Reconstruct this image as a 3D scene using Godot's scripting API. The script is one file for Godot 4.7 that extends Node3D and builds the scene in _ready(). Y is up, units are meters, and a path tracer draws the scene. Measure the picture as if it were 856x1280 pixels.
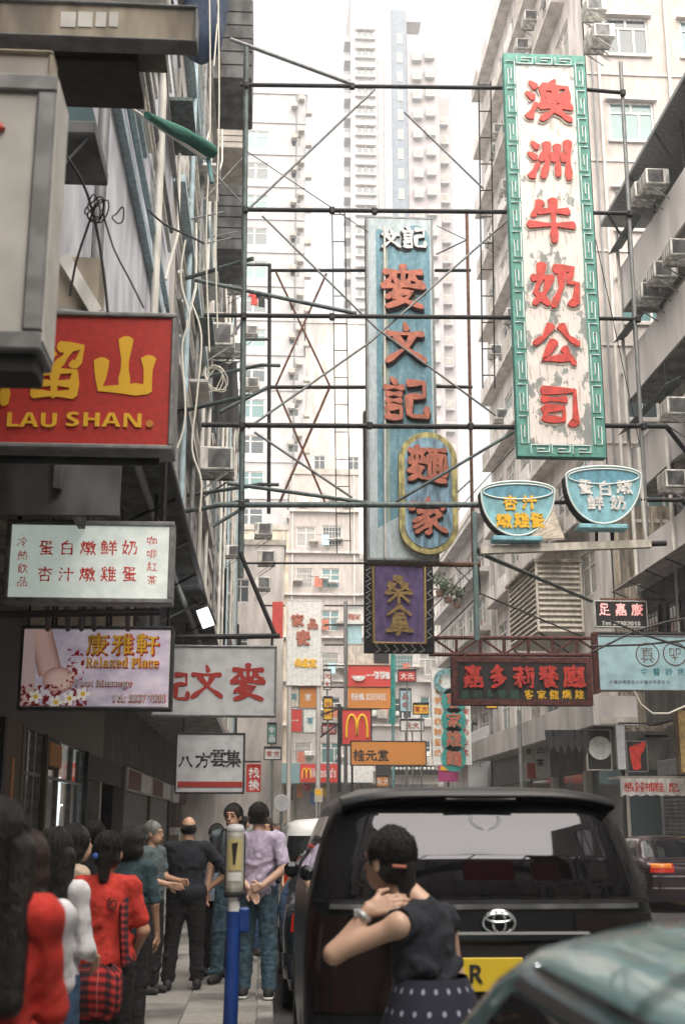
extends Node3D
# An old shopping street: projecting signs on both sides, sign trusses over the carriageway, a queue on the pavement, a black people carrier at the kerb.
# Metres, y up. The camera stands at the kerb; the street runs along -z. Left pavement x < 0.1, carriageway 0.1 .. 9.2, right building line x = 11.

const FOCAL := 1540.0
const EYE := Vector3(0, 1.65, 0)
var cam_basis: Basis
var used := {}
var M := {}
var mesh_cache := {}
var rng := RandomNumberGenerator.new()

class MB:
	var v := PackedVector3Array()
	var n := PackedVector3Array()
	var ix := PackedInt32Array()
	var uv := PackedVector2Array()
	func tri(a: Vector3, b: Vector3, c: Vector3, na: Vector3, nb: Vector3, nc: Vector3) -> void:
		var k := v.size()
		v.append(a); v.append(b); v.append(c)
		n.append(na); n.append(nb); n.append(nc)
		if (b - a).cross(c - a).dot(na + nb + nc) > 0.0:
			ix.append(k); ix.append(k + 2); ix.append(k + 1)
		else:
			ix.append(k); ix.append(k + 1); ix.append(k + 2)
	func quad(a: Vector3, b: Vector3, c: Vector3, d: Vector3, out: Vector3) -> void:
		var nn := (b - a).cross(c - a)
		if nn.length_squared() < 1e-14: nn = (c - a).cross(d - a)
		nn = nn.normalized()
		if nn.dot(out) < 0.0: nn = -nn
		tri(a, b, c, nn, nn, nn); tri(a, c, d, nn, nn, nn)
	func quad_uv(a: Vector3, b: Vector3, c: Vector3, d: Vector3, out: Vector3) -> void:
		while uv.size() < v.size(): uv.append(Vector2.ZERO)
		var k := v.size()
		quad(a, b, c, d, out)
		for q in [Vector2(0, 1), Vector2(1, 1), Vector2(1, 0), Vector2(0, 1), Vector2(1, 0), Vector2(0, 0)]: uv.append(q)
	# chamfered box
	func box(c: Vector3, s: Vector3, b := 0.0, r := Basis.IDENTITY) -> void:
		var h := s * 0.5
		b = minf(b, minf(h.x, minf(h.y, h.z)) * 0.9)
		if b <= 0.0:
			for ax in 3:
				var e1 := (ax + 1) % 3
				var e2 := (ax + 2) % 3
				for sg in [-1.0, 1.0]:
					var q := []
					for k in [[-1, -1], [1, -1], [1, 1], [-1, 1]]:
						var p := Vector3()
						p[ax] = sg * h[ax]; p[e1] = k[0] * h[e1]; p[e2] = k[1] * h[e2]
						q.append(c + r * p)
					var o := Vector3(); o[ax] = sg
					quad(q[0], q[1], q[2], q[3], r * o)
			return
		for ax in 3:
			var e1 := (ax + 1) % 3
			var e2 := (ax + 2) % 3
			for sg in [-1.0, 1.0]:
				var q := []
				for k in [[-1, -1], [1, -1], [1, 1], [-1, 1]]:
					var p := Vector3()
					p[ax] = sg * h[ax]; p[e1] = k[0] * (h[e1] - b); p[e2] = k[1] * (h[e2] - b)
					q.append(c + r * p)
				var o := Vector3(); o[ax] = sg
				quad(q[0], q[1], q[2], q[3], r * o)
			for s1 in [-1.0, 1.0]:
				for s2 in [-1.0, 1.0]:
					var pts := []
					for k in [[-1, 0], [1, 0], [1, 1], [-1, 1]]:
						var p := Vector3()
						p[ax] = k[0] * (h[ax] - b)
						p[e1] = s1 * (h[e1] if k[1] == 0 else h[e1] - b)
						p[e2] = s2 * (h[e2] - b if k[1] == 0 else h[e2])
						pts.append(c + r * p)
					var o := Vector3(); o[e1] = s1; o[e2] = s2
					quad(pts[0], pts[1], pts[2], pts[3], r * o)
		for sx in [-1.0, 1.0]:
			for sy in [-1.0, 1.0]:
				for sz in [-1.0, 1.0]:
					var o: Vector3 = r * Vector3(sx, sy, sz).normalized()
					tri(c + r * Vector3(sx * h.x, sy * (h.y - b), sz * (h.z - b)), c + r * Vector3(sx * (h.x - b), sy * h.y, sz * (h.z - b)), c + r * Vector3(sx * (h.x - b), sy * (h.y - b), sz * h.z), o, o, o)
	func bb(lo: Vector3, hi: Vector3, b := 0.0) -> void:
		box((lo + hi) * 0.5, (hi - lo).abs(), b)
	# round tube along points, radius r0 to r1
	func tube(p: Array, r0: float, seg := 6, r1 := -1.0, caps := true) -> void:
		if r1 < 0.0: r1 = r0
		var m := p.size()
		var up := Vector3.UP
		var rings := []
		var side := Vector3.ZERO
		for i in m:
			var t: Vector3 = (p[mini(i + 1, m - 1)] - p[maxi(i - 1, 0)]).normalized()
			if side == Vector3.ZERO:
				side = t.cross(Vector3.UP if absf(t.y) < 0.9 else Vector3.RIGHT).normalized()
			else:
				side = (side - t * side.dot(t)).normalized()
			var bi := t.cross(side)
			var rad := lerpf(r0, r1, float(i) / maxf(1.0, m - 1))
			var ring := []
			for k in seg:
				var a := TAU * k / seg
				ring.append([p[i] + (side * cos(a) + bi * sin(a)) * rad, side * cos(a) + bi * sin(a)])
			rings.append(ring)
		for i in m - 1:
			for k in seg:
				var a = rings[i][k]; var b = rings[i][(k + 1) % seg]
				var c = rings[i + 1][(k + 1) % seg]; var d = rings[i + 1][k]
				tri(a[0], b[0], c[0], a[1], b[1], c[1]); tri(a[0], c[0], d[0], a[1], c[1], d[1])
		if caps:
			for e in [0, m - 1]:
				var o: Vector3 = (p[0] - p[1]).normalized() if e == 0 else (p[m - 1] - p[m - 2]).normalized()
				for k in seg: tri(p[e], rings[e][k][0], rings[e][(k + 1) % seg][0], o, o, o)
	# bar of rectangular section between two points
	func bar(a: Vector3, b: Vector3, w: float, h: float) -> void:
		var t := (b - a).normalized()
		var s := t.cross(Vector3.UP if absf(t.y) < 0.95 else Vector3.RIGHT).normalized()
		var u := s.cross(t).normalized()
		box((a + b) * 0.5, Vector3(w, h, a.distance_to(b)), 0.0, Basis(s, u, -t))
	# extruded outline (x,y) from z0 to z1
	func prism(poly: PackedVector2Array, z0: float, z1: float, tr := Transform3D.IDENTITY) -> void:
		var t := Geometry2D.triangulate_polygon(poly)
		var fz := tr.basis * Vector3(0, 0, 1)
		for k in range(0, t.size(), 3):
			for zz in [z0, z1]:
				var o: Vector3 = fz if zz == z1 else -fz
				tri(tr * Vector3(poly[t[k]].x, poly[t[k]].y, zz), tr * Vector3(poly[t[k + 1]].x, poly[t[k + 1]].y, zz), tr * Vector3(poly[t[k + 2]].x, poly[t[k + 2]].y, zz), o, o, o)
		var area := 0.0
		for k in poly.size():
			var a := poly[k]; var b := poly[(k + 1) % poly.size()]
			area += a.x * b.y - b.x * a.y
		for k in poly.size():
			var a := poly[k]; var b := poly[(k + 1) % poly.size()]
			var o2 := Vector3(b.y - a.y, a.x - b.x, 0) * signf(area)
			quad(tr * Vector3(a.x, a.y, z0), tr * Vector3(b.x, b.y, z0), tr * Vector3(b.x, b.y, z1), tr * Vector3(a.x, a.y, z1), tr.basis * o2)
	# skin over rings of equal length; smooth normals, winding outward from the rings' centres
	func loft(rings: Array, closed := true, cap0 := false, cap1 := false) -> void:
		var m: int = rings.size()
		var k: int = rings[0].size()
		var nr := []
		for i in m:
			var row := []
			var cen := Vector3.ZERO
			for p in rings[i]: cen += p
			cen /= k
			for j in k:
				var du: Vector3 = rings[mini(i + 1, m - 1)][j] - rings[maxi(i - 1, 0)][j]
				var jn := (j + 1) % k if closed else mini(j + 1, k - 1)
				var jp := (j - 1 + k) % k if closed else maxi(j - 1, 0)
				var dv: Vector3 = rings[i][jn] - rings[i][jp]
				var q := du.cross(dv).normalized()
				if closed and q.dot(rings[i][j] - cen) < 0.0: q = -q
				row.append(q)
			nr.append(row)
		for i in m - 1:
			for j in (k if closed else k - 1):
				var jn := (j + 1) % k
				tri(rings[i][j], rings[i][jn], rings[i + 1][jn], nr[i][j], nr[i][jn], nr[i + 1][jn])
				tri(rings[i][j], rings[i + 1][jn], rings[i + 1][j], nr[i][j], nr[i + 1][jn], nr[i + 1][j])
		for e in [0, m - 1]:
			if (e == 0 and not cap0) or (e == m - 1 and not cap1): continue
			var cen := Vector3.ZERO
			for p in rings[e]: cen += p
			cen /= k
			var other := Vector3.ZERO
			for p in rings[1 if e == 0 else m - 2]: other += p
			other /= k
			for j in k:
				var o: Vector3 = (rings[e][j] - cen).cross(rings[e][(j + 1) % k] - cen).normalized()
				if o.dot(cen - other) < 0.0: o = -o
				tri(cen, rings[e][j], rings[e][(j + 1) % k], o, o, o)
	# lathe round the y axis: profile of (radius, y)
	func lathe(prof: Array, seg := 16, at := Vector3.ZERO, r := Basis.IDENTITY) -> void:
		for i in prof.size() - 1:
			var a: Vector2 = prof[i]; var b: Vector2 = prof[i + 1]
			var q := Vector2(b.y - a.y, a.x - b.x).normalized()
			for k in seg:
				var t0 := TAU * k / seg; var t1 := TAU * (k + 1) / seg
				var d0 := Vector3(cos(t0), 0, sin(t0)); var d1 := Vector3(cos(t1), 0, sin(t1))
				var n0 := r * (d0 * q.x + Vector3.UP * q.y); var n1 := r * (d1 * q.x + Vector3.UP * q.y)
				tri(at + r * (d0 * a.x + Vector3.UP * a.y), at + r * (d1 * a.x + Vector3.UP * a.y), at + r * (d1 * b.x + Vector3.UP * b.y), n0, n1, n1)
				tri(at + r * (d0 * a.x + Vector3.UP * a.y), at + r * (d1 * b.x + Vector3.UP * b.y), at + r * (d0 * b.x + Vector3.UP * b.y), n0, n1, n0)
	func mesh(off := Vector3.ZERO) -> ArrayMesh:
		var arr := []
		arr.resize(Mesh.ARRAY_MAX)
		if off != Vector3.ZERO:
			for k in v.size(): v[k] -= off
		arr[Mesh.ARRAY_VERTEX] = v
		arr[Mesh.ARRAY_NORMAL] = n
		arr[Mesh.ARRAY_INDEX] = ix
		if uv.size() > 0:
			while uv.size() < v.size(): uv.append(Vector2.ZERO)
			arr[Mesh.ARRAY_TEX_UV] = uv
		var am := ArrayMesh.new()
		am.add_surface_from_arrays(Mesh.PRIMITIVE_TRIANGLES, arr)
		return am

func numbered(called: String) -> String:
	used[called] = used.get(called, -1) + 1
	return called if used[called] == 0 else "%s_%03d" % [called, used[called]]

func thing(called: String, label: String, category: String, at := Vector3.ZERO, group := "", turn := 0.0) -> Node3D:
	var o := Node3D.new()
	o.name = numbered(called)
	add_child(o, true)
	o.position = at
	o.rotation.y = turn
	o.set_meta("label", label)
	o.set_meta("category", category)
	if group != "": o.set_meta("group", group)
	return o

func place(parent: Node3D, called: String, m: Mesh, mt: Material, tr := Transform3D.IDENTITY) -> MeshInstance3D:
	var o := MeshInstance3D.new()
	o.name = called
	o.mesh = m
	o.material_override = mt
	o.transform = tr
	parent.add_child(o, true)
	return o

# a part built in the thing's own coordinates
func part(parent: Node3D, called: String, b: MB, mt: Material) -> MeshInstance3D:
	return place(parent, called, b.mesh(), mt)

# a part built in street coordinates
func wpart(parent: Node3D, called: String, b: MB, mt: Material) -> MeshInstance3D:
	var t: Node3D = parent
	while t.get_parent() != self: t = t.get_parent()
	return place(parent, called, b.mesh(t.position), mt)

func structure(called: String, b: MB, mt: Material) -> MeshInstance3D:
	var o := place(self, numbered(called), b.mesh(), mt)
	o.set_meta("kind", "structure")
	o.set_meta("label", called.replace("_", " ") + " of the old shopping street")
	return o

# where a sight line meets the plane z = -d, x = const or y = const (survey of the place from the photograph's station)
func sight(px: float, py: float) -> Vector3:
	return cam_basis * Vector3((px - 428.0) / FOCAL, (640.0 - py) / FOCAL, -1.0)
func W(px: float, py: float, d: float) -> Vector3:
	var r := sight(px, py)
	return EYE + r * (d / -r.z)
func WX(px: float, py: float, x: float) -> Vector3:
	var r := sight(px, py)
	return EYE + r * (x / r.x)

# ---------------------------------------------------------------- materials
var tex := {}
func noise_tex(key: String, freq: float, lo: float, hi: float, oct := 4, kind := FastNoiseLite.TYPE_SIMPLEX_SMOOTH, size := 512) -> NoiseTexture2D:
	if tex.has(key): return tex[key]
	var f := FastNoiseLite.new()
	f.noise_type = kind
	f.frequency = freq
	f.fractal_octaves = oct
	f.seed = 11 + tex.size()
	var g := Gradient.new()
	g.set_color(0, Color(lo, lo, lo)); g.set_color(1, Color(hi, hi, hi))
	g.set_offset(0, 0.25); g.set_offset(1, 0.72)
	var t := NoiseTexture2D.new()
	t.width = size; t.height = size
	t.seamless = true
	t.noise = f
	t.color_ramp = g
	tex[key] = t
	return t

func srgb(r: float, g: float, b: float) -> Color:
	return Color(r, g, b).linear_to_srgb()

# linear base colour; grain: name of the stain pattern; sc: pattern repeats per metre
func mat(key: String, c: Color, rough := 0.85, grain := "", sc := Vector3.ONE, metal := 0.0, bump := 0.0) -> StandardMaterial3D:
	if M.has(key): return M[key]
	var m := StandardMaterial3D.new()
	m.resource_name = key
	m.albedo_color = c.linear_to_srgb()
	m.roughness = rough
	m.metallic = metal
	if grain != "":
		m.uv1_triplanar = true
		m.uv1_world_triplanar = true
		m.uv1_scale = sc * (0.5 if grain in ["blotch", "grime"] else 1.0)
		match grain:
			"fine": m.albedo_texture = noise_tex("fine", 0.03, 0.92, 1.0, 4)
			"blotch": m.albedo_texture = noise_tex("blotch", 0.012, 0.84, 1.0, 4)
			"grime": m.albedo_texture = noise_tex("grime", 0.012, 0.66, 1.0, 4)
			"soft": m.albedo_texture = noise_tex("soft", 0.008, 0.92, 1.0, 3)
			"cloth": m.albedo_texture = noise_tex("cloth", 0.015, 0.86, 1.0, 3)
			"speck": m.albedo_texture = noise_tex("speck", 0.12, 0.6, 1.0, 3)
		if bump > 0.0:
			m.heightmap_enabled = true
			m.heightmap_texture = noise_tex("relief", 0.035, 0.0, 1.0, 4)
			m.heightmap_scale = bump
	M[key] = m
	return m

func glow(key: String, c: Color, e: float) -> StandardMaterial3D:
	var m := mat(key, Color(0.8, 0.8, 0.8), 0.5)
	m.emission_enabled = true
	m.emission = c
	m.emission_energy_multiplier = e
	return m

func painted(key: String, im: Image, rough := 0.7) -> StandardMaterial3D:
	if M.has(key): return M[key]
	var m := StandardMaterial3D.new()
	m.resource_name = key
	m.roughness = rough
	m.albedo_texture = ImageTexture.create_from_image(im)
	m.texture_repeat = false
	M[key] = m
	return m

func materials() -> void:
	mat("asphalt", Color(0.055, 0.055, 0.058), 0.9, "speck", Vector3(0.6, 0.6, 0.6), 0, 0.5)
	mat("ground", Color(0.12, 0.12, 0.12), 0.95, "fine", Vector3(0.1, 0.1, 0.1))
	mat("slab_a", Color(0.23, 0.225, 0.21), 0.9, "blotch", Vector3(0.5, 0.5, 0.5), 0, 0.3)
	mat("slab_b", Color(0.20, 0.197, 0.186), 0.9, "grime", Vector3(0.4, 0.4, 0.4), 0, 0.3)
	mat("slab_c", Color(0.25, 0.24, 0.222), 0.9, "fine", Vector3(0.7, 0.7, 0.7), 0, 0.3)
	mat("kerbstone", Color(0.3, 0.29, 0.275), 0.9, "grime", Vector3(0.5, 0.5, 0.5), 0, 0.3)
	mat("yellow_line", Color(0.6, 0.42, 0.06), 0.8, "grime", Vector3(1, 1, 1))
	mat("plaster_pale", Color(0.60, 0.565, 0.545), 0.9, "blotch", Vector3(0.35, 0.09, 0.35))
	mat("plaster_pink", Color(0.45, 0.415, 0.395), 0.9, "fine", Vector3(0.2, 0.06, 0.2))
	mat("plaster_grey", Color(0.42, 0.395, 0.36), 0.9, "blotch", Vector3(0.5, 0.22, 0.5))
	mat("plaster_tan", Color(0.40, 0.35, 0.28), 0.9, "grime", Vector3(0.8, 0.2, 0.8))
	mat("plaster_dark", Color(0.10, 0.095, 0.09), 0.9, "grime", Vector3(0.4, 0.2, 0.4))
	mat("white_wall", Color(0.50, 0.48, 0.475), 0.9, "blotch", Vector3(0.2, 0.05, 0.2))
	mat("blue_wall", Color(0.66, 0.68, 0.76), 0.85, "blotch", Vector3(0.4, 0.2, 0.4))
	mat("cream_wall", Color(0.60, 0.525, 0.42), 0.9, "blotch", Vector3(0.4, 0.2, 0.4))
	mat("ochre_wall", Color(0.50, 0.40, 0.22), 0.9, "grime", Vector3(0.5, 0.2, 0.5))
	mat("tower_white", Color(0.40, 0.40, 0.415), 0.8, "fine", Vector3(0.05, 0.05, 0.05))
	mat("tower_blue", Color(0.15, 0.19, 0.235), 0.6, "fine", Vector3(0.05, 0.05, 0.05))
	mat("tower_pink", Color(0.35, 0.325, 0.335), 0.8, "fine", Vector3(0.05, 0.05, 0.05))
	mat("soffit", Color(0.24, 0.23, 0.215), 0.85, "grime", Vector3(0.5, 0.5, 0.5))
	mat("dark_sheet", Color(0.12, 0.122, 0.125), 0.85, "grime", Vector3(0.6, 0.3, 0.6))
	mat("black", Color(0.012, 0.012, 0.013), 0.6)
	mat("near_black", Color(0.02, 0.02, 0.022), 0.75, "fine", Vector3(2, 2, 2))
	mat("steel_dark", Color(0.018, 0.019, 0.022), 0.6, "grime", Vector3(2, 2, 2), 0.3)
	mat("steel_green", Color(0.10, 0.135, 0.135), 0.6, "grime", Vector3(2, 1, 2), 0.2)
	mat("steel_grey", Color(0.22, 0.23, 0.235), 0.55, "blotch", Vector3(2, 1, 2), 0.3)
	mat("steel_rust", Color(0.20, 0.10, 0.065), 0.85, "grime", Vector3(3, 2, 3))
	mat("steel_red", Color(0.13, 0.035, 0.03), 0.75, "grime", Vector3(2, 2, 2))
	mat("alu", Color(0.45, 0.46, 0.47), 0.45, "blotch", Vector3(2, 2, 2), 0.6)
	mat("alu_frame", Color(0.26, 0.265, 0.27), 0.5, "blotch", Vector3(2, 2, 2), 0.4)
	mat("white_paint", Color(0.70, 0.69, 0.67), 0.6, "blotch", Vector3(1.5, 0.7, 1.5))
	mat("cream_paint", Color(0.62, 0.58, 0.50), 0.6, "blotch", Vector3(1.5, 0.6, 1.5))
	mat("ac_white", Color(0.72, 0.71, 0.67), 0.6, "grime", Vector3(1.3, 0.5, 1.3))
	mat("post_teal", Color(0.20, 0.30, 0.30), 0.6, "blotch", Vector3(2, 1, 2))
	mat("pvc", Color(0.66, 0.65, 0.60), 0.55, "blotch", Vector3(2, 0.4, 2))
	mat("cable_white", Color(0.62, 0.60, 0.53), 0.6)
	mat("cable_dark", Color(0.03, 0.03, 0.032), 0.6)
	mat("teal_pipe", Color(0.16, 0.36, 0.38), 0.6, "grime", Vector3(2, 1, 2))
	mat("pale_blue_pipe", Color(0.42, 0.56, 0.62), 0.55, "blotch", Vector3(2, 1, 2))
	mat("green_canvas", Color(0.035, 0.16, 0.125), 0.9, "cloth", Vector3(2, 2, 2), 0, 0.6)
	mat("teal_awning", Color(0.035, 0.085, 0.10), 0.6, "blotch", Vector3(1, 1, 1))
	mat("navy_tarp", Color(0.02, 0.045, 0.10), 0.7, "cloth", Vector3(1.5, 1.5, 1.5), 0, 1.0)
	mat("sign_green", Color(0.105, 0.33, 0.28), 0.6, "blotch", Vector3(2.5, 1.2, 2.5))
	mat("sign_red", Color(0.50, 0.025, 0.018), 0.55, "fine", Vector3(1, 1, 1))
	mat("letter_red", Color(0.60, 0.045, 0.03), 0.55, "blotch", Vector3(1.6, 1.6, 1.6))
	mat("letter_coral", Color(0.47, 0.15, 0.095), 0.7, "blotch", Vector3(1.6, 1.2, 1.6))
	mat("letter_yellow", Color(0.80, 0.46, 0.02), 0.55)
	mat("letter_gold", Color(0.55, 0.38, 0.15), 0.5, "blotch", Vector3(2, 2, 2))
	mat("letter_darkred", Color(0.30, 0.02, 0.015), 0.7)
	mat("letter_white", Color(0.78, 0.77, 0.75), 0.6, "blotch", Vector3(2, 2, 2))
	mat("letter_black", Color(0.02, 0.02, 0.02), 0.7)
	mat("letter_green", Color(0.03, 0.09, 0.06), 0.7)
	mat("neon_tube", Color(0.66, 0.74, 0.72), 0.35)
	mat("neon_red", Color(0.60, 0.03, 0.03), 0.4)
	mat("lightbox", Color(0.74, 0.76, 0.74), 0.5, "soft", Vector3(1, 1, 1))
	mat("lightbox_grey", Color(0.50, 0.515, 0.54), 0.55, "soft", Vector3(0.8, 0.8, 0.8))
	mat("lightbox_old", Color(0.56, 0.55, 0.52), 0.6, "soft", Vector3(0.8, 0.8, 0.8))
	mat("lightbox_blue", Color(0.40, 0.62, 0.68), 0.5, "soft", Vector3(0.6, 0.6, 0.6))
	mat("cup_blue", Color(0.26, 0.55, 0.63), 0.5, "blotch", Vector3(1.5, 1.0, 1.5))
	mat("cup_in", Color(0.13, 0.36, 0.47), 0.5, "blotch", Vector3(2, 1, 2))
	mat("purple", Color(0.22, 0.155, 0.38), 0.6, "blotch", Vector3(1.5, 1, 1.5))
	mat("orange", Color(0.62, 0.24, 0.04), 0.6, "fine", Vector3(1, 1, 1))
	mat("mcd_red", Color(0.55, 0.04, 0.03), 0.5)
	mat("mcd_yellow", Color(0.85, 0.50, 0.02), 0.5)
	mat("teal_fascia", Color(0.20, 0.34, 0.36), 0.6, "fine", Vector3(0.5, 0.5, 0.5))
	mat("teal_banner", Color(0.03, 0.33, 0.30), 0.7, "blotch", Vector3(0.6, 0.6, 0.6))
	mat("shutter", Color(0.16, 0.165, 0.17), 0.5, "grime", Vector3(1, 0.6, 1), 0.4)
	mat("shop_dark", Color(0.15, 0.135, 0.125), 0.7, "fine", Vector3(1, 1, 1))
	mat("wood_brown", Color(0.10, 0.06, 0.032), 0.6, "blotch", Vector3(2, 0.5, 2))
	mat("leaf", Color(0.05, 0.115, 0.03), 0.6, "speck", Vector3(3, 3, 3))
	mat("leaf_light", Color(0.09, 0.15, 0.04), 0.6, "speck", Vector3(3, 3, 3))
	var g := mat("window_glass", Color(0.05, 0.07, 0.08), 0.06)
	g.metallic_specular = 0.6
	var g2 := mat("window_teal", Color(0.10, 0.19, 0.20), 0.12)
	g2.metallic_specular = 0.6
	mat("curtain", Color(0.36, 0.36, 0.34), 0.9, "cloth", Vector3(3, 0.3, 3))
	var sg := mat("shop_glass", Color(0.6, 0.65, 0.65), 0.03)
	sg.transparency = BaseMaterial3D.TRANSPARENCY_ALPHA
	sg.albedo_color.a = 0.12

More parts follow.
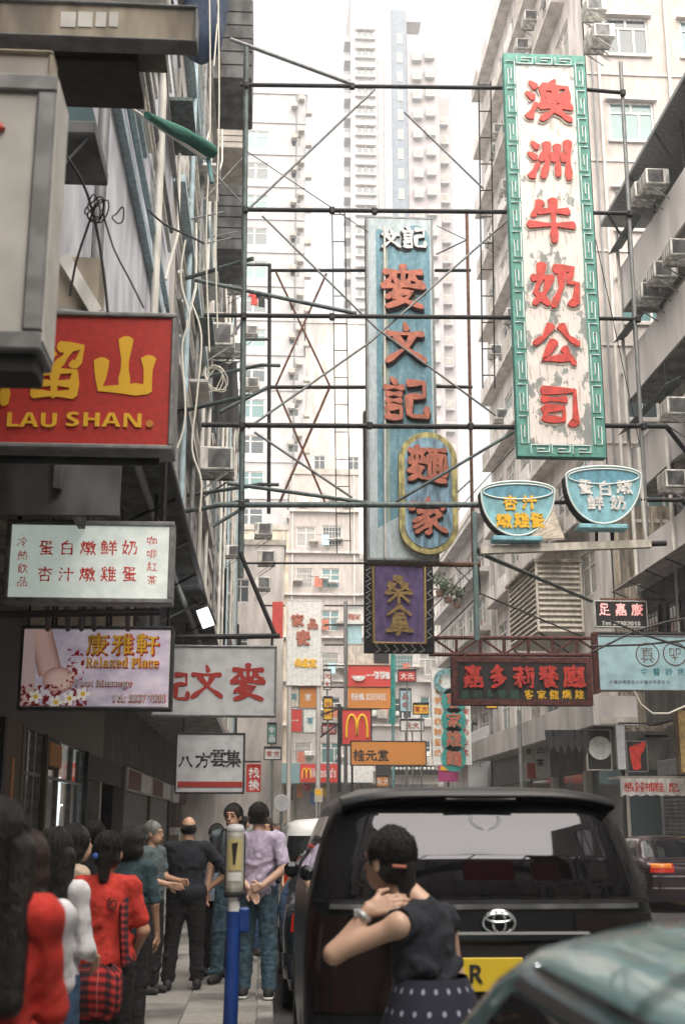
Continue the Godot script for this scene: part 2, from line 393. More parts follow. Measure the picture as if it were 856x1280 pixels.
# ---------------------------------------------------------------- lettering: brush strokes on a 20 x 20 square (x right, y down)
const STROKES := {
	"澳": "3 2 5 4;1.5 7 4 9;2 18 5 12;13 1 11.5 3;8 4 8 12;8 4 18 4 18 12;13 5 13 11;9.5 8 16.5 8;12.8 8.5 10 11;13.2 8.5 16 11;6.5 13 19.5 13;13 13 11 16 7 19;13 14 16 17 19 19",
	"洲": "3 2 5 4;1.5 7 4 9;2 18 5 12;9 2 9 11 7 18;7 7 6.5 10;13.5 3 13.5 17;11 7 12 10;18 1 18 18.5;15.5 7 16.3 10",
	"牛": "6 2 3 8;5 6 17 6;1 12 19 12;11 1 11 19",
	"奶": "5 1 4 8 2 13 7 18;8 7 6 13 1.5 18;1 7 9 7;10 3 17 3 15.5 9 19 9 18 17 15.5 18;13 3 12.5 11 9 19",
	"公": "8 2 5 7 1 10;12 2 15 7 19 10;9 9 6 14 4 17 16 16;13 12 17 18.5",
	"司": "3 3 17 3 17 17 14.5 18;3 7 13 7;4 11 4 16;4 11 12 11 12 16 4 16",
	"麥": "2 3.5 18 3.5;10 0.5 10 10;6 4.5 3 9;6 6 8 9;14 4.5 11.5 9;14 6 17.5 9;1 10 19 10;8 10 6 13 3 15.5;6 13 14 13 10 17 3 19.5;6 14.5 11 17 18 19.5",
	"文": "10 1 11 4;2 6 18 6;14 6 11 12 2 19;6 7 11 13 19 18.5",
	"記": "4 1 6 3;1 5 9 5;2 8 8 8;2 11 8 11;2.5 14 2.5 18.5;2.5 14 8 14 8 18.5 2.5 18.5;11 3 18 3 18 9 11.5 9;11.5 9 11.5 17 13 18 19 18 19 14",
	"麵": "1 3 9 3;5 1 5 9;3 4 2 8;7 4 8 8;1 9 10 9;4 10 1 14;3 12 8 12 5 16 1 18;3 13 7 17 19 19;10.5 3 19 3;14.5 3 14 6;11 6 11 16;11 6 19 6 19 16;11 16 19 16;13.5 6 13.5 16;16.5 6 16.5 16;13.5 9.5 16.5 9.5;13.5 12.5 16.5 12.5",
	"家": "10 1 10 3;2 7 2 4 18 4 17 7;5 8 15 8;11 8 7 11 3 13;8 10 11 14 11 18 9 19;10 12 3 16;11 14 4 18.5;16 9 12 13;12 12 15 16 19 18",
	"桑": "7 1 13 1 9 4.5;7 2 12 5;3 5.5 8 5.5 3 10;3 6.5 8 10;12 5.5 17 5.5 12 10;12 6.5 17.5 10;1 12 19 12;10 10 10 19.5;10 12 3 18;10 12 17 18",
	"拿": "10 0 2 6;10 0 18 6;7 5.5 13 5.5;6 8 6 11;6 8 14 8 14 11 6 11;15 12 5 13;4 14.5 16 14.5;1 17 19 17;10 12 10 19 8 19.5",
	"杏": "2 4 18 4;10 1 10 11;10 4 2 10;10 4 18 10;5 12 5 19;5 12 15 12 15 19;5 18 15 18",
	"汁": "3 2 5 4;1.5 7 4 9;2 18 5 12;7 8 19 8;13 2 13 19",
	"燉": "1.5 5 2.5 9;6 4 5 8;4 2 4 9 1 18;4 11 6.5 15;7 4 14 4;10.5 2 10.5 4;8 6 13 6 13 9 8 9 8 6;7.5 11 13 11 11 13;10.5 13 10.5 18 9 19;7 15 14 15;16 2 14 8;15.5 6 19.5 6;18 6 17 13 14 19;15 8 17 14 19.5 19",
	"雞": "6 1 2 3;2 4 3 6;5 4 5 6;8 3 7 6;5 7 3 10 7 10;1 13 9 13;5 10 4.5 14 1 19;5 14 9 19;12 1 10 6;11.5 4 11.5 19;15 1 16 3;11.5 5 19 5;11.5 9 18.5 9;11.5 13 18.5 13;11.5 18 19.5 18;15 5 15 18",
	"蛋": "3 2 16 2 15 4;9.5 2 9.5 8;9.5 5 15 5;5 4 2 9;4 7 9 9 18 9.5;5 11 5 15;5 11 15 11 15 15 5 15;10 9 10 18;3 18.5 16 17.5;15 16 17.5 19",
	"白": "10 1 7 4;4 5 4 19;4 5 16 5 16 19;4 11.5 16 11.5;4 18 16 18",
	"鮮": "4 1 1 5;3 3 7 3 5.5 6;1.5 6 1.5 13;1.5 6 8 6 8 13;4.7 6 4.7 13;1.5 9.5 8 9.5;1.5 13 8 13;1 16 1.5 18;3 15.5 3.5 17.5;5.5 15.5 6 17.5;7.5 15 8.5 17.5;11.5 1.5 13 4;18 1 16 4;10.5 5 19.5 5;11 9 19 9;10 13 20 13;15 5 15 19.5",
	"留": "8 1 4 3 4 8;4 8 8 7;8 4 9 6;11 3 18 3 17 8 15 9;14 3 13 6 10 10;4 11 4 19;4 11 16 11 16 19;4 15 16 15;10 11 10 19;4 18.5 16 18.5",
	"山": "10 1 10 17;3 8 3 17 17 17;17 7 17 17.5",
	"許": "4 1 6 3;1 5 9 5;2 8 8 8;2 11 8 11;2.5 14 2.5 18.5;2.5 14 8 14 8 18.5 2.5 18.5;12 1 10 6;11.5 4 19 4;9.5 10 20 10;15 4 15 19.5",
	"冷": "2 3 4 6;1 17 4 12;12 1 6 8;12 1 19 8;11 6 13 8;8 10.5 16 10.5 12 15;10 14 14 19",
	"熱": "2 4 9 4;5.5 1 5.5 12;1 7.5 10 7.5;4 8 2 11;7 8 9 10;2 12 9 11;11 5 18 5 18 11 20 13;14.5 1 14 8 10 13;11 8 14 10;3 15 2 19;7 15 7.5 18;12 15 13 18;16.5 15 18.5 19",
	"飲": "6 1 1 7;6 1 10 5;4 5 6 6;3 8 8 8 8 13 3 13 3 8;3 10.5 8 10.5;3 13 3 18 7 16;6 14.5 9 18;13 1 10.5 7;12.5 4.5 19 4.5 17.5 8;15 7 14 13 10 19;15 11 17 15 20 19",
	"品": "6 1 6 8;6 1.5 14 1.5 14 8;6 7.5 14 7.5;1.5 11 1.5 19;1.5 11 8 11 8 19;1.5 18 8 18;12 11 12 19;12 11 18.5 11 18.5 19;12 18 18.5 18",
	"咖": "1.5 6 1.5 14;1.5 6 5 6 5 14 1.5 14;6.5 6 12 6 11.5 16 10 17;9 2 8.5 10 6 18;14 7 14 16;14 7 19 7 19 16;14 15 19 15",
	"啡": "1 6 1 14;1 6 5 6 5 14 1 14;10 2 10 14 7 19;6.5 5 10 5;6.5 9 10 9;6.5 14 10 13;14 2 14 19;14 5 19 5;14 9 19 9;14 13.5 19 13.5",
	"紅": "6 1 2 6 6 6;7 4 2 11 8 11;5 11 5 18;2 14 1 18;7 14 9 17;11 4 19 4;15 4 15 17;10 17.5 20 17.5",
	"茶": "1 4 19 4;7 1.5 7 6;13 1.5 13 6;10 5 2 12;10 6 18 12;6 12.5 14 12.5;10 9 10 19;7 14 4 18;13 14 16 18",
	"康": "10 0 10 3;3 3 19 3;3 3 3 12 1 19;6 6 16 6 16 12;5 9 19 9;6 12 16 12;11 4 11 18 9 19;6 14 8 16;5 19 9 16;15 13 12 15;12 15 18 19",
	"雅": "2 3 9 3;4 3 3 9;1.5 9 10 9;7 3 7 18 5 19;7 9 1 17;13 1 11 6;12.5 4 12.5 19;16 1 16.7 3;12.5 5 19 5;12.5 9 18.5 9;12.5 13 18.5 13;12.5 18 19.5 18;15.8 5 15.8 18",
	"軒": "1 3 9 3;2 6 2 13;2 6 8 6 8 13;2 9.5 8 9.5;2 13 8 13;1 16 9.5 16;5 1 5 19.5;11 4 19 4;10.5 10 20 10;15 4 15 19.5",
	"八": "7 4 5 11 1 17;12 3 14 10 19 17",
	"方": "10 1 11 4;1 6 19 6;9 6 7 13 2 19;8 10 15 10 14 17 11 19",
	"雲": "4 2 16 2;2 7 2 5 18 5 17 7.5;10 2 10 9.5;5 7 8 7;5 9 8 9;12 7 15 7;12 9 15 9;5 12 15 12;2 14.5 18 14.5;9 15 4 19 15 18;13 16.5 17 19.5",
	"集": "6 1 3 5;5 3.5 5 11;11 1 12 3;5 4 17 4;5 6.5 16 6.5;5 9 16 9;5 11.5 18 11.5;11 4 11 19.5;1 14 19 14;10 14 3 19;12 14 18 19",
	"嘉": "3 2 17 2;10 0 10 4.5;5 4.5 15 4.5;5 6.5 15 6.5 15 9 5 9 5 6.5;7 9.5 8 11;13 9.5 12 11;2 11.5 18 11.5;2 14.5 9 14.5 8.5 18 7 19;6 12.5 5 16 2 19.5;11.5 14 11.5 19;11.5 14 18 14 18 19;11.5 18.5 18 18.5",
	"多": "10 0 4 6;8 3 14 3 9 8 3 11;7 5 10 7;12 8 6 14;10 11 17 11 12 16 4 19.5;9 13 12 15",
	"莉": "1 3 19 3;7 1 7 5;13 1 13 5;9 6 3 8;1 10.5 11 10.5;6.5 7.5 6.5 19.5;6.5 11 2 17;6.5 11 11 16;14 7 14 15;18 6 18 19 16 19",
	"餐": "3 1 3 4;3 2 8 2;6 4 2 8;3 4.5 8 4.5 4 9;10 2 17 2 10 9;11 4 18 9;10 8 2 12;10 8 18 12;7 11.5 13 11.5 13 15.5 7 15.5 7 11.5;7 13.5 13 13.5;7 15.5 7 19.5 10 18;11 16.5 17 19.5;15 15.5 12.5 17.5",
	"廳": "10 0 10 2;2 2.5 19 2.5;2 2.5 2 12 1 19;4 5.5 10 5.5;5 5.5 5 13;9 5.5 9 14;5 8 9 8;5 10.5 9 10.5;4 13.5 9 12.5;5.5 15 8 15;4 18 9 17.5;14 4 14 6;11 5 18 5;11.5 7.5 18 7.5 18 10.5 11.5 10.5 11.5 7.5;11 13 18.5 13;11.5 16 10.5 19;13 15.5 13.5 18.5 17 18.5;15.5 15 16 17;18 15 19.5 18",
	"客": "10 0 10 2;2 6 2 3 18 3 17 6;8 4 3 10;6 7 13 7 2 13;7 8.5 11 11 19 13;6 14 14 14 14 19 6 19 6 14",
	"鹽": "3 3 9 3;5 1 3 5;1.5 6 9 6;1.5 6 1.5 11;4 8 4 11 9 11;12 1 10 5;11 4 19 4;12 6.5 18 6.5 18 10 12 10 12 6.5;3 13 17 13;3 13 3 18;7.5 13 7.5 18;12.5 13 12.5 18;17 13 17 18;1 18.5 19 18.5",
	"焗": "1.5 5 2.5 9;6 4 5 8;4 2 4 9 1 18;4 11 6.5 15;8.5 2 18 2 18 6 8.5 6;8.5 2 8.5 11 7 18;8.5 9 19 9 18.5 18 16.5 19;11 11.5 15.5 11.5 15.5 16 11 16 11 11.5",
	"中": "2 6 2 13;2 6 18 6 18 13 2 13;10 1 10 19.5",
	"醫": "2 2 9 2;2 2 2 9 9.5 9;5 3 3.5 5;3 5 9 5;6 5 3 8;6 5.5 8.5 8;12 1 11 4;12 1.5 16 1.5 16 4 18.5 4;11 6 17 6 12 9;12 6.5 18 9.5;2 11 18 11;4 13 4 19.5;4 13 16 13 16 19.5;8 11 8 15 5 16;12 11 12 15.5 15 15.5;4 17 16 17;4 19.3 16 19.3",
	"診": "4 1 6 3;1 5 9 5;2 8 8 8;2 11 8 11;2.5 14 2.5 18.5;2.5 14 8 14 8 18.5 2.5 18.5;14 1 9 9;14 1 20 9;15 6 11 10.5;16.5 9 11.5 14;18 12.5 11 19",
	"療": "11 0 11 3;4 3 19 3;4 3 4 12 1.5 19;1 6 2.5 8;1 13 3 11;6 6.5 18 6.5;11.5 4 10 8 6 12;12 7 18 12;9 10 15 10 15 13.5 9 13.5 9 10;12 13.5 12 19;8 15.5 6.5 18;16 15.5 18 18",
	"真": "9 1 9 4;3 3 16 3;5 5.5 5 15;5 5.5 15 5.5 15 15;5 8.5 15 8.5;5 11.5 15 11.5;2 15.5 18 15.5;7 17 4 19.5;13 17 16 19.5",
	"知": "4 4 4 13 9 11;4 4 9 4 9 15;12 4 12 13;12 4 17 4 17 10 14 10;10 14 10 18;6 15 14 15",
	"元": "5 3 15 3;1 8 19 8;8 8 6.5 14 2 19;12 8 12 17 13.5 18 19 18 19 14",
	"堂": "10 0 10 4;5 1 6.5 3.5;15 1 13.5 3.5;2 7 2 4.5 18 4.5 17 7;6 7.5 14 7.5 14 11 6 11 6 7.5;4 14 16 14;10 11.5 10 18;1 18.5 19 18.5",
	"桂": "1 6 9 6;5 1 5 19.5;5 7 1 14;5 8 9 12;10.5 4 19 4;14.7 1 14.7 9;10 9 20 9;11 14 19 14;14.7 10 14.7 18;9.5 18.5 20 18.5",
	"一": "1 10 19 9.5",
	"粥": "1 2 6 2 6 6 1 6 1 11 6 11 5.5 18 4 18;8 3 9 6;12 3 11 6;7 8 13 8;10 2 10 19;10 9 7.5 14;10 9 12.5 14;14.5 2 19 2 19 6 14.5 6 14.5 11 19.5 11 19 18 17 18",
	"找": "1 6 9 6;5 1 5 18 3 19;1 13 9 10;10 8 20 7;13 1 14 10 17 17 19.5 19 20 15;19 10 11 18;16 2 18 4",
	"換": "1 6 8 6;5 1 5 18 3 19;1 13 8 10;13 1 9 6;12 3 17 3 15 6;10 7 10 12;10 6.5 19 6.5 19 12;13 7 12 11;16 7 17 10.5;8 13 20 13;14 12 13 15 8 19.5;14.5 13 16 16 20 19.5",
	"機": "1 6 8 6;4.5 1 4.5 19;4.5 7 1 13;5 8 8 11;11 1 9 4 11 5 9 8;16 1 14 4 17 5 15 8;8 10 20 10;14 1 15 12 18 17 20 18 20 15;11 11 10 15 8 19;19 12 12 19",
	"器": "2 2 7 2 7 6 2 6 2 2;13 2 18 2 18 6 13 6 13 2;10 6 8 10 1 13;2 9.5 18 9.5;11 10 19 13;2 14 7 14 7 19 2 19 2 14;13 14 18 14 18 19 13 19 13 14",
	"補": "4 1 6 3;1 5 8 5 1 12;5 8 5 19;6 9 8 12;9 4 20 4;17 1 19 3;10 7 10 19;10 7 19 7 19 19;10 11 19 11;10 15 19 15;14.5 1 14.5 19",
	"鞋": "1 4 9 4;3 1 3 6;7 1 7 6 3 6;2 8 8 8 8 12 2 12 2 8;1 15 9 15;5 6 5 19.5;10.5 4 19 4;14.7 1 14.7 9;10 9 20 9;11 14 19 14;14.7 10 14.7 18;9.5 18.5 20 18.5",
	"配": "1 3 10 3;2 6 2 19;2 6 9 6 9 19;4.5 3 4.5 10;7 3 7 10;2 14 9 14;2 18 9 18;12 4 18 4 18 10 12 10 12 17 13 18 19.5 18 19.5 14",
	"足": "5 1 15 1 15 6 5 6 5 1;10 6 10 17;10 11 17 11;5 9 5 15 2 19;5 15 10 18 19 18.5",
	"加": "1 6 9 6 8.5 16 6.5 17;5 2 4.5 10 1 18;12 6 12 17;12 6 18.5 6 18.5 17;12 16 18.5 16",
}

func glyph(ch: String, weight: float, depth: float) -> ArrayMesh:
	var key := "g%s %.2f %.3f" % [ch, weight, depth]
	if mesh_cache.has(key): return mesh_cache[key]
	var b := MB.new()
	var r := RandomNumberGenerator.new()
	r.seed = ch.unicode_at(0)
	var z := depth
	for s in STROKES[ch].split(";"):
		var f: PackedFloat64Array = s.split_floats(" ")
		var raw := []
		for k in range(0, f.size(), 2): raw.append(Vector2(f[k] / 20.0 - 0.5, 0.5 - f[k + 1] / 20.0))
		# subdivide, so that the width can swell along the stroke
		var pts := []
		for k in raw.size() - 1:
			var cnt := maxi(2, int(raw[k].distance_to(raw[k + 1]) / 0.14))
			for j in cnt: pts.append(raw[k].lerp(raw[k + 1], float(j) / cnt))
		pts.append(raw[-1])
		var m := pts.size()
		var flat: bool = raw.size() == 2 and absf(raw[0].y - raw[1].y) < 0.06
		var total := 0.0
		for k in m - 1: total += pts[k].distance_to(pts[k + 1])
		var left := []
		var right := []
		for k in m:
			var t: Vector2 = (pts[mini(k + 1, m - 1)] - pts[maxi(k - 1, 0)]).normalized()
			var u := float(k) / (m - 1)
			var wd := weight * (0.52 + 0.22 * cos(u * TAU) + r.randf() * 0.05)
			if flat: wd *= 0.82
			if k == m - 1 and total > 0.3 and not flat: wd *= 0.6
			if total < 0.2: wd = weight * lerpf(0.35, 0.62, u)
			var nn := Vector2(-t.y, t.x) * wd
			if k == 0:
				left.append(pts[0] - t * weight * 0.3 + nn * 0.45); right.append(pts[0] - t * weight * 0.34 - nn * 0.2)
			left.append(pts[k] + nn); right.append(pts[k] - nn)
			if k == m - 1:
				left.append(pts[k] + t * weight * 0.28 + nn * 0.3); right.append(pts[k] + t * weight * 0.36 - nn * 0.35)
		z += 0.0012
		var last: int = left.size() - 1
		for k in last:
			var l0 := Vector3(left[k].x, left[k].y, z); var l1 := Vector3(left[k + 1].x, left[k + 1].y, z)
			var r0 := Vector3(right[k].x, right[k].y, z); var r1 := Vector3(right[k + 1].x, right[k + 1].y, z)
			b.quad(l0, r0, r1, l1, Vector3.BACK)
			var dz := Vector3(0, 0, -z)
			b.quad(l0, l1, l1 + dz, l0 + dz, l0 - r0)
			b.quad(r0, r1, r1 + dz, r0 + dz, r0 - l0)
		for e in [0, last]:
			var l0 := Vector3(left[e].x, left[e].y, z); var r0 := Vector3(right[e].x, right[e].y, z)
			var o2: Vector2 = pts[0] - pts[1] if e == 0 else pts[m - 1] - pts[m - 2]
			b.quad(l0, r0, r0 + Vector3(0, 0, -z), l0 + Vector3(0, 0, -z), Vector3(o2.x, o2.y, 0))
	mesh_cache[key] = b.mesh()
	return mesh_cache[key]

# one character standing proud of a board: centre and size as surveyed at distance d
func write(t: Node3D, ch: String, px: float, py: float, size: float, d: float, front: float, mt: Material, weight := 0.11, depth := 0.03, wide := 1.0) -> MeshInstance3D:
	var c := W(px, py, d)
	var s := (W(px + 50, py, d).x - W(px - 50, py, d).x) / 100.0 * size
	var g := glyph(ch, weight, depth)
	return place(t, "character", g, mt, Transform3D(Basis.from_scale(Vector3(s * wide, s, s)), Vector3(c.x, c.y, front) - t.position))

func latin(t: Node3D, text: String, px: float, py: float, width: float, height: float, d: float, front: float, mt: Material, serif := false, bold := true, depth := 0.01) -> MeshInstance3D:
	var f := SystemFont.new()
	f.font_names = PackedStringArray(["Droid Serif" if serif else "Droid Sans"])
	f.font_weight = 700 if bold else 400
	var tm := TextMesh.new()
	tm.text = text
	tm.font = f
	tm.font_size = 64
	tm.pixel_size = 0.01
	tm.depth = 0.02
	var bx := tm.get_aabb()
	var c := W(px, py, d)
	var k := (W(px + 50, py, d).x - W(px - 50, py, d).x) / 100.0
	var sx := width * k / bx.size.x; var sy := height * k / bx.size.y
	var o := c - Vector3(bx.get_center().x * sx, bx.get_center().y * sy, 0)
	return place(t, "lettering", tm, mt, Transform3D(Basis.from_scale(Vector3(sx, sy, depth / 0.02)), Vector3(o.x, o.y, front) - t.position))

# a board facing down the street between two surveyed corners; returns [thing, front z]
func board(called: String, label: String, group: String, x0: float, y0: float, x1: float, y1: float, d: float, thick: float, rim: float, rim_mat: Material, face_mat: Material, face_parts := true) -> Node3D:
	var ym := (y0 + y1) / 2.0
	var a := Vector3(W(x0, ym, d).x, W(x0, y1, d).y, -d); var b := Vector3(W(x1, ym, d).x, W(x1, y0, d).y, -d)
	var t := thing(called, label, "sign", Vector3((a.x + b.x) / 2, a.y, -d - thick / 2), group)
	var m := MB.new()
	if rim > 0.0:
		m.bb(Vector3(a.x, a.y, -d - thick), Vector3(b.x, a.y + rim, -d), 0.008)
		m.bb(Vector3(a.x, b.y - rim, -d - thick), Vector3(b.x, b.y, -d), 0.008)
		m.bb(Vector3(a.x, a.y + rim, -d - thick), Vector3(a.x + rim, b.y - rim, -d), 0.008)
		m.bb(Vector3(b.x - rim, a.y + rim, -d - thick), Vector3(b.x, b.y - rim, -d), 0.008)
		wpart(t, "frame", m, rim_mat)
	if face_parts:
		m = MB.new()
		m.bb(Vector3(a.x + rim, a.y + rim, -d - thick + 0.01), Vector3(b.x - rim, b.y - rim, -d - 0.02))
		wpart(t, "panel", m, face_mat)
	return t

# ---------------------------------------------------------------- buildings
const FACE_STREET_R := Basis(Vector3(0, 0, -1), Vector3(0, 1, 0), Vector3(1, 0, 0))   # left side of the street, looks towards +x
const FACE_STREET_L := Basis(Vector3(0, 0, 1), Vector3(0, 1, 0), Vector3(-1, 0, 0))   # right side of the street, looks towards -x

func frame_mesh(style: String) -> ArrayMesh:
	if mesh_cache.has("f" + style): return mesh_cache["f" + style]
	var b := MB.new()
	var s := 0.05
	b.bb(Vector3(-0.5, -0.5, -0.05), Vector3(0.5, -0.5 + s, 0.05)); b.bb(Vector3(-0.5, 0.5 - s, -0.05), Vector3(0.5, 0.5, 0.05))
	b.bb(Vector3(-0.5, -0.5 + s, -0.05), Vector3(-0.5 + s, 0.5 - s, 0.05)); b.bb(Vector3(0.5 - s, -0.5 + s, -0.05), Vector3(0.5, 0.5 - s, 0.05))
	if style == "triple":
		for x in [-0.17, 0.17]: b.bb(Vector3(x - 0.025, -0.45, -0.04), Vector3(x + 0.025, 0.2, 0.04))
		b.bb(Vector3(-0.45, 0.2, -0.043), Vector3(0.45, 0.25, 0.043))
		b.bb(Vector3(-0.025, 0.25, -0.04), Vector3(0.025, 0.45, 0.04))
	elif style == "pair":
		b.bb(Vector3(-0.03, -0.45, -0.04), Vector3(0.03, 0.45, 0.04))
		b.bb(Vector3(-0.45, 0.16, -0.043), Vector3(0.45, 0.2, 0.043))
	elif style == "grille":
		for k in 6: b.bb(Vector3(-0.45 + 0.15 * k, -0.45, 0.05), Vector3(-0.435 + 0.15 * k, 0.45, 0.065))
		for k in 5: b.bb(Vector3(-0.45, -0.4 + 0.2 * k, 0.066), Vector3(0.45, -0.385 + 0.2 * k, 0.08))
	mesh_cache["f" + style] = b.mesh()
	return mesh_cache["f" + style]

func pane_mesh() -> ArrayMesh:
	if not mesh_cache.has("pane"):
		var b := MB.new()
		b.bb(Vector3(-0.45, -0.45, -0.012), Vector3(0.45, 0.45, 0.012))
		mesh_cache["pane"] = b.mesh()
	return mesh_cache["pane"]

func add_window(bld: Node3D, tr: Transform3D, x: float, y: float, w: float, h: float, back: float, style: String, pane: String, frame := "white_paint") -> MeshInstance3D:
	var l := Transform3D(Basis.from_scale(Vector3(w, h, 1)), Vector3(x + w / 2, y + h / 2, -back))
	var o := place(bld, "window", frame_mesh(style), M[frame], Transform3D(tr.basis, tr.origin - bld.position) * l)
	place(o, "pane", pane_mesh(), M[pane])
	return o

# a wall with real openings; openings: [x, y, w, h, style, pane]
func facade(bld: Node3D, tr: Transform3D, w: float, h: float, openings: Array, wall: String, thick := 0.25, called := "wall") -> void:
	var xs := [0.0, w]
	var ys := [0.0, h]
	for o in openings:
		for q in [o[0], o[0] + o[2]]: if not xs.has(q): xs.append(q)
		for q in [o[1], o[1] + o[3]]: if not ys.has(q): ys.append(q)
	xs.sort(); ys.sort()
	var b := MB.new()
	var lt := Transform3D(tr.basis, tr.origin - bld.position)
	var out := lt.basis * Vector3(0, 0, 1)
	for j in ys.size() - 1:
		var run := -1
		for i in xs.size():
			var hole := true
			if i < xs.size() - 1:
				hole = false
				var c := Vector2((xs[i] + xs[i + 1]) / 2, (ys[j] + ys[j + 1]) / 2)
				for o in openings:
					if c.x > o[0] and c.x < o[0] + o[2] and c.y > o[1] and c.y < o[1] + o[3]: hole = true; break
			if not hole and run < 0: run = i
			if hole and run >= 0:
				b.quad(lt * Vector3(xs[run], ys[j], 0), lt * Vector3(xs[i], ys[j], 0), lt * Vector3(xs[i], ys[j + 1], 0), lt * Vector3(xs[run], ys[j + 1], 0), out)
				run = -1
	for o in openings:
		var x0: float = o[0]; var x1: float = o[0] + o[2]; var y0: float = o[1]; var y1: float = o[1] + o[3]
		for q in [[x0, y0, x0, y1, Vector3(1, 0, 0)], [x1, y0, x1, y1, Vector3(-1, 0, 0)], [x0, y0, x1, y0, Vector3(0, 1, 0)], [x0, y1, x1, y1, Vector3(0, -1, 0)]]:
			b.quad(lt * Vector3(q[0], q[1], 0), lt * Vector3(q[2], q[3], 0), lt * Vector3(q[2], q[3], -thick), lt * Vector3(q[0], q[1], -thick), lt.basis * (q[4] as Vector3))
	# sides, top and back, so that the wall has its thickness
	for q in [[0.0, 0.0, 0.0, h, Vector3(-1, 0, 0)], [w, 0.0, w, h, Vector3(1, 0, 0)], [0.0, h, w, h, Vector3(0, 1, 0)], [0.0, 0.0, w, 0.0, Vector3(0, -1, 0)]]:
		b.quad(lt * Vector3(q[0], q[1], 0), lt * Vector3(q[2], q[3], 0), lt * Vector3(q[2], q[3], -thick), lt * Vector3(q[0], q[1], -thick), lt.basis * (q[4] as Vector3))
	b.quad(lt * Vector3(0, 0, -thick), lt * Vector3(w, 0, -thick), lt * Vector3(w, h, -thick), lt * Vector3(0, h, -thick), -out)
	place(bld, called, b.mesh(), M[wall])
	for o in openings:
		if o.size() > 4 and o[4] != "": add_window(bld, tr, o[0], o[1], o[2], o[3], thick * 0.55, o[4], o[5])

func wbox(p: Node3D, called: String, lo: Vector3, hi: Vector3, m: String, bevel := 0.0) -> MeshInstance3D:
	var b := MB.new()
	b.bb(lo, hi, bevel)
	return wpart(p, called, b, M[m])

func wtube(p: Node3D, called: String, pts: Array, r: float, m: String, seg := 6) -> MeshInstance3D:
	var b := MB.new()
	b.tube(pts, r, seg)
	return wpart(p, called, b, M[m])

# window air conditioner: origin at the middle of its wall side, box sticks out along local +z
var ac_proto: Node3D
func ac_unit(at: Vector3, turn: float, size: float, label: String, group := "") -> Node3D:
	if ac_proto == null:
		ac_proto = Node3D.new()
		var b := MB.new()
		b.box(Vector3(0, 0, 0.35), Vector3(0.78, 0.5, 0.7), 0.025)
		place(ac_proto, "casing", b.mesh(), M["ac_white"])
		for sx in [-1.0, 1.0]:
			b = MB.new()
			for k in 9: b.box(Vector3(sx * 0.395, -0.16 + 0.04 * k, 0.42), Vector3(0.012, 0.018, 0.42))
			b.box(Vector3(sx * 0.392, 0, 0.42), Vector3(0.006, 0.4, 0.46))
			place(ac_proto, "side_grille", b.mesh(), M["shutter"])
		b = MB.new()
		b.box(Vector3(0, 0, 0.703), Vector3(0.68, 0.4, 0.006))
		place(ac_proto, "coil", b.mesh(), M["near_black"])
		b = MB.new()
		for k in 12: b.box(Vector3(0, -0.18 + 0.033 * k, 0.712), Vector3(0.68, 0.01, 0.012))
		for k in 4: b.box(Vector3(-0.255 + 0.17 * k, 0, 0.72), Vector3(0.012, 0.4, 0.006))
		place(ac_proto, "front_grille", b.mesh(), M["ac_white"])
		for sx in [-0.32, 0.32]:
			b = MB.new()
			b.bar(Vector3(sx, -0.27, 0.0), Vector3(sx, -0.27, 0.72), 0.035, 0.035)
			b.bar(Vector3(sx, -0.7, 0.02), Vector3(sx, -0.29, 0.6), 0.03, 0.03)
			place(ac_proto, "bracket", b.mesh(), M["steel_grey"])
	var o: Node3D = ac_proto.duplicate()
	o.name = numbered("air_conditioner")
	add_child(o, true)
	o.transform = Transform3D(Basis(Vector3.UP, turn).scaled(Vector3.ONE * size), at)
	o.set_meta("label", label)
	o.set_meta("category", "air conditioner")
	if group != "": o.set_meta("group", group)
	return o

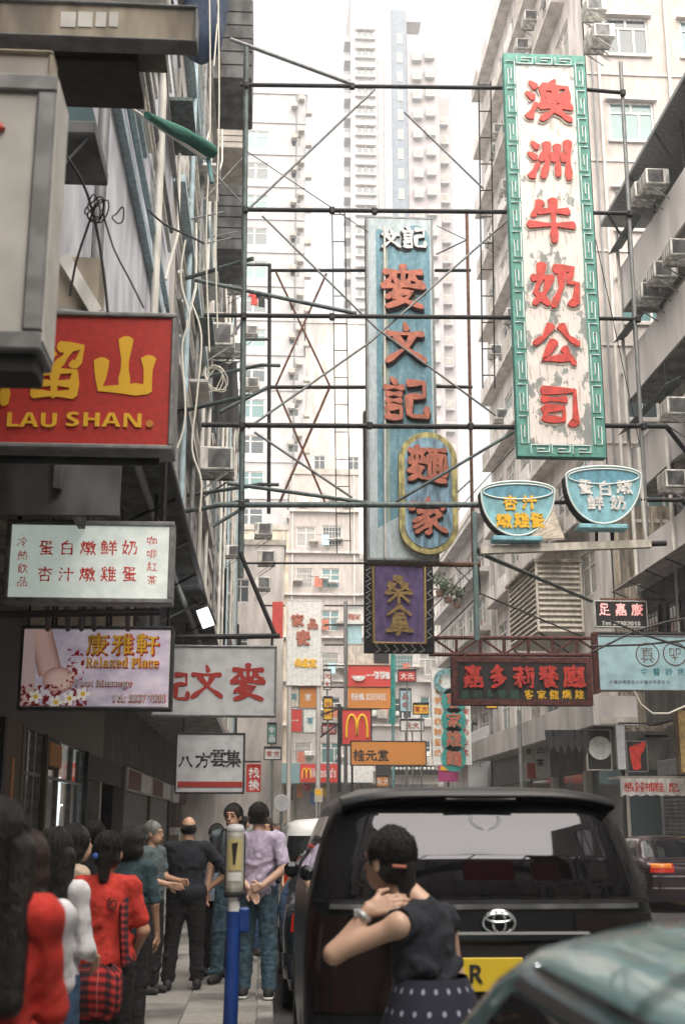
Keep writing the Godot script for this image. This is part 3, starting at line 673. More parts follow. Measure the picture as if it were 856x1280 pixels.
func setting() -> void:
	# carriageway, pavements, kerbs
	var b := MB.new()
	b.quad(Vector3(-260, -0.03, 60), Vector3(260, -0.03, 60), Vector3(260, -0.03, -420), Vector3(-260, -0.03, -420), Vector3.UP)
	structure("ground", b, M["ground"])
	b = MB.new()
	b.bb(Vector3(0.1, -0.025, -82), Vector3(9.2, 0.0, 40))
	structure("road", b, M["asphalt"])
	b = MB.new()
	for x in [0.42, 0.56, 8.75, 8.89]: b.bb(Vector3(x, 0.001, -80), Vector3(x + 0.08, 0.004, 30))
	structure("road_line", b, M["yellow_line"])
	b = MB.new()
	b.bb(Vector3(-4.5, -0.02, -82), Vector3(-0.04, 0.115, 40))
	var pv := structure("pavement", b, M["kerbstone"])
	b = MB.new()
	b.bb(Vector3(9.36, -0.02, -82), Vector3(11.6, 0.13, 40))
	structure("pavement", b, M["slab_a"])
	var sl := MB.new()
	sl.box(Vector3.ZERO, Vector3(0.592, 0.02, 0.592), 0.006)
	var slab := sl.mesh()
	var names := ["slab_a", "slab_b", "slab_c"]
	rng.seed = 5
	for i in 7:
		for k in 40:
			place(pv, "paving_slab", slab, M[names[rng.randi() % 3]], Transform3D(Basis(Vector3.UP, rng.randf_range(-0.004, 0.004)), Vector3(-0.345 - 0.6 * i, 0.12 + rng.randf() * 0.004, -8.3 - 0.6 * k)))
	for side in [0, 1]:
		b = MB.new()
		b.bb(Vector3(-0.04 if side == 0 else 9.2, -0.02, -82), Vector3(0.1 if side == 0 else 9.36, 0.12, -36.9))
		b.bb(Vector3(-0.04 if side == 0 else 9.2, -0.02, 4.5), Vector3(0.1 if side == 0 else 9.36, 0.12, 40))
		var kb := structure("kerb", b, M["kerbstone"])
		var kk := MB.new()
		kk.box(Vector3.ZERO, Vector3(0.14 if side == 0 else 0.16, 0.15, 0.894), 0.012)
		var km := kk.mesh()
		for k in 46: place(kb, "kerb_stone", km, M["kerbstone"], Transform3D(Basis.IDENTITY, Vector3(0.03 if side == 0 else 9.28, 0.055, 4.05 - 0.9 * k)))

func left_side() -> void:
	# ---- row of old shop houses whose upper floors overhang the pavement
	var specs := [
		["shop_house", "pale blue shop house overhanging the pavement behind the red dessert sign", -4.0, 19.0, 22.0, "blue_wall", "white_wall"],
		["shop_house", "cream stained shop house with hanging air conditioners beside the sign truss", 19.0, 33.0, 24.0, "white_wall", "white_wall"],
		["shop_house", "grey shop house with dark panelled balcony enclosures behind the truss post", 33.0, 50.0, 23.0, "plaster_grey", "plaster_pale"],
		["shop_house", "far pinkish shop house past the black-lettered lightbox", 50.0, 66.0, 20.0, "plaster_pink", "plaster_pink"],
	]
	for si in specs.size():
		var s = specs[si]
		var d0: float = s[2]; var d1: float = s[3]; var top: float = s[4]
		var t := thing(s[0], s[1], "building", Vector3(-5, 0, -(d0 + d1) / 2), "shop houses along the near pavement")
		var ops := []
		var fl := 5.4
		var row := 0
		while fl + 3.0 < top:
			var x := 1.0
			while x + 1.7 < d1 - d0 - 0.4:
				if not (si == 0 and row == 0 and x > 9.0) and not (si == 0 and x < 9.0):
					ops.append([x, fl - 5.4 + 1.05 + (0.55 if row == 0 else 0.0), 1.5, 1.45, ["triple", "pair", "grille"][(row + int(x)) % 3], ["window_glass", "window_teal", "curtain"][(row * 2 + int(x * 3)) % 3]])
				x += 2.35
			fl += 3.3 if row > 0 else 3.6
			row += 1
		facade(t, Transform3D(FACE_STREET_R, Vector3(-1.7, 5.4, -d0)), d1 - d0, top - 5.4, ops, s[5], 0.22)
		# body behind the front wall: slab floor over the pavement, flat roof, party walls, back wall
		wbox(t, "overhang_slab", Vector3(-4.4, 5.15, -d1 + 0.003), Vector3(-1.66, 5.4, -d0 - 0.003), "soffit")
		wbox(t, "roof", Vector3(-9, top, -d1 + 0.004), Vector3(-1.5, top + 0.3, -d0 - 0.004), "plaster_grey")
		wbox(t, "party_wall", Vector3(-9, 0.1, -d0 - 0.2), Vector3(-4.22, 5.14, -d0 - 0.005), "plaster_grey")
		wbox(t, "party_wall", Vector3(-9, 5.4, -d0 - 0.2), Vector3(-1.93, top - 0.005, -d0 - 0.005), "plaster_grey")
		wbox(t, "party_wall", Vector3(-9, 0.1, -d1 + 0.006), Vector3(-4.22, 5.14, -d1 + 0.2), "plaster_grey")
		wbox(t, "party_wall", Vector3(-9, 5.4, -d1 + 0.006), Vector3(-1.93, top - 0.005, -d1 + 0.2), "plaster_grey")
		wbox(t, "back_wall", Vector3(-9.2, 0.1, -d1), Vector3(-9.0, top, -d0), "plaster_grey")
		# ledges, gutters and conduits that run along the front
		rng.seed = 40 + si
		fl = 9.0
		while fl < top:
			wbox(t, "ledge", Vector3(-1.7, fl - 0.07, -d1 + 0.05), Vector3(-1.7 + 0.05 + rng.randf() * (0.08 if si == 0 else 0.22), fl + 0.07, -d0 - 0.05), ["pale_blue_pipe", "plaster_pale", "white_wall"][rng.randi() % 3] if si < 2 else s[6], 0.01)
			for k in (9 if si < 2 else 5):
				var y := fl + 0.2 + k * (0.3 if si < 2 else 0.5) + rng.randf() * 0.3
				if y > top - 0.2: continue
				var a := d0 + rng.randf() * 3.0; var e := d1 - rng.randf() * 5.0
				wtube(t, "conduit", [Vector3(-1.64, y, -a), Vector3(-1.62, y + rng.randf_range(-0.2, 0.2), -(a + e) / 2), Vector3(-1.64, y + rng.randf_range(-0.1, 0.1), -e)], 0.02 + rng.randf() * 0.03, ["pvc", "white_paint", "pale_blue_pipe", "steel_grey", "cable_white", "pvc"][rng.randi() % 6])
			fl += 3.3
		if si < 2:
			for k in 22:
				var y := rng.randf_range(9.3, top - 1.0); var dd := rng.randf_range(maxf(d0, 10.0), d1 - 1.0)
				match k % 4:
					0: wbox(t, "meter_box", Vector3(-1.7, y, -dd - 0.4), Vector3(-1.52, y + 0.5, -dd), ["plaster_pale", "pale_blue_pipe", "ac_white"][k % 3], 0.01)
					1: wbox(t, "window_hood", Vector3(-1.7, y, -dd - 1.6), Vector3(-1.25, y + 0.06, -dd), ["white_paint", "steel_green", "plaster_pale"][k % 3])
					2: wtube(t, "branch_pipe", [Vector3(-1.6, y, -dd), Vector3(-1.45, y + 0.9, -dd - 0.2), Vector3(-1.5, y + 2.4, -dd - 0.5)], 0.03, "pvc")
					3: wtube(t, "drying_pole", [Vector3(-1.7, y, -dd), Vector3(-0.95, y + 0.25, -dd - 0.1)], 0.018, "steel_grey")
		for k in 4:
			var dd := lerpf(d0 + 1.2, d1 - 0.8, (k + 0.5) / 4.0)
			wtube(t, "drain_pipe", [Vector3(-1.58, 5.5, -dd), Vector3(-1.58, top + 0.1, -dd)], 0.055, ["pvc", "pale_blue_pipe", "steel_grey", "pvc"][(k + si) % 4], 8)
		# ground floor shop wall, set back behind the pavement
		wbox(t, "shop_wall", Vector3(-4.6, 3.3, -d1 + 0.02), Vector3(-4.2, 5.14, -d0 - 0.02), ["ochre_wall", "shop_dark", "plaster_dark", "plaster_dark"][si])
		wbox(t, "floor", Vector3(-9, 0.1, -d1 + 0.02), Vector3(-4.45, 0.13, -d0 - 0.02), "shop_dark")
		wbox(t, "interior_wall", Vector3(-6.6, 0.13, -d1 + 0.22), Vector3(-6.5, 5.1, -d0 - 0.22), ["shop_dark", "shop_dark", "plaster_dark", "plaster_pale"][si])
	# ---- shop fronts, bay by bay
	var y1 := 3.3
	var bays := [[16.0, 20.0, "glass"], [20.0, 21.6, "column"], [21.6, 24.0, "glass"], [24.0, 29.6, "glass"], [29.6, 37.5, "dark"], [37.5, 46.0, "shutter"], [46.0, 55.5, "shutter"], [55.5, 60.0, "open"], [60.0, 65.5, "open"]]
	var lb := ["glass shopfront nearest the picture edge behind queue", "dark pillar clad in brown timber between glass fronts", "glass door front of dairy shop with alloy frame", "glass shopfront with upright white light tube inside", "wide black doorway between glass front and shutters", "first roller shutter with posters above, past the black doorway", "second roller shutter with posters above, farther along", "open shop with goods racks under the black-lettered lightbox", "farthest open shop on the near pavement"]
	for i in bays.size():
		var q = bays[i]
		var a: float = q[0]; var e: float = q[1]
		var t := thing("shopfront", lb[i], "shopfront", Vector3(-4.2, 0.13, -(a + e) / 2), "shop fronts on the near pavement")
		wbox(t, "pier", Vector3(-4.45, 0.13, -a - 0.22), Vector3(-4.1, y1, -a), ["wood_brown", "black", "shop_dark"][i % 3], 0.01)
		match q[2]:
			"glass":
				wbox(t, "plinth", Vector3(-4.35, 0.13, -e + 0.01), Vector3(-4.16, 0.45, -a - 0.23), "black")
				var n := 3
				for k in n:
					var z0 := lerpf(a + 0.24, e - 0.02, float(k) / n); var z1 := lerpf(a + 0.24, e - 0.02, float(k + 1) / n)
					var f := MB.new()
					f.bb(Vector3(-4.3, 0.46, -z0 - 0.06), Vector3(-4.2, y1 - 0.02, -z0 - 0.005)); f.bb(Vector3(-4.3, 0.46, -z1 + 0.005), Vector3(-4.2, y1 - 0.02, -z1 + 0.06))
					f.bb(Vector3(-4.3, 2.5, -z1 + 0.06), Vector3(-4.2, 2.56, -z0 - 0.06)); f.bb(Vector3(-4.3, 0.46, -z1 + 0.06), Vector3(-4.2, 0.53, -z0 - 0.06))
					var w := wpart(t, "window", f, M["alu_frame"])
					wbox(w, "pane", Vector3(-4.26, 0.53, -z1 + 0.06), Vector3(-4.25, y1 - 0.03, -z0 - 0.06), "shop_glass")
			"shutter":
				wbox(t, "shutter_box", Vector3(-4.4, 2.62, -e + 0.01), Vector3(-4.05, y1, -a - 0.23), "plaster_grey", 0.01)
				var f := MB.new()
				var yy := 0.16
				while yy < 2.6:
					f.bb(Vector3(-4.24, yy, -e + 0.01), Vector3(-4.2, yy + 0.055, -a - 0.23), 0.012)
					yy += 0.072
				f.bb(Vector3(-4.26, 0.14, -e + 0.01), Vector3(-4.235, 2.6, -a - 0.23))
				var sh := wpart(t, "shutter_slats", f, M["shutter"])
				sh.set_meta("kind", "stuff")
				wbox(t, "poster", Vector3(-4.048, 2.68, -e + 0.5), Vector3(-4.035, y1 - 0.05, -(a + e) / 2 - 0.1), "lightbox_grey")
				wbox(t, "poster", Vector3(-4.048, 2.68, -(a + e) / 2 + 0.1), Vector3(-4.035, y1 - 0.05, -a - 0.5), "steel_red")
			"column":
				wbox(t, "panel", Vector3(-4.4, 0.13, -e + 0.01), Vector3(-4.12, y1, -a - 0.23), "wood_brown", 0.015)
				wbox(t, "notice", Vector3(-4.118, 2.0, -e + 0.6), Vector3(-4.11, 2.7, -a - 0.8), "orange")
			"dark":
				wbox(t, "door", Vector3(-4.9, 0.13, -e + 0.02), Vector3(-4.82, y1, -a - 0.24), "black")
				wbox(t, "door_frame", Vector3(-4.35, 2.7, -e + 0.02), Vector3(-4.2, y1, -a - 0.24), "near_black")
			"open":
				wbox(t, "fascia", Vector3(-4.35, 2.6, -e + 0.02), Vector3(-4.0, y1, -a - 0.24), ["steel_red", "lightbox_grey"][i % 2], 0.01)
				for k in 5:
					var z := lerpf(a + 0.6, e - 0.6, k / 4.0)
					wbox(t, "goods_rack", Vector3(-4.15, 0.13, -z - 0.35), Vector3(-3.7, 1.2 + 0.3 * (k % 3), -z + 0.35), ["wood_brown", "white_paint", "steel_red", "ochre_wall", "shutter"][k], 0.02)
	# ---- dark sheet canopy above the pavement, in front of the overhang
	var cp := thing("canopy", "dark sheet metal canopy over the queue with slanted stays", "canopy", Vector3(-1.4, 5.15, -18))
	var cm := MB.new()
	for k in 15:
		var z0 := -10.2 - k * 1.1
		cm.box(Vector3(-1.34, 5.21, z0 - 0.55), Vector3(0.66, 0.03, 1.09), 0.005, Basis(Vector3(0, 0, 1), 0.03 * sin(k * 2.3)))
	wpart(cp, "roof_sheet", cm, M["dark_sheet"])
	wbox(cp, "edge_angle", Vector3(-1.02, 5.12, -26.7), Vector3(-0.97, 5.19, -10.2), "steel_dark")
	wtube(cp, "gutter_pipe", [Vector3(-1.28, 5.02, -10.5), Vector3(-1.3, 5.0, -18), Vector3(-1.26, 5.02, -26.4)], 0.05, "steel_grey", 8)
	for k in 8:
		var z := -11.0 - k * 2.1
		wtube(cp, "stay", [Vector3(-1.68, 4.75, z), Vector3(-1.02, 5.1, z - 0.05)], 0.022, "steel_grey" if k % 2 == 0 else "steel_dark")
		wtube(cp, "hanger", [Vector3(-1.7, 4.4, z - 0.6), Vector3(-1.35, 4.4, z - 0.6)], 0.018, "white_paint")
	wbox(cp, "fascia", Vector3(-1.72, 4.25, -26.6), Vector3(-1.66, 5.14, -9.6), "dark_sheet")
	wbox(cp, "end_panel", Vector3(-4.3, 4.05, -9.75), Vector3(-1.2, 5.12, -9.68), "dark_sheet")
	# ---- transom lights over the dairy shop and ceiling lamps
	for k in 4:
		var c := W(52 + 34 * k, 768, 14.6)
		var t := thing("transom_window", "%s pale yellow transom pane above the foot massage sign" % ["first", "second", "third", "last"][k], "window", c, "transom panes over the dairy shop")
		wbox(t, "frame", c - Vector3(0.15, 0.19, 0.04), c + Vector3(0.15, 0.19, -0.01), "near_black")
		wbox(t, "pane", c - Vector3(0.12, 0.16, 0.01), c + Vector3(0.12, 0.16, 0.01), "cream_wall")
	var fc := W(257, 772, 19.0)
	var fl := thing("flood_light", "lit white floodlight under the dark canopy edge", "lamp", fc)
	var hb := MB.new()
	var tilt := Basis(Vector3(1, 0, 0), 0.5) * Basis(Vector3(0, 0, 1), 0.35)
	hb.box(fc + tilt * Vector3(0, 0, -0.05), Vector3(0.24, 0.36, 0.1), 0.02, tilt)
	wpart(fl, "housing", hb, M["black"])
	hb = MB.new()
	hb.box(fc + tilt * Vector3(0, 0, 0.006), Vector3(0.19, 0.31, 0.012), 0.0, tilt)
	wpart(fl, "lens", hb, glow("flood_lens", Color(1, 0.98, 0.95), 0.16))
	wtube(fl, "arm", [fc + Vector3(0, 0.1, -0.08), Vector3(-1.2, 5.1, fc.z - 0.1)], 0.02, "steel_dark")
	var om := OmniLight3D.new()
	om.name = "light"
	om.light_energy = 0.02; om.light_size = 0.05; om.omni_range = 15; om.omni_attenuation = 2.0; om.shadow_enabled = true
	om.position = tilt * Vector3(0, 0, 0.16)
	fl.add_child(om)
	var tc := W(71, 1002, 17.0)
	tc = Vector3(-4.45, 1.9, -16.9)
	# light tube just inside the glass
	for q in [[Vector3(-4.5, 1.45, -27.9), Vector3(-4.5, 2.65, -27.9), "upright fluorescent tube shining behind the shop glass"]]:
		var lt := thing("light_tube", q[2], "lamp", q[0])
		wbox(lt, "housing", q[0] + Vector3(-0.12, -0.05, -0.12), q[1] + Vector3(-0.04, 0.05, 0.12), "white_paint")
		var tb := MB.new()
		tb.tube([q[0], q[1]], 0.06, 8)
		wpart(lt, "tube", tb, glow("tube_glow", Color(0.93, 1.0, 1.0), 0.5))
		var o2 := OmniLight3D.new()
		o2.name = "light"
		o2.light_energy = 0.06; o2.light_size = 0.02; o2.omni_range = 12; o2.omni_attenuation = 2.0; o2.shadow_enabled = true
		o2.light_color = Color(0.93, 1, 1)
		o2.position = Vector3(0.12, 0.6, 0)
		lt.add_child(o2)
	var on := thing("notice_board", "orange notice panel on the dairy shop front", "notice", Vector3(-4.15, 2.75, -25.2))
	wbox(on, "panel", Vector3(-4.19, 2.75, -25.9), Vector3(-4.13, 3.2, -24.5), "orange", 0.008)
	wbox(on, "rim", Vector3(-4.195, 2.71, -25.94), Vector3(-4.17, 3.24, -24.46), "near_black")
	# ---- clutter on the upper fronts
	var acs := [
		[250, 292, 405, 446, 30.0, "upper of the two big window air conditioners left of the truss post"],
		[250, 292, 552, 606, 26.0, "lower big window air conditioner beside the canopy end"],
		[284, 306, 318, 345, 36.0, "air conditioner under the dark slatted panel"],
		[284, 306, 345, 368, 37.0, "air conditioner with laundry hanging next to it"],
		[286, 306, 428, 448, 40.0, "small air conditioner right behind the truss post, above the black cloth"],
		[282, 300, 675, 705, 40.0, "air conditioner above the red banner end"],
		[318, 340, 655, 672, 52.0, "top air conditioner in the far cluster by the corner block"],
		[322, 344, 690, 706, 54.0, "middle air conditioner in the far cluster, dark underneath"],
		[318, 338, 722, 738, 52.0, "lowest air conditioner in the far cluster over the red sign edge"],
		[306, 322, 405, 425, 44.0, "tiny air conditioner right of the truss post near the laundry"],
		[306, 324, 470, 492, 46.0, "tiny air conditioner right of the truss post at the second crossing"],
	]
	for q in acs:
		var c := W((q[0] + q[1]) / 2.0, (q[2] + q[3]) / 2.0, q[4])
		var wd: float = (W(q[1], q[2], q[4]).x - W(q[0], q[2], q[4]).x)
		ac_unit(Vector3(c.x - wd / 2, c.y, c.z), PI / 2, wd / 0.7, q[5], "air conditioners on the near side")
	var g := MB.new()
	# dark panelled enclosures sticking out of the fronts
	for q in [[276, 316, 0, 98, 26.0, "black sheet balcony enclosure at the top beside the sky"], [270, 306, 232, 312, 31.0, "dark slatted balcony panel behind the truss post"], [274, 306, 140, 185, 33.0, "grey stained balcony box above the slatted panel"]]:
		var a := W(q[0], q[3], q[4]); var e := W(q[1], q[2], q[4])
		var t := thing("balcony_enclosure", q[5], "balcony", Vector3((a.x + e.x) / 2, a.y, a.z), "balcony enclosures on the near side")
		wbox(t, "shell", Vector3(-1.69, a.y, a.z - 2.2), Vector3(e.x - 0.02, e.y, a.z), "dark_sheet" if q[4] < 32 else "plaster_grey")
		var cnt := 6
		for k in cnt:
			var yy := lerpf(a.y, e.y, float(k) / cnt)
			wbox(t, "slat", Vector3(a.x, yy + 0.02, a.z), Vector3(e.x, lerpf(a.y, e.y, (k + 1.0) / cnt) - 0.03, a.z + 0.03), "dark_sheet" if q[4] < 32 else "plaster_grey")
			wbox(t, "slat", Vector3(e.x - 0.02, yy + 0.02, a.z - 2.2), Vector3(e.x + 0.01, lerpf(a.y, e.y, (k + 1.0) / cnt) - 0.03, a.z), "dark_sheet" if q[4] < 32 else "plaster_grey")
	# navy tarpaulin bundle
	var tp := W(252, 44, 19.0)
	var tt := thing("tarpaulin", "navy blue tarpaulin bundle hanging at the top of the pale front", "tarpaulin", tp)
	var rings := []
	for k in 9:
		var u := k / 8.0
		var y := 0.95 - 1.5 * u
		var rr := 0.42 * sqrt(maxf(0.02, 1.0 - pow(maxf(0.0, (u - 0.55) / 0.45), 2.0)))
		var ring := []
		for j in 14:
			var an := TAU * j / 14.0
			ring.append(Vector3(cos(an) * rr * (1.0 + 0.12 * sin(an * 3 + k)), y, sin(an) * rr * (1.0 + 0.1 * cos(an * 4 + k * 0.7))))
		rings.append(ring)
	var rb := MB.new()
	rb.loft(rings, true, true, true)
	part(tt, "bundle", rb, M["navy_tarp"])
	wtube(tt, "rope", [tp + Vector3(0.2, 1.2, 0.1), tp + Vector3(0.3, 0.3, 0.34), tp + Vector3(0.25, -0.8, 0.3)], 0.015, "cable_white")
	# folded green awning on its arm
	var g0 := W(150, 124, 11.9); var g1 := W(262, 188, 13.6)
	var ga := thing("folded_awning", "folded dark green canvas awning on a white arm", "awning", g0)
	rb = MB.new()
	rings = []
	for k in 9:
		var u := 0.28 + 0.72 * k / 8.0
		var p := g0.lerp(g1, u) - g0
		var ax := (g1 - g0).normalized()
		var sd := ax.cross(Vector3.UP).normalized(); var up := sd.cross(ax)
		var ring := []
		for j in 12:
			var an := TAU * j / 12.0
			var rr := (0.02 + 0.085 * u) * (1.0 + 0.18 * sin(an * 2 + u * 9))
			ring.append(p + sd * cos(an) * rr + up * sin(an) * rr)
		rings.append(ring)
	rb.loft(rings, true, true, true)
	part(ga, "canvas", rb, M["green_canvas"])
	wtube(ga, "arm", [g0 + Vector3(-0.1, 0.05, 0), g0.lerp(g1, 0.95) + Vector3(0, -0.14, 0)], 0.022, "white_paint")
	wtube(ga, "arm", [g1 + Vector3(-0.02, -0.05, 0), g1 + Vector3(0.04, -0.45, 0.02)], 0.03, "teal_pipe")
	# small barrel awning
	var ba := thing("window_hood", "small dark teal curved window hood beside the grey signbox", "awning", W(98, 180, 8.4))
	rb = MB.new()
	rings = []
	var c0 := W(68, 182, 8.4)
	for k in 9:
		var an := PI * 0.5 * k / 8.0
		var ring := []
		for x in [0.0, 0.34]:
			ring.append(Vector3(c0.x + x * sin(an * 0.6 + 0.6), c0.y + 0.06 + 0.36 * cos(an), c0.z + 0.38 * sin(an)) - ba.position)
		rings.append(ring)
	var pl := PackedVector2Array()
	for k in 9: pl.append(Vector2(0.33 * sin(PI * 0.5 * k / 8.0), 0.36 * cos(PI * 0.5 * k / 8.0)))
	pl.append(Vector2(0, 0))
	rb.prism(pl, -0.5, 0.25, Transform3D(Basis.IDENTITY, c0 + Vector3(0, 0.06, 0) - ba.position))
	part(ba, "hood", rb, M["teal_awning"])
	wbox(ba, "valance", c0 + Vector3(0.0, -0.05, -0.5), c0 + Vector3(0.34, 0.055, 0.27), "dark_sheet", 0.01)
	wtube(ba, "stay", [c0 + Vector3(0.28, -0.05, 0.2), c0 + Vector3(0.0, -0.35, 0.1)], 0.012, "steel_grey")
	# black cloth
	var bc := thing("black_cloth", "black cloth sheet hung below the upper air conditioner", "cloth", W(282, 530, 31))
	var ca := W(262, 452, 31); var ce := W(300, 530, 31)
	rb = MB.new()
	rings = []
	for k in 8:
		var y := lerpf(ca.y, ce.y, k / 7.0)
		var ring := []
		for j in 9:
			var u := j / 8.0
			ring.append(Vector3(lerpf(ca.x, ce.x - 0.12 * (1.0 - k / 7.0), u), y + 0.03 * sin(u * 7), ca.z + 0.05 * sin(u * 16 + k * 0.3)) - bc.position)
		rings.append(ring)
	rb.loft(rings, false)
	part(bc, "sheet", rb, M["near_black"])
	wtube(bc, "rail", [ca + Vector3(-0.2, 0.02, 0), Vector3(ce.x + 0.05, ca.y + 0.02, ca.z)], 0.02, "steel_grey")
	# laundry
	for q in [[318, 372, "red shirt drying between the truss post and the pole", "letter_red"], [327, 374, "dark trousers drying beside the red shirt", "near_black"]]:
		var c := W(q[0], q[1], 37.0)
		var t := thing("laundry", q[2], "laundry", c - Vector3(0, 0.25, 0), "laundry on the near side")
		rb = MB.new()
		rb.prism(PackedVector2Array([Vector2(-0.16, 0.2), Vector2(0.16, 0.22), Vector2(0.2, 0.0), Vector2(0.1, 0.05), Vector2(0.11, -0.28), Vector2(-0.1, -0.25), Vector2(-0.1, 0.04), Vector2(-0.19, 0.02)]), -0.03, 0.03, Transform3D(Basis.IDENTITY, Vector3(0, 0.25, 0)))
		part(t, "garment", rb, M[q[3]])
	# cables
	var cables := [
		[[[262, -5, 17], [263, 150, 17], [258, 300, 17], [262, 440, 17]], "cable_white", 0.012, "pale cable hanging straight down past the navy tarpaulin"],
		[[[273, -5, 17], [274, 140, 17], [270, 300, 17], [272, 410, 17]], "cable_white", 0.012, "second pale cable just beside the straight one"],
		[[[232, 300, 15], [226, 350, 15], [238, 400, 15], [228, 430, 15], [232, 520, 15], [222, 560, 15]], "cable_white", 0.014, "pale cable snaking down beside the red sign's edge"],
		[[[240, 380, 16], [252, 420, 16], [246, 500, 16], [240, 560, 16], [252, 600, 16], [250, 640, 16]], "cable_white", 0.014, "pale cable looping under the lower air conditioner"],
		[[[80, 190, 7], [100, 220, 7], [118, 270, 7], [130, 340, 7], [135, 390, 7]], "cable_dark", 0.009, "dark cable running down beside the grey signbox"],
		[[[120, 255, 7], [108, 290, 7], [95, 330, 7], [88, 370, 7]], "cable_dark", 0.008, "thin dark cable splitting off to the white brace"],
		[[[128, 262, 7], [142, 310, 7], [160, 345, 7], [180, 385, 7]], "cable_dark", 0.006, "thin dark cable crossing the pale blue wall"],
		[[[185, 262, 13], [205, 280, 13], [230, 292, 13], [255, 304, 13]], "steel_dark", 0.014, "dark sagging cable across the upper front"],
		[[[206, 0, 14], [208, 80, 14], [214, 160, 14], [222, 240, 14], [226, 290, 14]], "cable_dark", 0.012, "dark cable down the cream front above the green awning"],
	]
	for q in cables:
		var pts := []
		for p in q[0]: pts.append(W(p[0], p[1], p[2]))
		var cu := Curve3D.new()
		for k in pts.size():
			var tn: Vector3 = (pts[mini(k + 1, pts.size() - 1)] - pts[maxi(k - 1, 0)]) / 6.0
			cu.add_point(pts[k], -tn, tn)
		var sm := []
		for k in 25: sm.append(cu.sample_baked(cu.get_baked_length() * k / 24.0))
		var t := thing("cable", q[3], "cable", sm[24], "loose cables on the near side")
		wtube(t, "sheath", sm, q[2], q[1], 5)
	for q in [[268, 470, 24.0, 0.34, "cable_white", "coil of pale cable hanging beside the black cloth"], [121, 262, 7.0, 0.09, "cable_dark", "tangle of dark cable on the pale blue wall"], [148, 268, 7.0, 0.06, "cable_dark", "small open loop of dark cable on the pale blue wall"]]:
		var c := W(q[0], q[1], q[2])
		var t := thing("cable_coil", q[5], "cable", c, "cable coils on the near side")
		for lp in 4:
			var pts := []
			var ox: float = rng.randf_range(-0.18, 0.18) * q[3]; var oy: float = rng.randf_range(-0.25, 0.12) * q[3]; var tw := rng.randf_range(-0.6, 0.6); var sq := rng.randf_range(0.5, 0.9)
			for k in 21:
				var an := TAU * k / 20.0
				var rr: float = q[3] * (0.8 + 0.12 * rng.randf() * sin(an * 2 + tw))
				pts.append(c + Vector3(ox + cos(an + tw) * rr * sq, oy + sin(an) * rr, 0.02 * lp + 0.03 * sin(an * 2)))
			wtube(t, "loop", pts, 0.012 if q[2] > 10 else 0.005, q[4], 5)
			if q[1] == 268: break

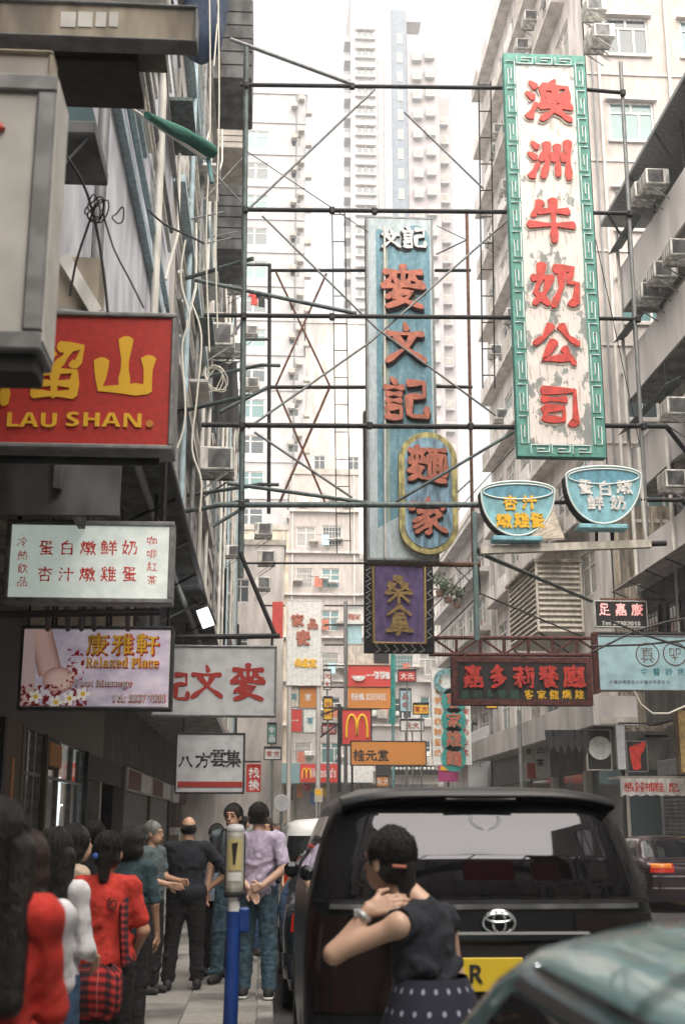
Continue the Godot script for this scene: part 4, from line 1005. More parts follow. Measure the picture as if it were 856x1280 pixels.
func right_side() -> void:
	# ---- A: low walk-up with cantilevered balconies, d 22 .. 35.5, wall x = 11
	var t := thing("walk_up_block", "grey walk-up block with dark balconies and eaves at the picture edge", "building", Vector3(14, 0, -29))
	var d0 := 20.0; var d1 := 35.5
	for k in 4:
		var y := 8.3 + 3.0 * k
		wbox(t, "parapet", Vector3(11.0, y, -d1), Vector3(11.14, y + 1.45, -d0), "white_wall")
		wbox(t, "balcony_slab", Vector3(11.142, y + 0.002, -d1), Vector3(12.3, y + 0.2, -d0), "plaster_grey")
		wbox(t, "balcony_end", Vector3(11.142, y + 0.202, -d1), Vector3(12.1, y + 1.45, -d1 + 0.12), "plaster_pale")
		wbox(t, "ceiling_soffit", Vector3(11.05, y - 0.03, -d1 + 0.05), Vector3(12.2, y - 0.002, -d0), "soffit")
		var ops := []
		var x := 0.5
		while x < d1 - d0 - 1.6:
			ops.append([x, 0.95, 1.4, 1.5, ["grille", "pair", "triple"][int(x + k) % 3], ["window_glass", "window_teal", "window_glass"][int(x * 2 + k) % 3]])
			x += 1.9
		facade(t, Transform3D(FACE_STREET_L, Vector3(12.1, y + 0.2, -d1)), d1 - d0, 2.78, ops, "plaster_grey", 0.2)
		for j in 5:
			var z := -d1 + 0.9 + j * 2.6
			wbox(t, "grille_post", Vector3(11.03, y + 1.45, z), Vector3(11.1, y + 2.97, z + 0.06), "steel_dark")
	wbox(t, "eaves", Vector3(10.55, 20.38, -d1 - 0.3), Vector3(13, 20.5, -d0), "steel_grey")
	wbox(t, "roof", Vector3(11.2, 20.5, -d1), Vector3(20, 20.8, -d0), "dark_sheet")
	wbox(t, "end_wall", Vector3(12.32, 0.1, -d1), Vector3(20, 20.35, -d1 + 0.2), "plaster_grey")
	for j in 6:
		wtube(t, "eaves_strut", [Vector3(10.6, 20.36, -d1 + 0.5 + j * 2.4), Vector3(11.02, 19.6, -d1 + 0.5 + j * 2.4)], 0.04, "steel_dark")
	wtube(t, "drain_pipe", [Vector3(10.92, 8.2, -d1 + 0.2), Vector3(10.92, 19.9, -d1 + 0.2)], 0.06, "pvc", 8)
	wtube(t, "drain_pipe", [Vector3(10.9, 5.0, -31.8), Vector3(10.9, 12.0, -31.8)], 0.05, "pvc", 8)
	# lower storeys and shops
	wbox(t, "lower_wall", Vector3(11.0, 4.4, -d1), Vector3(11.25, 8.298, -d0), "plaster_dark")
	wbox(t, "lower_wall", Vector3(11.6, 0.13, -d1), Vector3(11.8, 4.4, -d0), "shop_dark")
	for k in 5:
		var z := -35.3 + k * 2.4
		add_window(t, Transform3D(FACE_STREET_L, Vector3(11.0, 5.6, z)), 0, 0, 1.8, 2.0, -0.04, "grille", "window_glass", "steel_dark")
	var rs := thing("roller_shutter", "closed grey roller shutter under the shoe repair awning", "shutter", Vector3(11.3, 0.13, -32.5))
	var sf := MB.new()
	var yy := 0.16
	while yy < 2.9:
		sf.bb(Vector3(11.3, yy, -35.3), Vector3(11.34, yy + 0.085, -29.2), 0.015)
		yy += 0.11
	sf.bb(Vector3(11.335, 0.14, -35.3), Vector3(11.36, 2.95, -29.2))
	wpart(rs, "slats", sf, M["shutter"]).set_meta("kind", "stuff")
	for z in [-35.42, -32.3, -29.2]: wbox(rs, "guide_rail", Vector3(11.25, 0.13, z), Vector3(11.38, 2.95, z + 0.12), "alu_frame")
	wbox(rs, "shutter_box", Vector3(11.2, 2.95, -35.4), Vector3(11.5, 3.4, -29.1), "steel_grey", 0.02)
	var aw := thing("sheet_awning", "long rusted white sheet awning on the dark walk-up front", "awning", Vector3(10.5, 8.2, -30))
	for k in 8:
		var z := -35.2 + k * 1.6
		var m := MB.new()
		m.box(Vector3(10.55, 8.42, z + 0.79), Vector3(1.0, 0.03, 1.57), 0.006, Basis(Vector3(0, 0, 1), 0.32 + 0.02 * sin(k * 3.1)))
		wpart(aw, "sheet", m, M["plaster_pale"])
		wtube(aw, "stay", [Vector3(10.1, 8.26, z + 0.1), Vector3(11.0, 7.9, z + 0.1)], 0.018, "steel_dark")
	for k in 3:
		var aw2 := thing("window_awning", ["grey sheet hood under the eaves above the balcony air conditioners", "grey-green sheet hood above the paired air conditioners", "dark sheet hood over the lowest balcony"][k], "awning", Vector3(10.6, 19.2 - 3.0 * k, -31), "sheet hoods on the walk-up block")
		for j in 3:
			var m := MB.new()
			m.box(Vector3(10.85, 19.45 - 3.0 * k - 0.15, -34.6 + j * 1.5), Vector3(0.5, 0.025, 1.48), 0.004, Basis(Vector3(0, 0, 1), 0.5))
			wpart(aw2, "sheet", m, M["steel_green"])
	for q in [[818, 228, "upper-floor air conditioner under the eaves with a white frame"], [804, 244, "smaller air conditioner beside it under the eaves"], [828, 343, "larger of the paired air conditioners on the walk-up"], [812, 369, "lower of the paired air conditioners on the walk-up"], [849, 316, "air conditioner cut by the picture edge above the pair"], [845, 512, "air conditioner on the lower dark balcony"], [843, 602, "small air conditioner beneath the second balcony"]]:
		var c := WX(q[0], q[1], 10.7)
		ac_unit(Vector3(11.0, c.y, c.z), -PI / 2, 0.95, q[2], "air conditioners on the walk-up block")
	# ---- B: tall block behind it; end wall faces down the street
	t = thing("tall_block", "tall pale pink block behind the green-bordered milk company sign", "building", Vector3(15, 0, -50))
	var ops := []
	for k in 9:
		var y := 4.3 + 3.52 * k
		ops.append([0.75, y, 1.65, 1.55, "triple", ["window_teal", "curtain", "window_teal", "window_glass"][k % 4]])
		ops.append([3.6, y, 1.65, 1.55, "triple", ["curtain", "window_teal", "window_glass"][k % 3]])
		ops.append([6.3, y, 1.65, 1.55, "pair", ["window_teal", "curtain"][k % 2]])
	facade(t, Transform3D(Basis.IDENTITY, Vector3(11.3, 0.1, -39.0)), 9.0, 41.0, ops, "plaster_pink", 0.2)
	for k in 9:
		var y := 4.3 + 3.52 * k + 0.1
		for x in [12.05, 14.9]:
			wbox(t, "sill", Vector3(x - 0.08, y - 0.12, -38.999), Vector3(x + 1.73, y - 0.01, -38.9), "plaster_pale")
			wbox(t, "lintel_hood", Vector3(x - 0.12, y + 1.56, -38.998), Vector3(x + 1.77, y + 1.64, -38.82), "plaster_pale")
		wbox(t, "string_course", Vector3(11.32, y - 0.9, -38.999), Vector3(20.2, y - 0.82, -38.95), "plaster_pale")
	for q in [[11.75, 0.05, "pvc"], [14.35, 0.06, "pvc"], [11.5, 0.04, "steel_grey"]]:
		wtube(t, "drain_pipe", [Vector3(q[0], 6, -38.9), Vector3(q[0], 41, -38.9)], q[1], q[2], 8)
	wbox(t, "stained_panel", Vector3(11.32, 4.5, -38.998), Vector3(15.0, 11.9, -38.94), "plaster_tan")
	wbox(t, "shop_sill", Vector3(11.32, 0.2, -38.998), Vector3(15.0, 0.6, -38.9), "shutter")
	for k in 3:
		var sx := 11.4 + 1.2 * k
		wbox(t, "shop_window", Vector3(sx, 0.6, -38.998), Vector3(sx + 1.1, 3.3, -38.95), "window_glass")
		wbox(t, "shop_mullion", Vector3(sx + 1.1, 0.6, -38.998), Vector3(sx + 1.2, 3.3, -38.9), "alu_frame")
	wbox(t, "shop_bulkhead", Vector3(11.32, 3.3, -38.998), Vector3(15.0, 4.5, -38.9), "plaster_dark")
	for k in 11:
		wbox(t, "pilaster", Vector3(11.4 + 0.3 * k, 4.6, -38.94), Vector3(11.48 + 0.3 * k, 11.8, -38.86 + 0.03 * (k % 3)), "plaster_tan")
	ops = []
	for k in 10:
		var y := 5.8 + 3.52 * k
		for j in 6: ops.append([0.8 + j * 3.2, y, 2.0, 1.6, ["pair", "triple", "grille"][(j + k) % 3], ["window_teal", "window_glass", "curtain"][(j * 2 + k) % 3]])
	facade(t, Transform3D(FACE_STREET_L, Vector3(11.3, 0.1, -60.0)), 20.98, 41.0, ops, "plaster_pale", 0.2)
	wbox(t, "roof", Vector3(11.25, 41.1, -60.05), Vector3(20.3, 41.6, -38.9), "plaster_grey")
	wbox(t, "back_wall", Vector3(20.0, 0.1, -60), Vector3(20.25, 41.1, -39.2), "plaster_pale")
	for k in 9:
		var y := 12.0 + 3.52 * k
		wbox(t, "balcony_ledge", Vector3(10.75, y - 0.1, -59.5), Vector3(11.3, y + 0.06, -41.5), "plaster_pale", 0.01)
		for j in 7:
			wbox(t, "balcony_rail", Vector3(10.76, y + 0.06, -59.4 + j * 2.9), Vector3(10.82, y + 0.75, -57.6 + j * 2.9), ["plaster_pale", "white_paint", "plaster_grey"][(j + k) % 3])
	# louvred bay
	var la := W(668, 703, 43.0); var lz := W(718, 790, 43.0)
	var lv := thing("louvre_bay", "cream louvred box bay sticking out below the blue bowl signs", "louvre", Vector3(10.3, lz.y, -45.5))
	var lx := la.x; var ltop := la.y; var lbot := lz.y
	wbox(lv, "core", Vector3(lx + 0.1, lbot, -48.0), Vector3(11.28, ltop, -43.1), "cream_paint")
	for k in 13:
		var y := lerpf(lbot + 0.05, ltop - 0.12, k / 12.0)
		var m := MB.new()
		m.box(Vector3((lx + 11.28) / 2, y, -43.03), Vector3(11.28 - lx, 0.11, 0.03), 0.0, Basis(Vector3(1, 0, 0), -0.6))
		wpart(lv, "slat", m, M["cream_paint"])
		m = MB.new()
		m.box(Vector3(lx + 0.03, y, -45.5), Vector3(0.03, 0.11, 4.8), 0.0, Basis(Vector3(0, 0, 1), -0.6))
		wpart(lv, "slat", m, M["cream_paint"])
	wbox(lv, "hood", Vector3(lx - 0.1, ltop, -48.2), Vector3(11.28, ltop + 0.12, -42.9), "plaster_tan", 0.01)
	for q in [[lx, -43.0], [11.2, -43.0], [lx, -47.95]]:
		wbox(lv, "corner_post", Vector3(q[0], lbot, q[1] - 0.06), Vector3(q[0] + 0.08, ltop, q[1] + 0.04), "cream_paint")
	wtube(lv, "brace", [Vector3(lx + 0.1, lbot - 0.02, -43.1), Vector3(11.25, lbot - 1.1, -43.1)], 0.04, "steel_dark")
	wtube(lv, "brace", [Vector3(lx + 0.1, lbot - 0.02, -47.8), Vector3(11.25, lbot - 1.1, -47.8)], 0.04, "steel_dark")
	var sa := thing("sloping_canopy", "tan sloping canopy panel behind the bowl signs", "awning", W(660, 665, 41))
	var p0 := W(618, 676, 44); var p1 := W(705, 672, 41); var p2 := W(690, 632, 46); var p3 := W(650, 640, 48)
	var sm := MB.new()
	sm.quad(p0, p1, p2, p3, Vector3(0, 1, 0.3)); sm.quad(p0 + Vector3(0, -0.08, 0), p1 + Vector3(0, -0.08, 0), p2 + Vector3(0, -0.08, 0), p3 + Vector3(0, -0.08, 0), Vector3(0, -1, 0))
	sm.quad(p0, p1, p1 + Vector3(0, -0.08, 0), p0 + Vector3(0, -0.08, 0), Vector3(0, 0, 1))
	wpart(sa, "panel", sm, M["plaster_tan"])
	# air conditioners and bits on the tall block's street front
	var spots := [[615, 520], [608, 440], [628, 395], [605, 300], [622, 235], [610, 190], [612, 165], [640, 60], [728, 52], [735, 45], [650, 25], [726, 12]]
	spots.sort_custom(func(a, b): return WX(a[0], a[1], 10.5).y < WX(b[0], b[1], 10.5).y)
	for k in 12:
		var c := WX(spots[k][0], spots[k][1], 10.5)
		ac_unit(Vector3(11.3, c.y, c.z), -PI / 2, 1.0, "%s air conditioner, counting upwards, on the tall block's street front" % ["lowest", "second", "third", "fourth", "fifth", "sixth", "seventh", "eighth", "ninth", "tenth", "eleventh", "topmost"][k], "air conditioners on the tall block")
	# shop canopy fascia at street level of B
	var fa := thing("shop_canopy", "white concrete shop canopy running below the red restaurant sign", "canopy", Vector3(10.4, 4.6, -50))
	wbox(fa, "fascia", Vector3(9.9, 4.55, -60), Vector3(10.1, 5.45, -37.2), "white_wall", 0.01)
	wbox(fa, "deck", Vector3(10.1, 4.6, -60), Vector3(11.28, 4.8, -37.2), "plaster_grey")
	wbox(fa, "end", Vector3(10.102, 4.56, -37.4), Vector3(11.28, 5.44, -37.22), "white_wall")
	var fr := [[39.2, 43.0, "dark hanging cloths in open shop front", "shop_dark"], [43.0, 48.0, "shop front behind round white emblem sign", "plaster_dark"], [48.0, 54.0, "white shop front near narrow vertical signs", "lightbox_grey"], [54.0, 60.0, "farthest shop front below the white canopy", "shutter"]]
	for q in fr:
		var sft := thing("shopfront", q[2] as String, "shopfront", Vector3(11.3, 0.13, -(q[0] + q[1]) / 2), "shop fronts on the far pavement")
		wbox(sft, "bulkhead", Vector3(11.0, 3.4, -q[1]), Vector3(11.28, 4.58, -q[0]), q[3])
		wbox(sft, "pier", Vector3(10.98, 0.13, -q[1]), Vector3(11.29, 3.4, -q[1] + 0.4), "plaster_pale")
		wbox(sft, "shop_window", Vector3(11.2, 0.13, -q[1] + 0.41), Vector3(11.26, 3.39, -q[0] - 0.02), "window_glass")
	# hanging dark cloths
	for k in 6:
		var hc := W(686 + 9 * k, 915, 38.0)
		var ht := thing("hanging_cloth", "%s dark pennant in the row under the shop canopy" % ["first", "second", "third", "fourth", "fifth", "sixth"][k], "pennant", hc - Vector3(0, 0.5, 0), "dark pennants under the canopy")
		var m := MB.new()
		m.prism(PackedVector2Array([Vector2(-0.14, 0.55), Vector2(0.14, 0.57), Vector2(0.1, 0.05), Vector2(0.0, -0.1 - 0.05 * (k % 3)), Vector2(-0.1, 0.1)]), -0.02, 0.02)
		part(ht, "cloth", m, M["near_black"])
	# ---- C: white block farther on
	t = thing("white_block", "white block with dark windows and roof plants between the two hanging signs", "building", Vector3(15, 0, -69))
	ops = []
	for k in 4:
		for j in 5: ops.append([0.8 + 3.3 * j, 5.5 + 3.0 * k, 2.3, 1.5, "pair", "window_glass"])
	facade(t, Transform3D(FACE_STREET_L, Vector3(11.1, 0.1, -78.0)), 17.9, 17.6, ops, "white_wall", 0.2)
	ops = []
	for k in 5: ops.append([2.0, 3.5 + 2.8 * k, 1.6, 1.4, "pair", "window_teal"])
	facade(t, Transform3D(Basis.IDENTITY, Vector3(11.3, 0.1, -60.2)), 9.0, 17.6, ops, "white_wall", 0.15)
	wbox(t, "roof", Vector3(10.7, 17.7, -78), Vector3(20, 18.0, -60.15), "plaster_pale")
	for k in 5:
		wbox(t, "ledge", Vector3(10.5, 5.0 + 3.0 * k, -77.9), Vector3(11.1, 5.25 + 3.0 * k, -60.3), "white_wall")
	wbox(t, "corrugated_screen", Vector3(10.75, 0.2, -66.0), Vector3(10.9, 6.3, -60.4), "lightbox_grey")
	for k in 18: wbox(t, "rib", Vector3(10.7, 0.2, -65.9 + 0.3 * k), Vector3(10.75, 6.3, -65.78 + 0.3 * k), "lightbox_grey")
	# plants on a ledge
	rng.seed = 77
	for k in 3:
		var pc := W([549, 560, 571][k], [734, 742, 748][k], 62.0)
		var pt := thing("potted_shrub", ["leftmost bushy green shrub on the white block's ledge", "middle green shrub on the white block's ledge", "rightmost low green shrub on the white block's ledge"][k], "plant", pc - Vector3(0, 0.5, 0), "shrubs on the ledge")
		var m := MB.new()
		for j in 150:
			var dir := Vector3(rng.randfn(), rng.randfn() * 0.7, rng.randfn()).normalized() * pow(rng.randf(), 0.5)
			var c := Vector3(dir.x * 0.5, 0.75 + dir.y * 0.55, dir.z * 0.5)
			var ax := Vector3(rng.randfn(), rng.randfn(), rng.randfn()).normalized()
			var s2 := ax.cross(Vector3(0.3, 1, 0.2)).normalized() * 0.07
			m.quad(c - ax * 0.11, c + s2, c + ax * 0.11, c - s2, Vector3.UP)
		part(pt, "foliage", m, M["leaf"] if k != 1 else M["leaf_light"])
		m = MB.new()
		m.lathe([Vector2(0.16, 0), Vector2(0.22, 0.3), Vector2(0.2, 0.3), Vector2(0.0, 0.28)], 10)
		part(pt, "pot", m, M["steel_rust"])
		m = MB.new()
		m.tube([Vector3(0, 0.25, 0), Vector3(0.02, 0.8, 0)], 0.03, 5, 0.015)
		part(pt, "stem", m, M["wood_brown"])

func far_side() -> void:
	# street end: facing buildings beyond the cross street
	var t := thing("corner_block", "cream corner block closing the near side beyond the lightbox signs", "building", Vector3(-3, 0, -68))
	var ops := []
	for k in 4: ops.append([4.6, 4.2 + 3.0 * k, 0.9, 1.3, "pair", "window_glass"])
	facade(t, Transform3D(Basis.IDENTITY, Vector3(-6.5, 0.1, -66.2)), 7.4, 16.4, ops, "plaster_pale", 0.2)
	facade(t, Transform3D(FACE_STREET_R, Vector3(0.9, 0.1, -66.4)), 8.0, 16.4, [], "plaster_pink", 0.2)
	wbox(t, "roof", Vector3(-6.6, 16.5, -74.4), Vector3(1.0, 16.8, -66.1), "plaster_grey")
	var ends := [[-4.5, 1.4, 21.0, "cream_wall", "cream block with barred windows at the street end, behind the cream sign panel"], [1.4, 6.2, 25.0, "plaster_pink", "pinkish block at the street end behind the fast food signs"], [6.2, 11.7, 19.0, "white_wall", "low white block at the street end behind the green oval sign"]]
	rng.seed = 91
	for e in ends:
		t = thing("end_block", e[4], "building", Vector3((e[0] + e[1]) / 2, 0, -84), "blocks at the street end")
		ops = []
		var wd: float = e[1] - e[0]
		var fl := 5.4
		while fl + 2.4 < e[2]:
			var x := 0.5
			while x + 1.3 < wd:
				ops.append([x, fl, 1.1 + 0.3 * rng.randf(), 1.3 + 0.2 * rng.randf(), ["pair", "grille", "triple"][rng.randi() % 3], ["window_glass", "window_teal", "curtain"][rng.randi() % 3]])
				x += 1.75
			fl += 2.9
		ops.append([0.5, 0.3, wd - 1.0, 3.2, "", ""])
		facade(t, Transform3D(Basis.IDENTITY, Vector3(e[0], 0.1, -82.0)), wd, e[2], ops, e[3], 0.2)
		wbox(t, "shop_back", Vector3(e[0] + 0.1, 0.1, -84.6), Vector3(e[1] - 0.1, 4.5, -84.5), "shop_dark")
		wbox(t, "roof", Vector3(e[0], e[2] + 0.1, -92), Vector3(e[1] - 0.01, e[2] + 0.5, -81.9), "plaster_grey")
		fl = 5.0
		while fl < e[2]:
			wbox(t, "ledge", Vector3(e[0] + 0.02, fl, -81.999), Vector3(e[1] - 0.02, fl + 0.14, -81.6 - 0.2 * rng.randf()), "plaster_pale")
			for k in 3:
				var x: float = e[0] + 0.3 + rng.randf() * (wd - 1.2)
				wbox(t, "air_conditioner", Vector3(x, fl + 0.3 + rng.randf(), -81.998), Vector3(x + 0.65, fl + 0.75 + rng.randf() * 0.3, -81.4), ["ac_white", "plaster_grey"][k % 2], 0.03)
			var c := rng.randf_range(e[0] + 0.5, e[1] - 1.2)
			wbox(t, "washing", Vector3(c, fl + 0.5, -81.5), Vector3(c + 0.5, fl + 1.2, -81.45), ["cloth_line_a", "letter_coral", "lightbox_blue", "letter_white"][rng.randi() % 4] if M.has("cloth_line_a") else ["letter_coral", "lightbox_blue", "letter_white"][rng.randi() % 3])
			wtube(t, "drying_pole", [Vector3(c - 0.3, fl + 1.22, -81.5), Vector3(c + 1.0, fl + 1.25, -81.5)], 0.03, "steel_grey", 5)
			fl += 2.9
		for k in 2: wtube(t, "drain_pipe", [Vector3(e[0] + 0.25 + k * (wd - 0.6), 4, -81.9), Vector3(e[0] + 0.25 + k * (wd - 0.6), e[2], -81.9)], 0.06, "pvc", 6)
	t = thing("shop_canopy", "concrete canopy added to shade the shops at the street end", "canopy", Vector3(3.5, 4.4, -80.5))  # canopy put in to darken the shop openings below it
	wbox(t, "slab", Vector3(-4.4, 4.5, -81.99), Vector3(11.6, 4.7, -79.7), "plaster_grey")
	wbox(t, "fascia", Vector3(-4.4, 4.1, -79.75), Vector3(11.6, 4.498, -79.66), "plaster_pale")
	t = thing("peach_block", "tall peach-coloured blank block behind the truss, beside the pale tower block", "building", Vector3(6, 0, -100))
	facade(t, Transform3D(Basis.IDENTITY, Vector3(2.9, 0.1, -98.0)), 6.0, 43.0, [[0.8, 30.0, 0.9, 1.2, "pair", "window_glass"], [0.8, 27.0, 0.9, 1.2, "pair", "window_glass"], [3.6, 27.0, 0.9, 1.2, "pair", "window_glass"], [3.6, 30.0, 0.9, 1.2, "pair", "window_glass"]], "plaster_pale", 0.2)
	wbox(t, "roof", Vector3(2.8, 43.1, -106), Vector3(9.0, 43.5, -97.9), "plaster_pale")
	wbox(t, "side_wall", Vector3(8.7, 0.1, -106), Vector3(8.9, 43.1, -98.2), "plaster_pale")
	# pale tower block with air conditioner clusters
	t = thing("pale_tower_block", "pale white tower block with stacked air conditioners left of the thin ladder", "building", Vector3(-1, 0, -100))
	ops = []
	for k in 17: ops.append([1.1, 9.0 + 3.05 * k, 2.3, 1.6, "pair", "window_teal" if k % 2 == 0 else "window_glass"])
	for k in 17: ops.append([5.3, 9.2 + 3.05 * k, 0.8, 1.0, "pair", "window_glass"])
	facade(t, Transform3D(Basis.IDENTITY, Vector3(-3.8, 0.1, -95.0)), 6.5, 63.0, ops, "tower_white", 0.2)
	wbox(t, "roof", Vector3(-3.9, 63.1, -104), Vector3(2.8, 63.6, -94.9), "tower_white")
	wbox(t, "side_wall", Vector3(2.5, 0.1, -104), Vector3(2.7, 63.1, -95.2), "tower_white")
	for k in 18:
		var y := 8.4 + 3.05 * k
		wbox(t, "string_course", Vector3(-3.79, y, -94.999), Vector3(2.69, y + 0.12, -94.9), "tower_white")
		for j in 3:
			wbox(t, "air_conditioner", Vector3(1.45 + 0.62 * j, y + 0.7 + 0.7 * ((j + 1) % 3), -94.999), Vector3(1.95 + 0.62 * j, y + 1.1 + 0.7 * ((j + 1) % 3), -94.4), "plaster_grey", 0.02)
		wtube(t, "drain_pipe", [Vector3(1.9, y + 0.1, -94.85), Vector3(1.9, y + 2.9, -94.85)], 0.06, "steel_grey", 5)
	# the distant tower
	t = thing("distant_tower", "very tall white tower with a blue-grey window strip fading into haze", "tower", Vector3(16, 0, -155))
	var zz := -150.0
	wbox(t, "core", Vector3(10.4, 0, zz - 14), Vector3(16.0, 116, zz), "tower_white")
	wbox(t, "stair_strip", Vector3(16.0, 0, zz - 13), Vector3(18.3, 113, zz - 0.4), "tower_blue")
	wbox(t, "wing", Vector3(18.3, 0, zz - 14), Vector3(22.6, 109, zz - 0.2), "tower_pink")
	wbox(t, "wing", Vector3(22.6, 0, zz - 16), Vector3(24.6, 101, zz - 3), "tower_pink")
	wbox(t, "crown", Vector3(13.5, 112, zz - 12), Vector3(20.5, 135, zz - 1.5), "tower_white")
	for k in 29:
		var y := 24.0 + 3.0 * k
		if y < 110:
			add_window(t, Transform3D(Basis.IDENTITY, Vector3(11.1, y, zz)), 0, 0, 2.6, 1.1, -0.05, "triple", "window_glass")
			wbox(t, "bay_hood", Vector3(11.0, y + 1.15, zz), Vector3(13.8, y + 1.4, zz + 0.5), "plaster_pale")
			wbox(t, "sill", Vector3(11.0, y - 0.35, zz), Vector3(13.8, y - 0.1, zz + 0.45), "tower_white")
			wbox(t, "balcony", Vector3(9.6, y - 0.3, zz - 3), Vector3(10.4, y + 0.5, zz - 0.5), "tower_white")
		add_window(t, Transform3D(Basis.IDENTITY, Vector3(16.9, y - 0.4, zz - 0.4)), 0, 0, 0.7, 1.5, -0.05, "plain", "curtain")
		for j in 3:
			var x: float = [18.9, 20.7, 22.9][j]
			if y < [107, 107, 99][j]:
				wbox(t, "bay_window", Vector3(x, y + 0.4 * j - 0.5, zz - (3.0 if j == 2 else 0.2)), Vector3(x + 1.3, y + 0.9 + 0.4 * j, zz + (0.5 if j < 2 else -2.3)), "tower_white", 0.05)
				wbox(t, "bay_pane", Vector3(x + 0.15, y + 0.4 * j - 0.1, zz + (0.5 if j < 2 else -2.3)), Vector3(x + 1.15, y + 0.7 + 0.4 * j, zz + (0.54 if j < 2 else -2.26)), "plaster_grey")
	for x in [14.2, 15.0]: wbox(t, "fin", Vector3(x, 0, zz), Vector3(x + 0.25, 105, zz + 0.3), "tower_white")

func behind_camera() -> void:
	# the street goes on behind the viewer: its fronts and one red signboard are what the car's rear glass mirrors
	var t := thing("rear_block", "pale shop house block beyond the viewer on the near side", "building", Vector3(-5, 0, 22))
	var ops := []
	for k in 5:
		for j in 8: ops.append([1.0 + 3.6 * j, 1.2 + 3.2 * k, 2.2, 1.6, "pair", "window_glass"])
	facade(t, Transform3D(FACE_STREET_R, Vector3(-1.75, 5.4, 35.9)), 31.8, 17.0, ops, "plaster_grey", 0.2)
	wbox(t, "shop_wall", Vector3(-4.6, 0.13, 4.0), Vector3(-4.2, 5.4, 35.9), "shop_dark")
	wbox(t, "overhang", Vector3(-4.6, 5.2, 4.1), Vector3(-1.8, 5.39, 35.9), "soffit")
	t = thing("rear_block", "grey walk-up block beyond the viewer on the far side", "building", Vector3(14, 0, 5))
	ops = []
	for k in 6:
		for j in 15: ops.append([1.0 + 3.6 * j, 1.2 + 3.2 * k, 2.4, 1.7, "pair", "window_glass"])
	facade(t, Transform3D(FACE_STREET_L, Vector3(11.0, 0.13, -19.9)), 55.8, 22.0, ops, "plaster_grey", 0.2)
	t = thing("rear_block", "unseen tall block beyond the viewer, added to shade the street", "building", Vector3(4, 0, 38))  # added out of view to dim the street and the car paint's reflections
	ops = []
	for k in 8:
		for j in 11: ops.append([1.0 + 2.6 * j, 3.2 + 3.2 * k, 1.6, 1.7, "pair", "window_glass"])
	facade(t, Transform3D(Basis(Vector3(-1, 0, 0), Vector3(0, 1, 0), Vector3(0, 0, -1)), Vector3(20.0, 0.13, 36)), 31.0, 31.0, ops, "plaster_grey", 0.2)
	t = thing("sign_truss", "unseen sign truss beyond the viewer, added to fill the rear glass reflection", "truss", Vector3(4, 9, 8))  # truss and boards added to vary what the rear glass mirrors
	for y in [9.6, 11.2, 13.4]: wtube(t, "bar", [Vector3(-1.75, y, 8.0), Vector3(11.0, y + 0.1, 8.0)], 0.07, "steel_dark", 8)
	for x in [0.5, 2.6, 5.0, 7.4]: wtube(t, "bar", [Vector3(x, 9.6, 8.0), Vector3(x + 0.9, 13.4, 8.0)], 0.05, "steel_dark", 8)
	wbox(t, "blank_board", Vector3(1.2, 8.2, 7.9), Vector3(2.4, 9.5, 8.1), "lightbox_old", 0.02)
	wbox(t, "blank_board", Vector3(5.8, 9.7, 7.9), Vector3(7.2, 13.2, 8.1), "steel_red", 0.02)
	var s := thing("shop_sign", "red hanging signboard beyond the viewer, mirrored in the car's rear glass", "sign", Vector3(3.2, 6.9, 4.6))
	wbox(s, "panel", Vector3(2.3, 6.9, 4.5), Vector3(3.9, 8.3, 4.75), "sign_red", 0.02)
	wbox(s, "panel", Vector3(4.5, 6.9, 4.5), Vector3(5.4, 8.0, 4.7), "letter_coral", 0.02)
	wtube(s, "carrier", [Vector3(-1.8, 8.8, 4.6), Vector3(11.0, 8.9, 4.6)], 0.06, "steel_dark")
	wtube(s, "hanger", [Vector3(2.6, 8.3, 4.6), Vector3(2.6, 8.8, 4.6)], 0.03, "steel_dark")
	wtube(s, "hanger", [Vector3(3.6, 8.3, 4.6), Vector3(3.6, 8.8, 4.6)], 0.03, "steel_dark")
	wtube(s, "hanger", [Vector3(5.0, 8.0, 4.6), Vector3(5.0, 8.85, 4.6)], 0.03, "steel_dark")

# ---------------------------------------------------------------- signs
func px_len(px: float, py: float, d: float, n: float) -> float:
	return (W(px + 50, py, d).x - W(px - 50, py, d).x) / 100.0 * n

func face_quad(t: Node3D, called: String, x0: float, y0: float, x1: float, y1: float, d: float, front: float, mt: Material) -> MeshInstance3D:
	var ym := (y0 + y1) / 2.0
	var a := Vector3(W(x0, ym, d).x, W(x0, y1, d).y, -d); var b := Vector3(W(x1, ym, d).x, W(x1, y0, d).y, -d)
	var m := MB.new()
	m.quad_uv(Vector3(a.x, a.y, front), Vector3(b.x, a.y, front), Vector3(b.x, b.y, front), Vector3(a.x, b.y, front), Vector3.BACK)
	m.quad(Vector3(a.x, a.y, front - 0.012), Vector3(b.x, a.y, front - 0.012), Vector3(b.x, b.y, front - 0.012), Vector3(a.x, b.y, front - 0.012), Vector3.FORWARD)
	return wpart(t, called, m, mt)

func hangers(t: Node3D, pts: Array, d: float, up: float, m: String, r := 0.02) -> void:
	for p in pts:
		var c := W(p[0], p[1], d)
		wtube(t, "hanger", [c, Vector3(c.x, up, c.z)], r, m)

func rect_tube(m: MB, a: Vector3, b: Vector3, r: float) -> void:
	m.tube([Vector3(a.x, a.y, a.z), Vector3(b.x, a.y, a.z), Vector3(b.x, b.y, a.z), Vector3(a.x, b.y, a.z), a], r, 5)

func noise2(seed_: int, f: float, oct := 4) -> FastNoiseLite:
	var n := FastNoiseLite.new()
	n.seed = seed_; n.frequency = f; n.fractal_octaves = oct
	return n

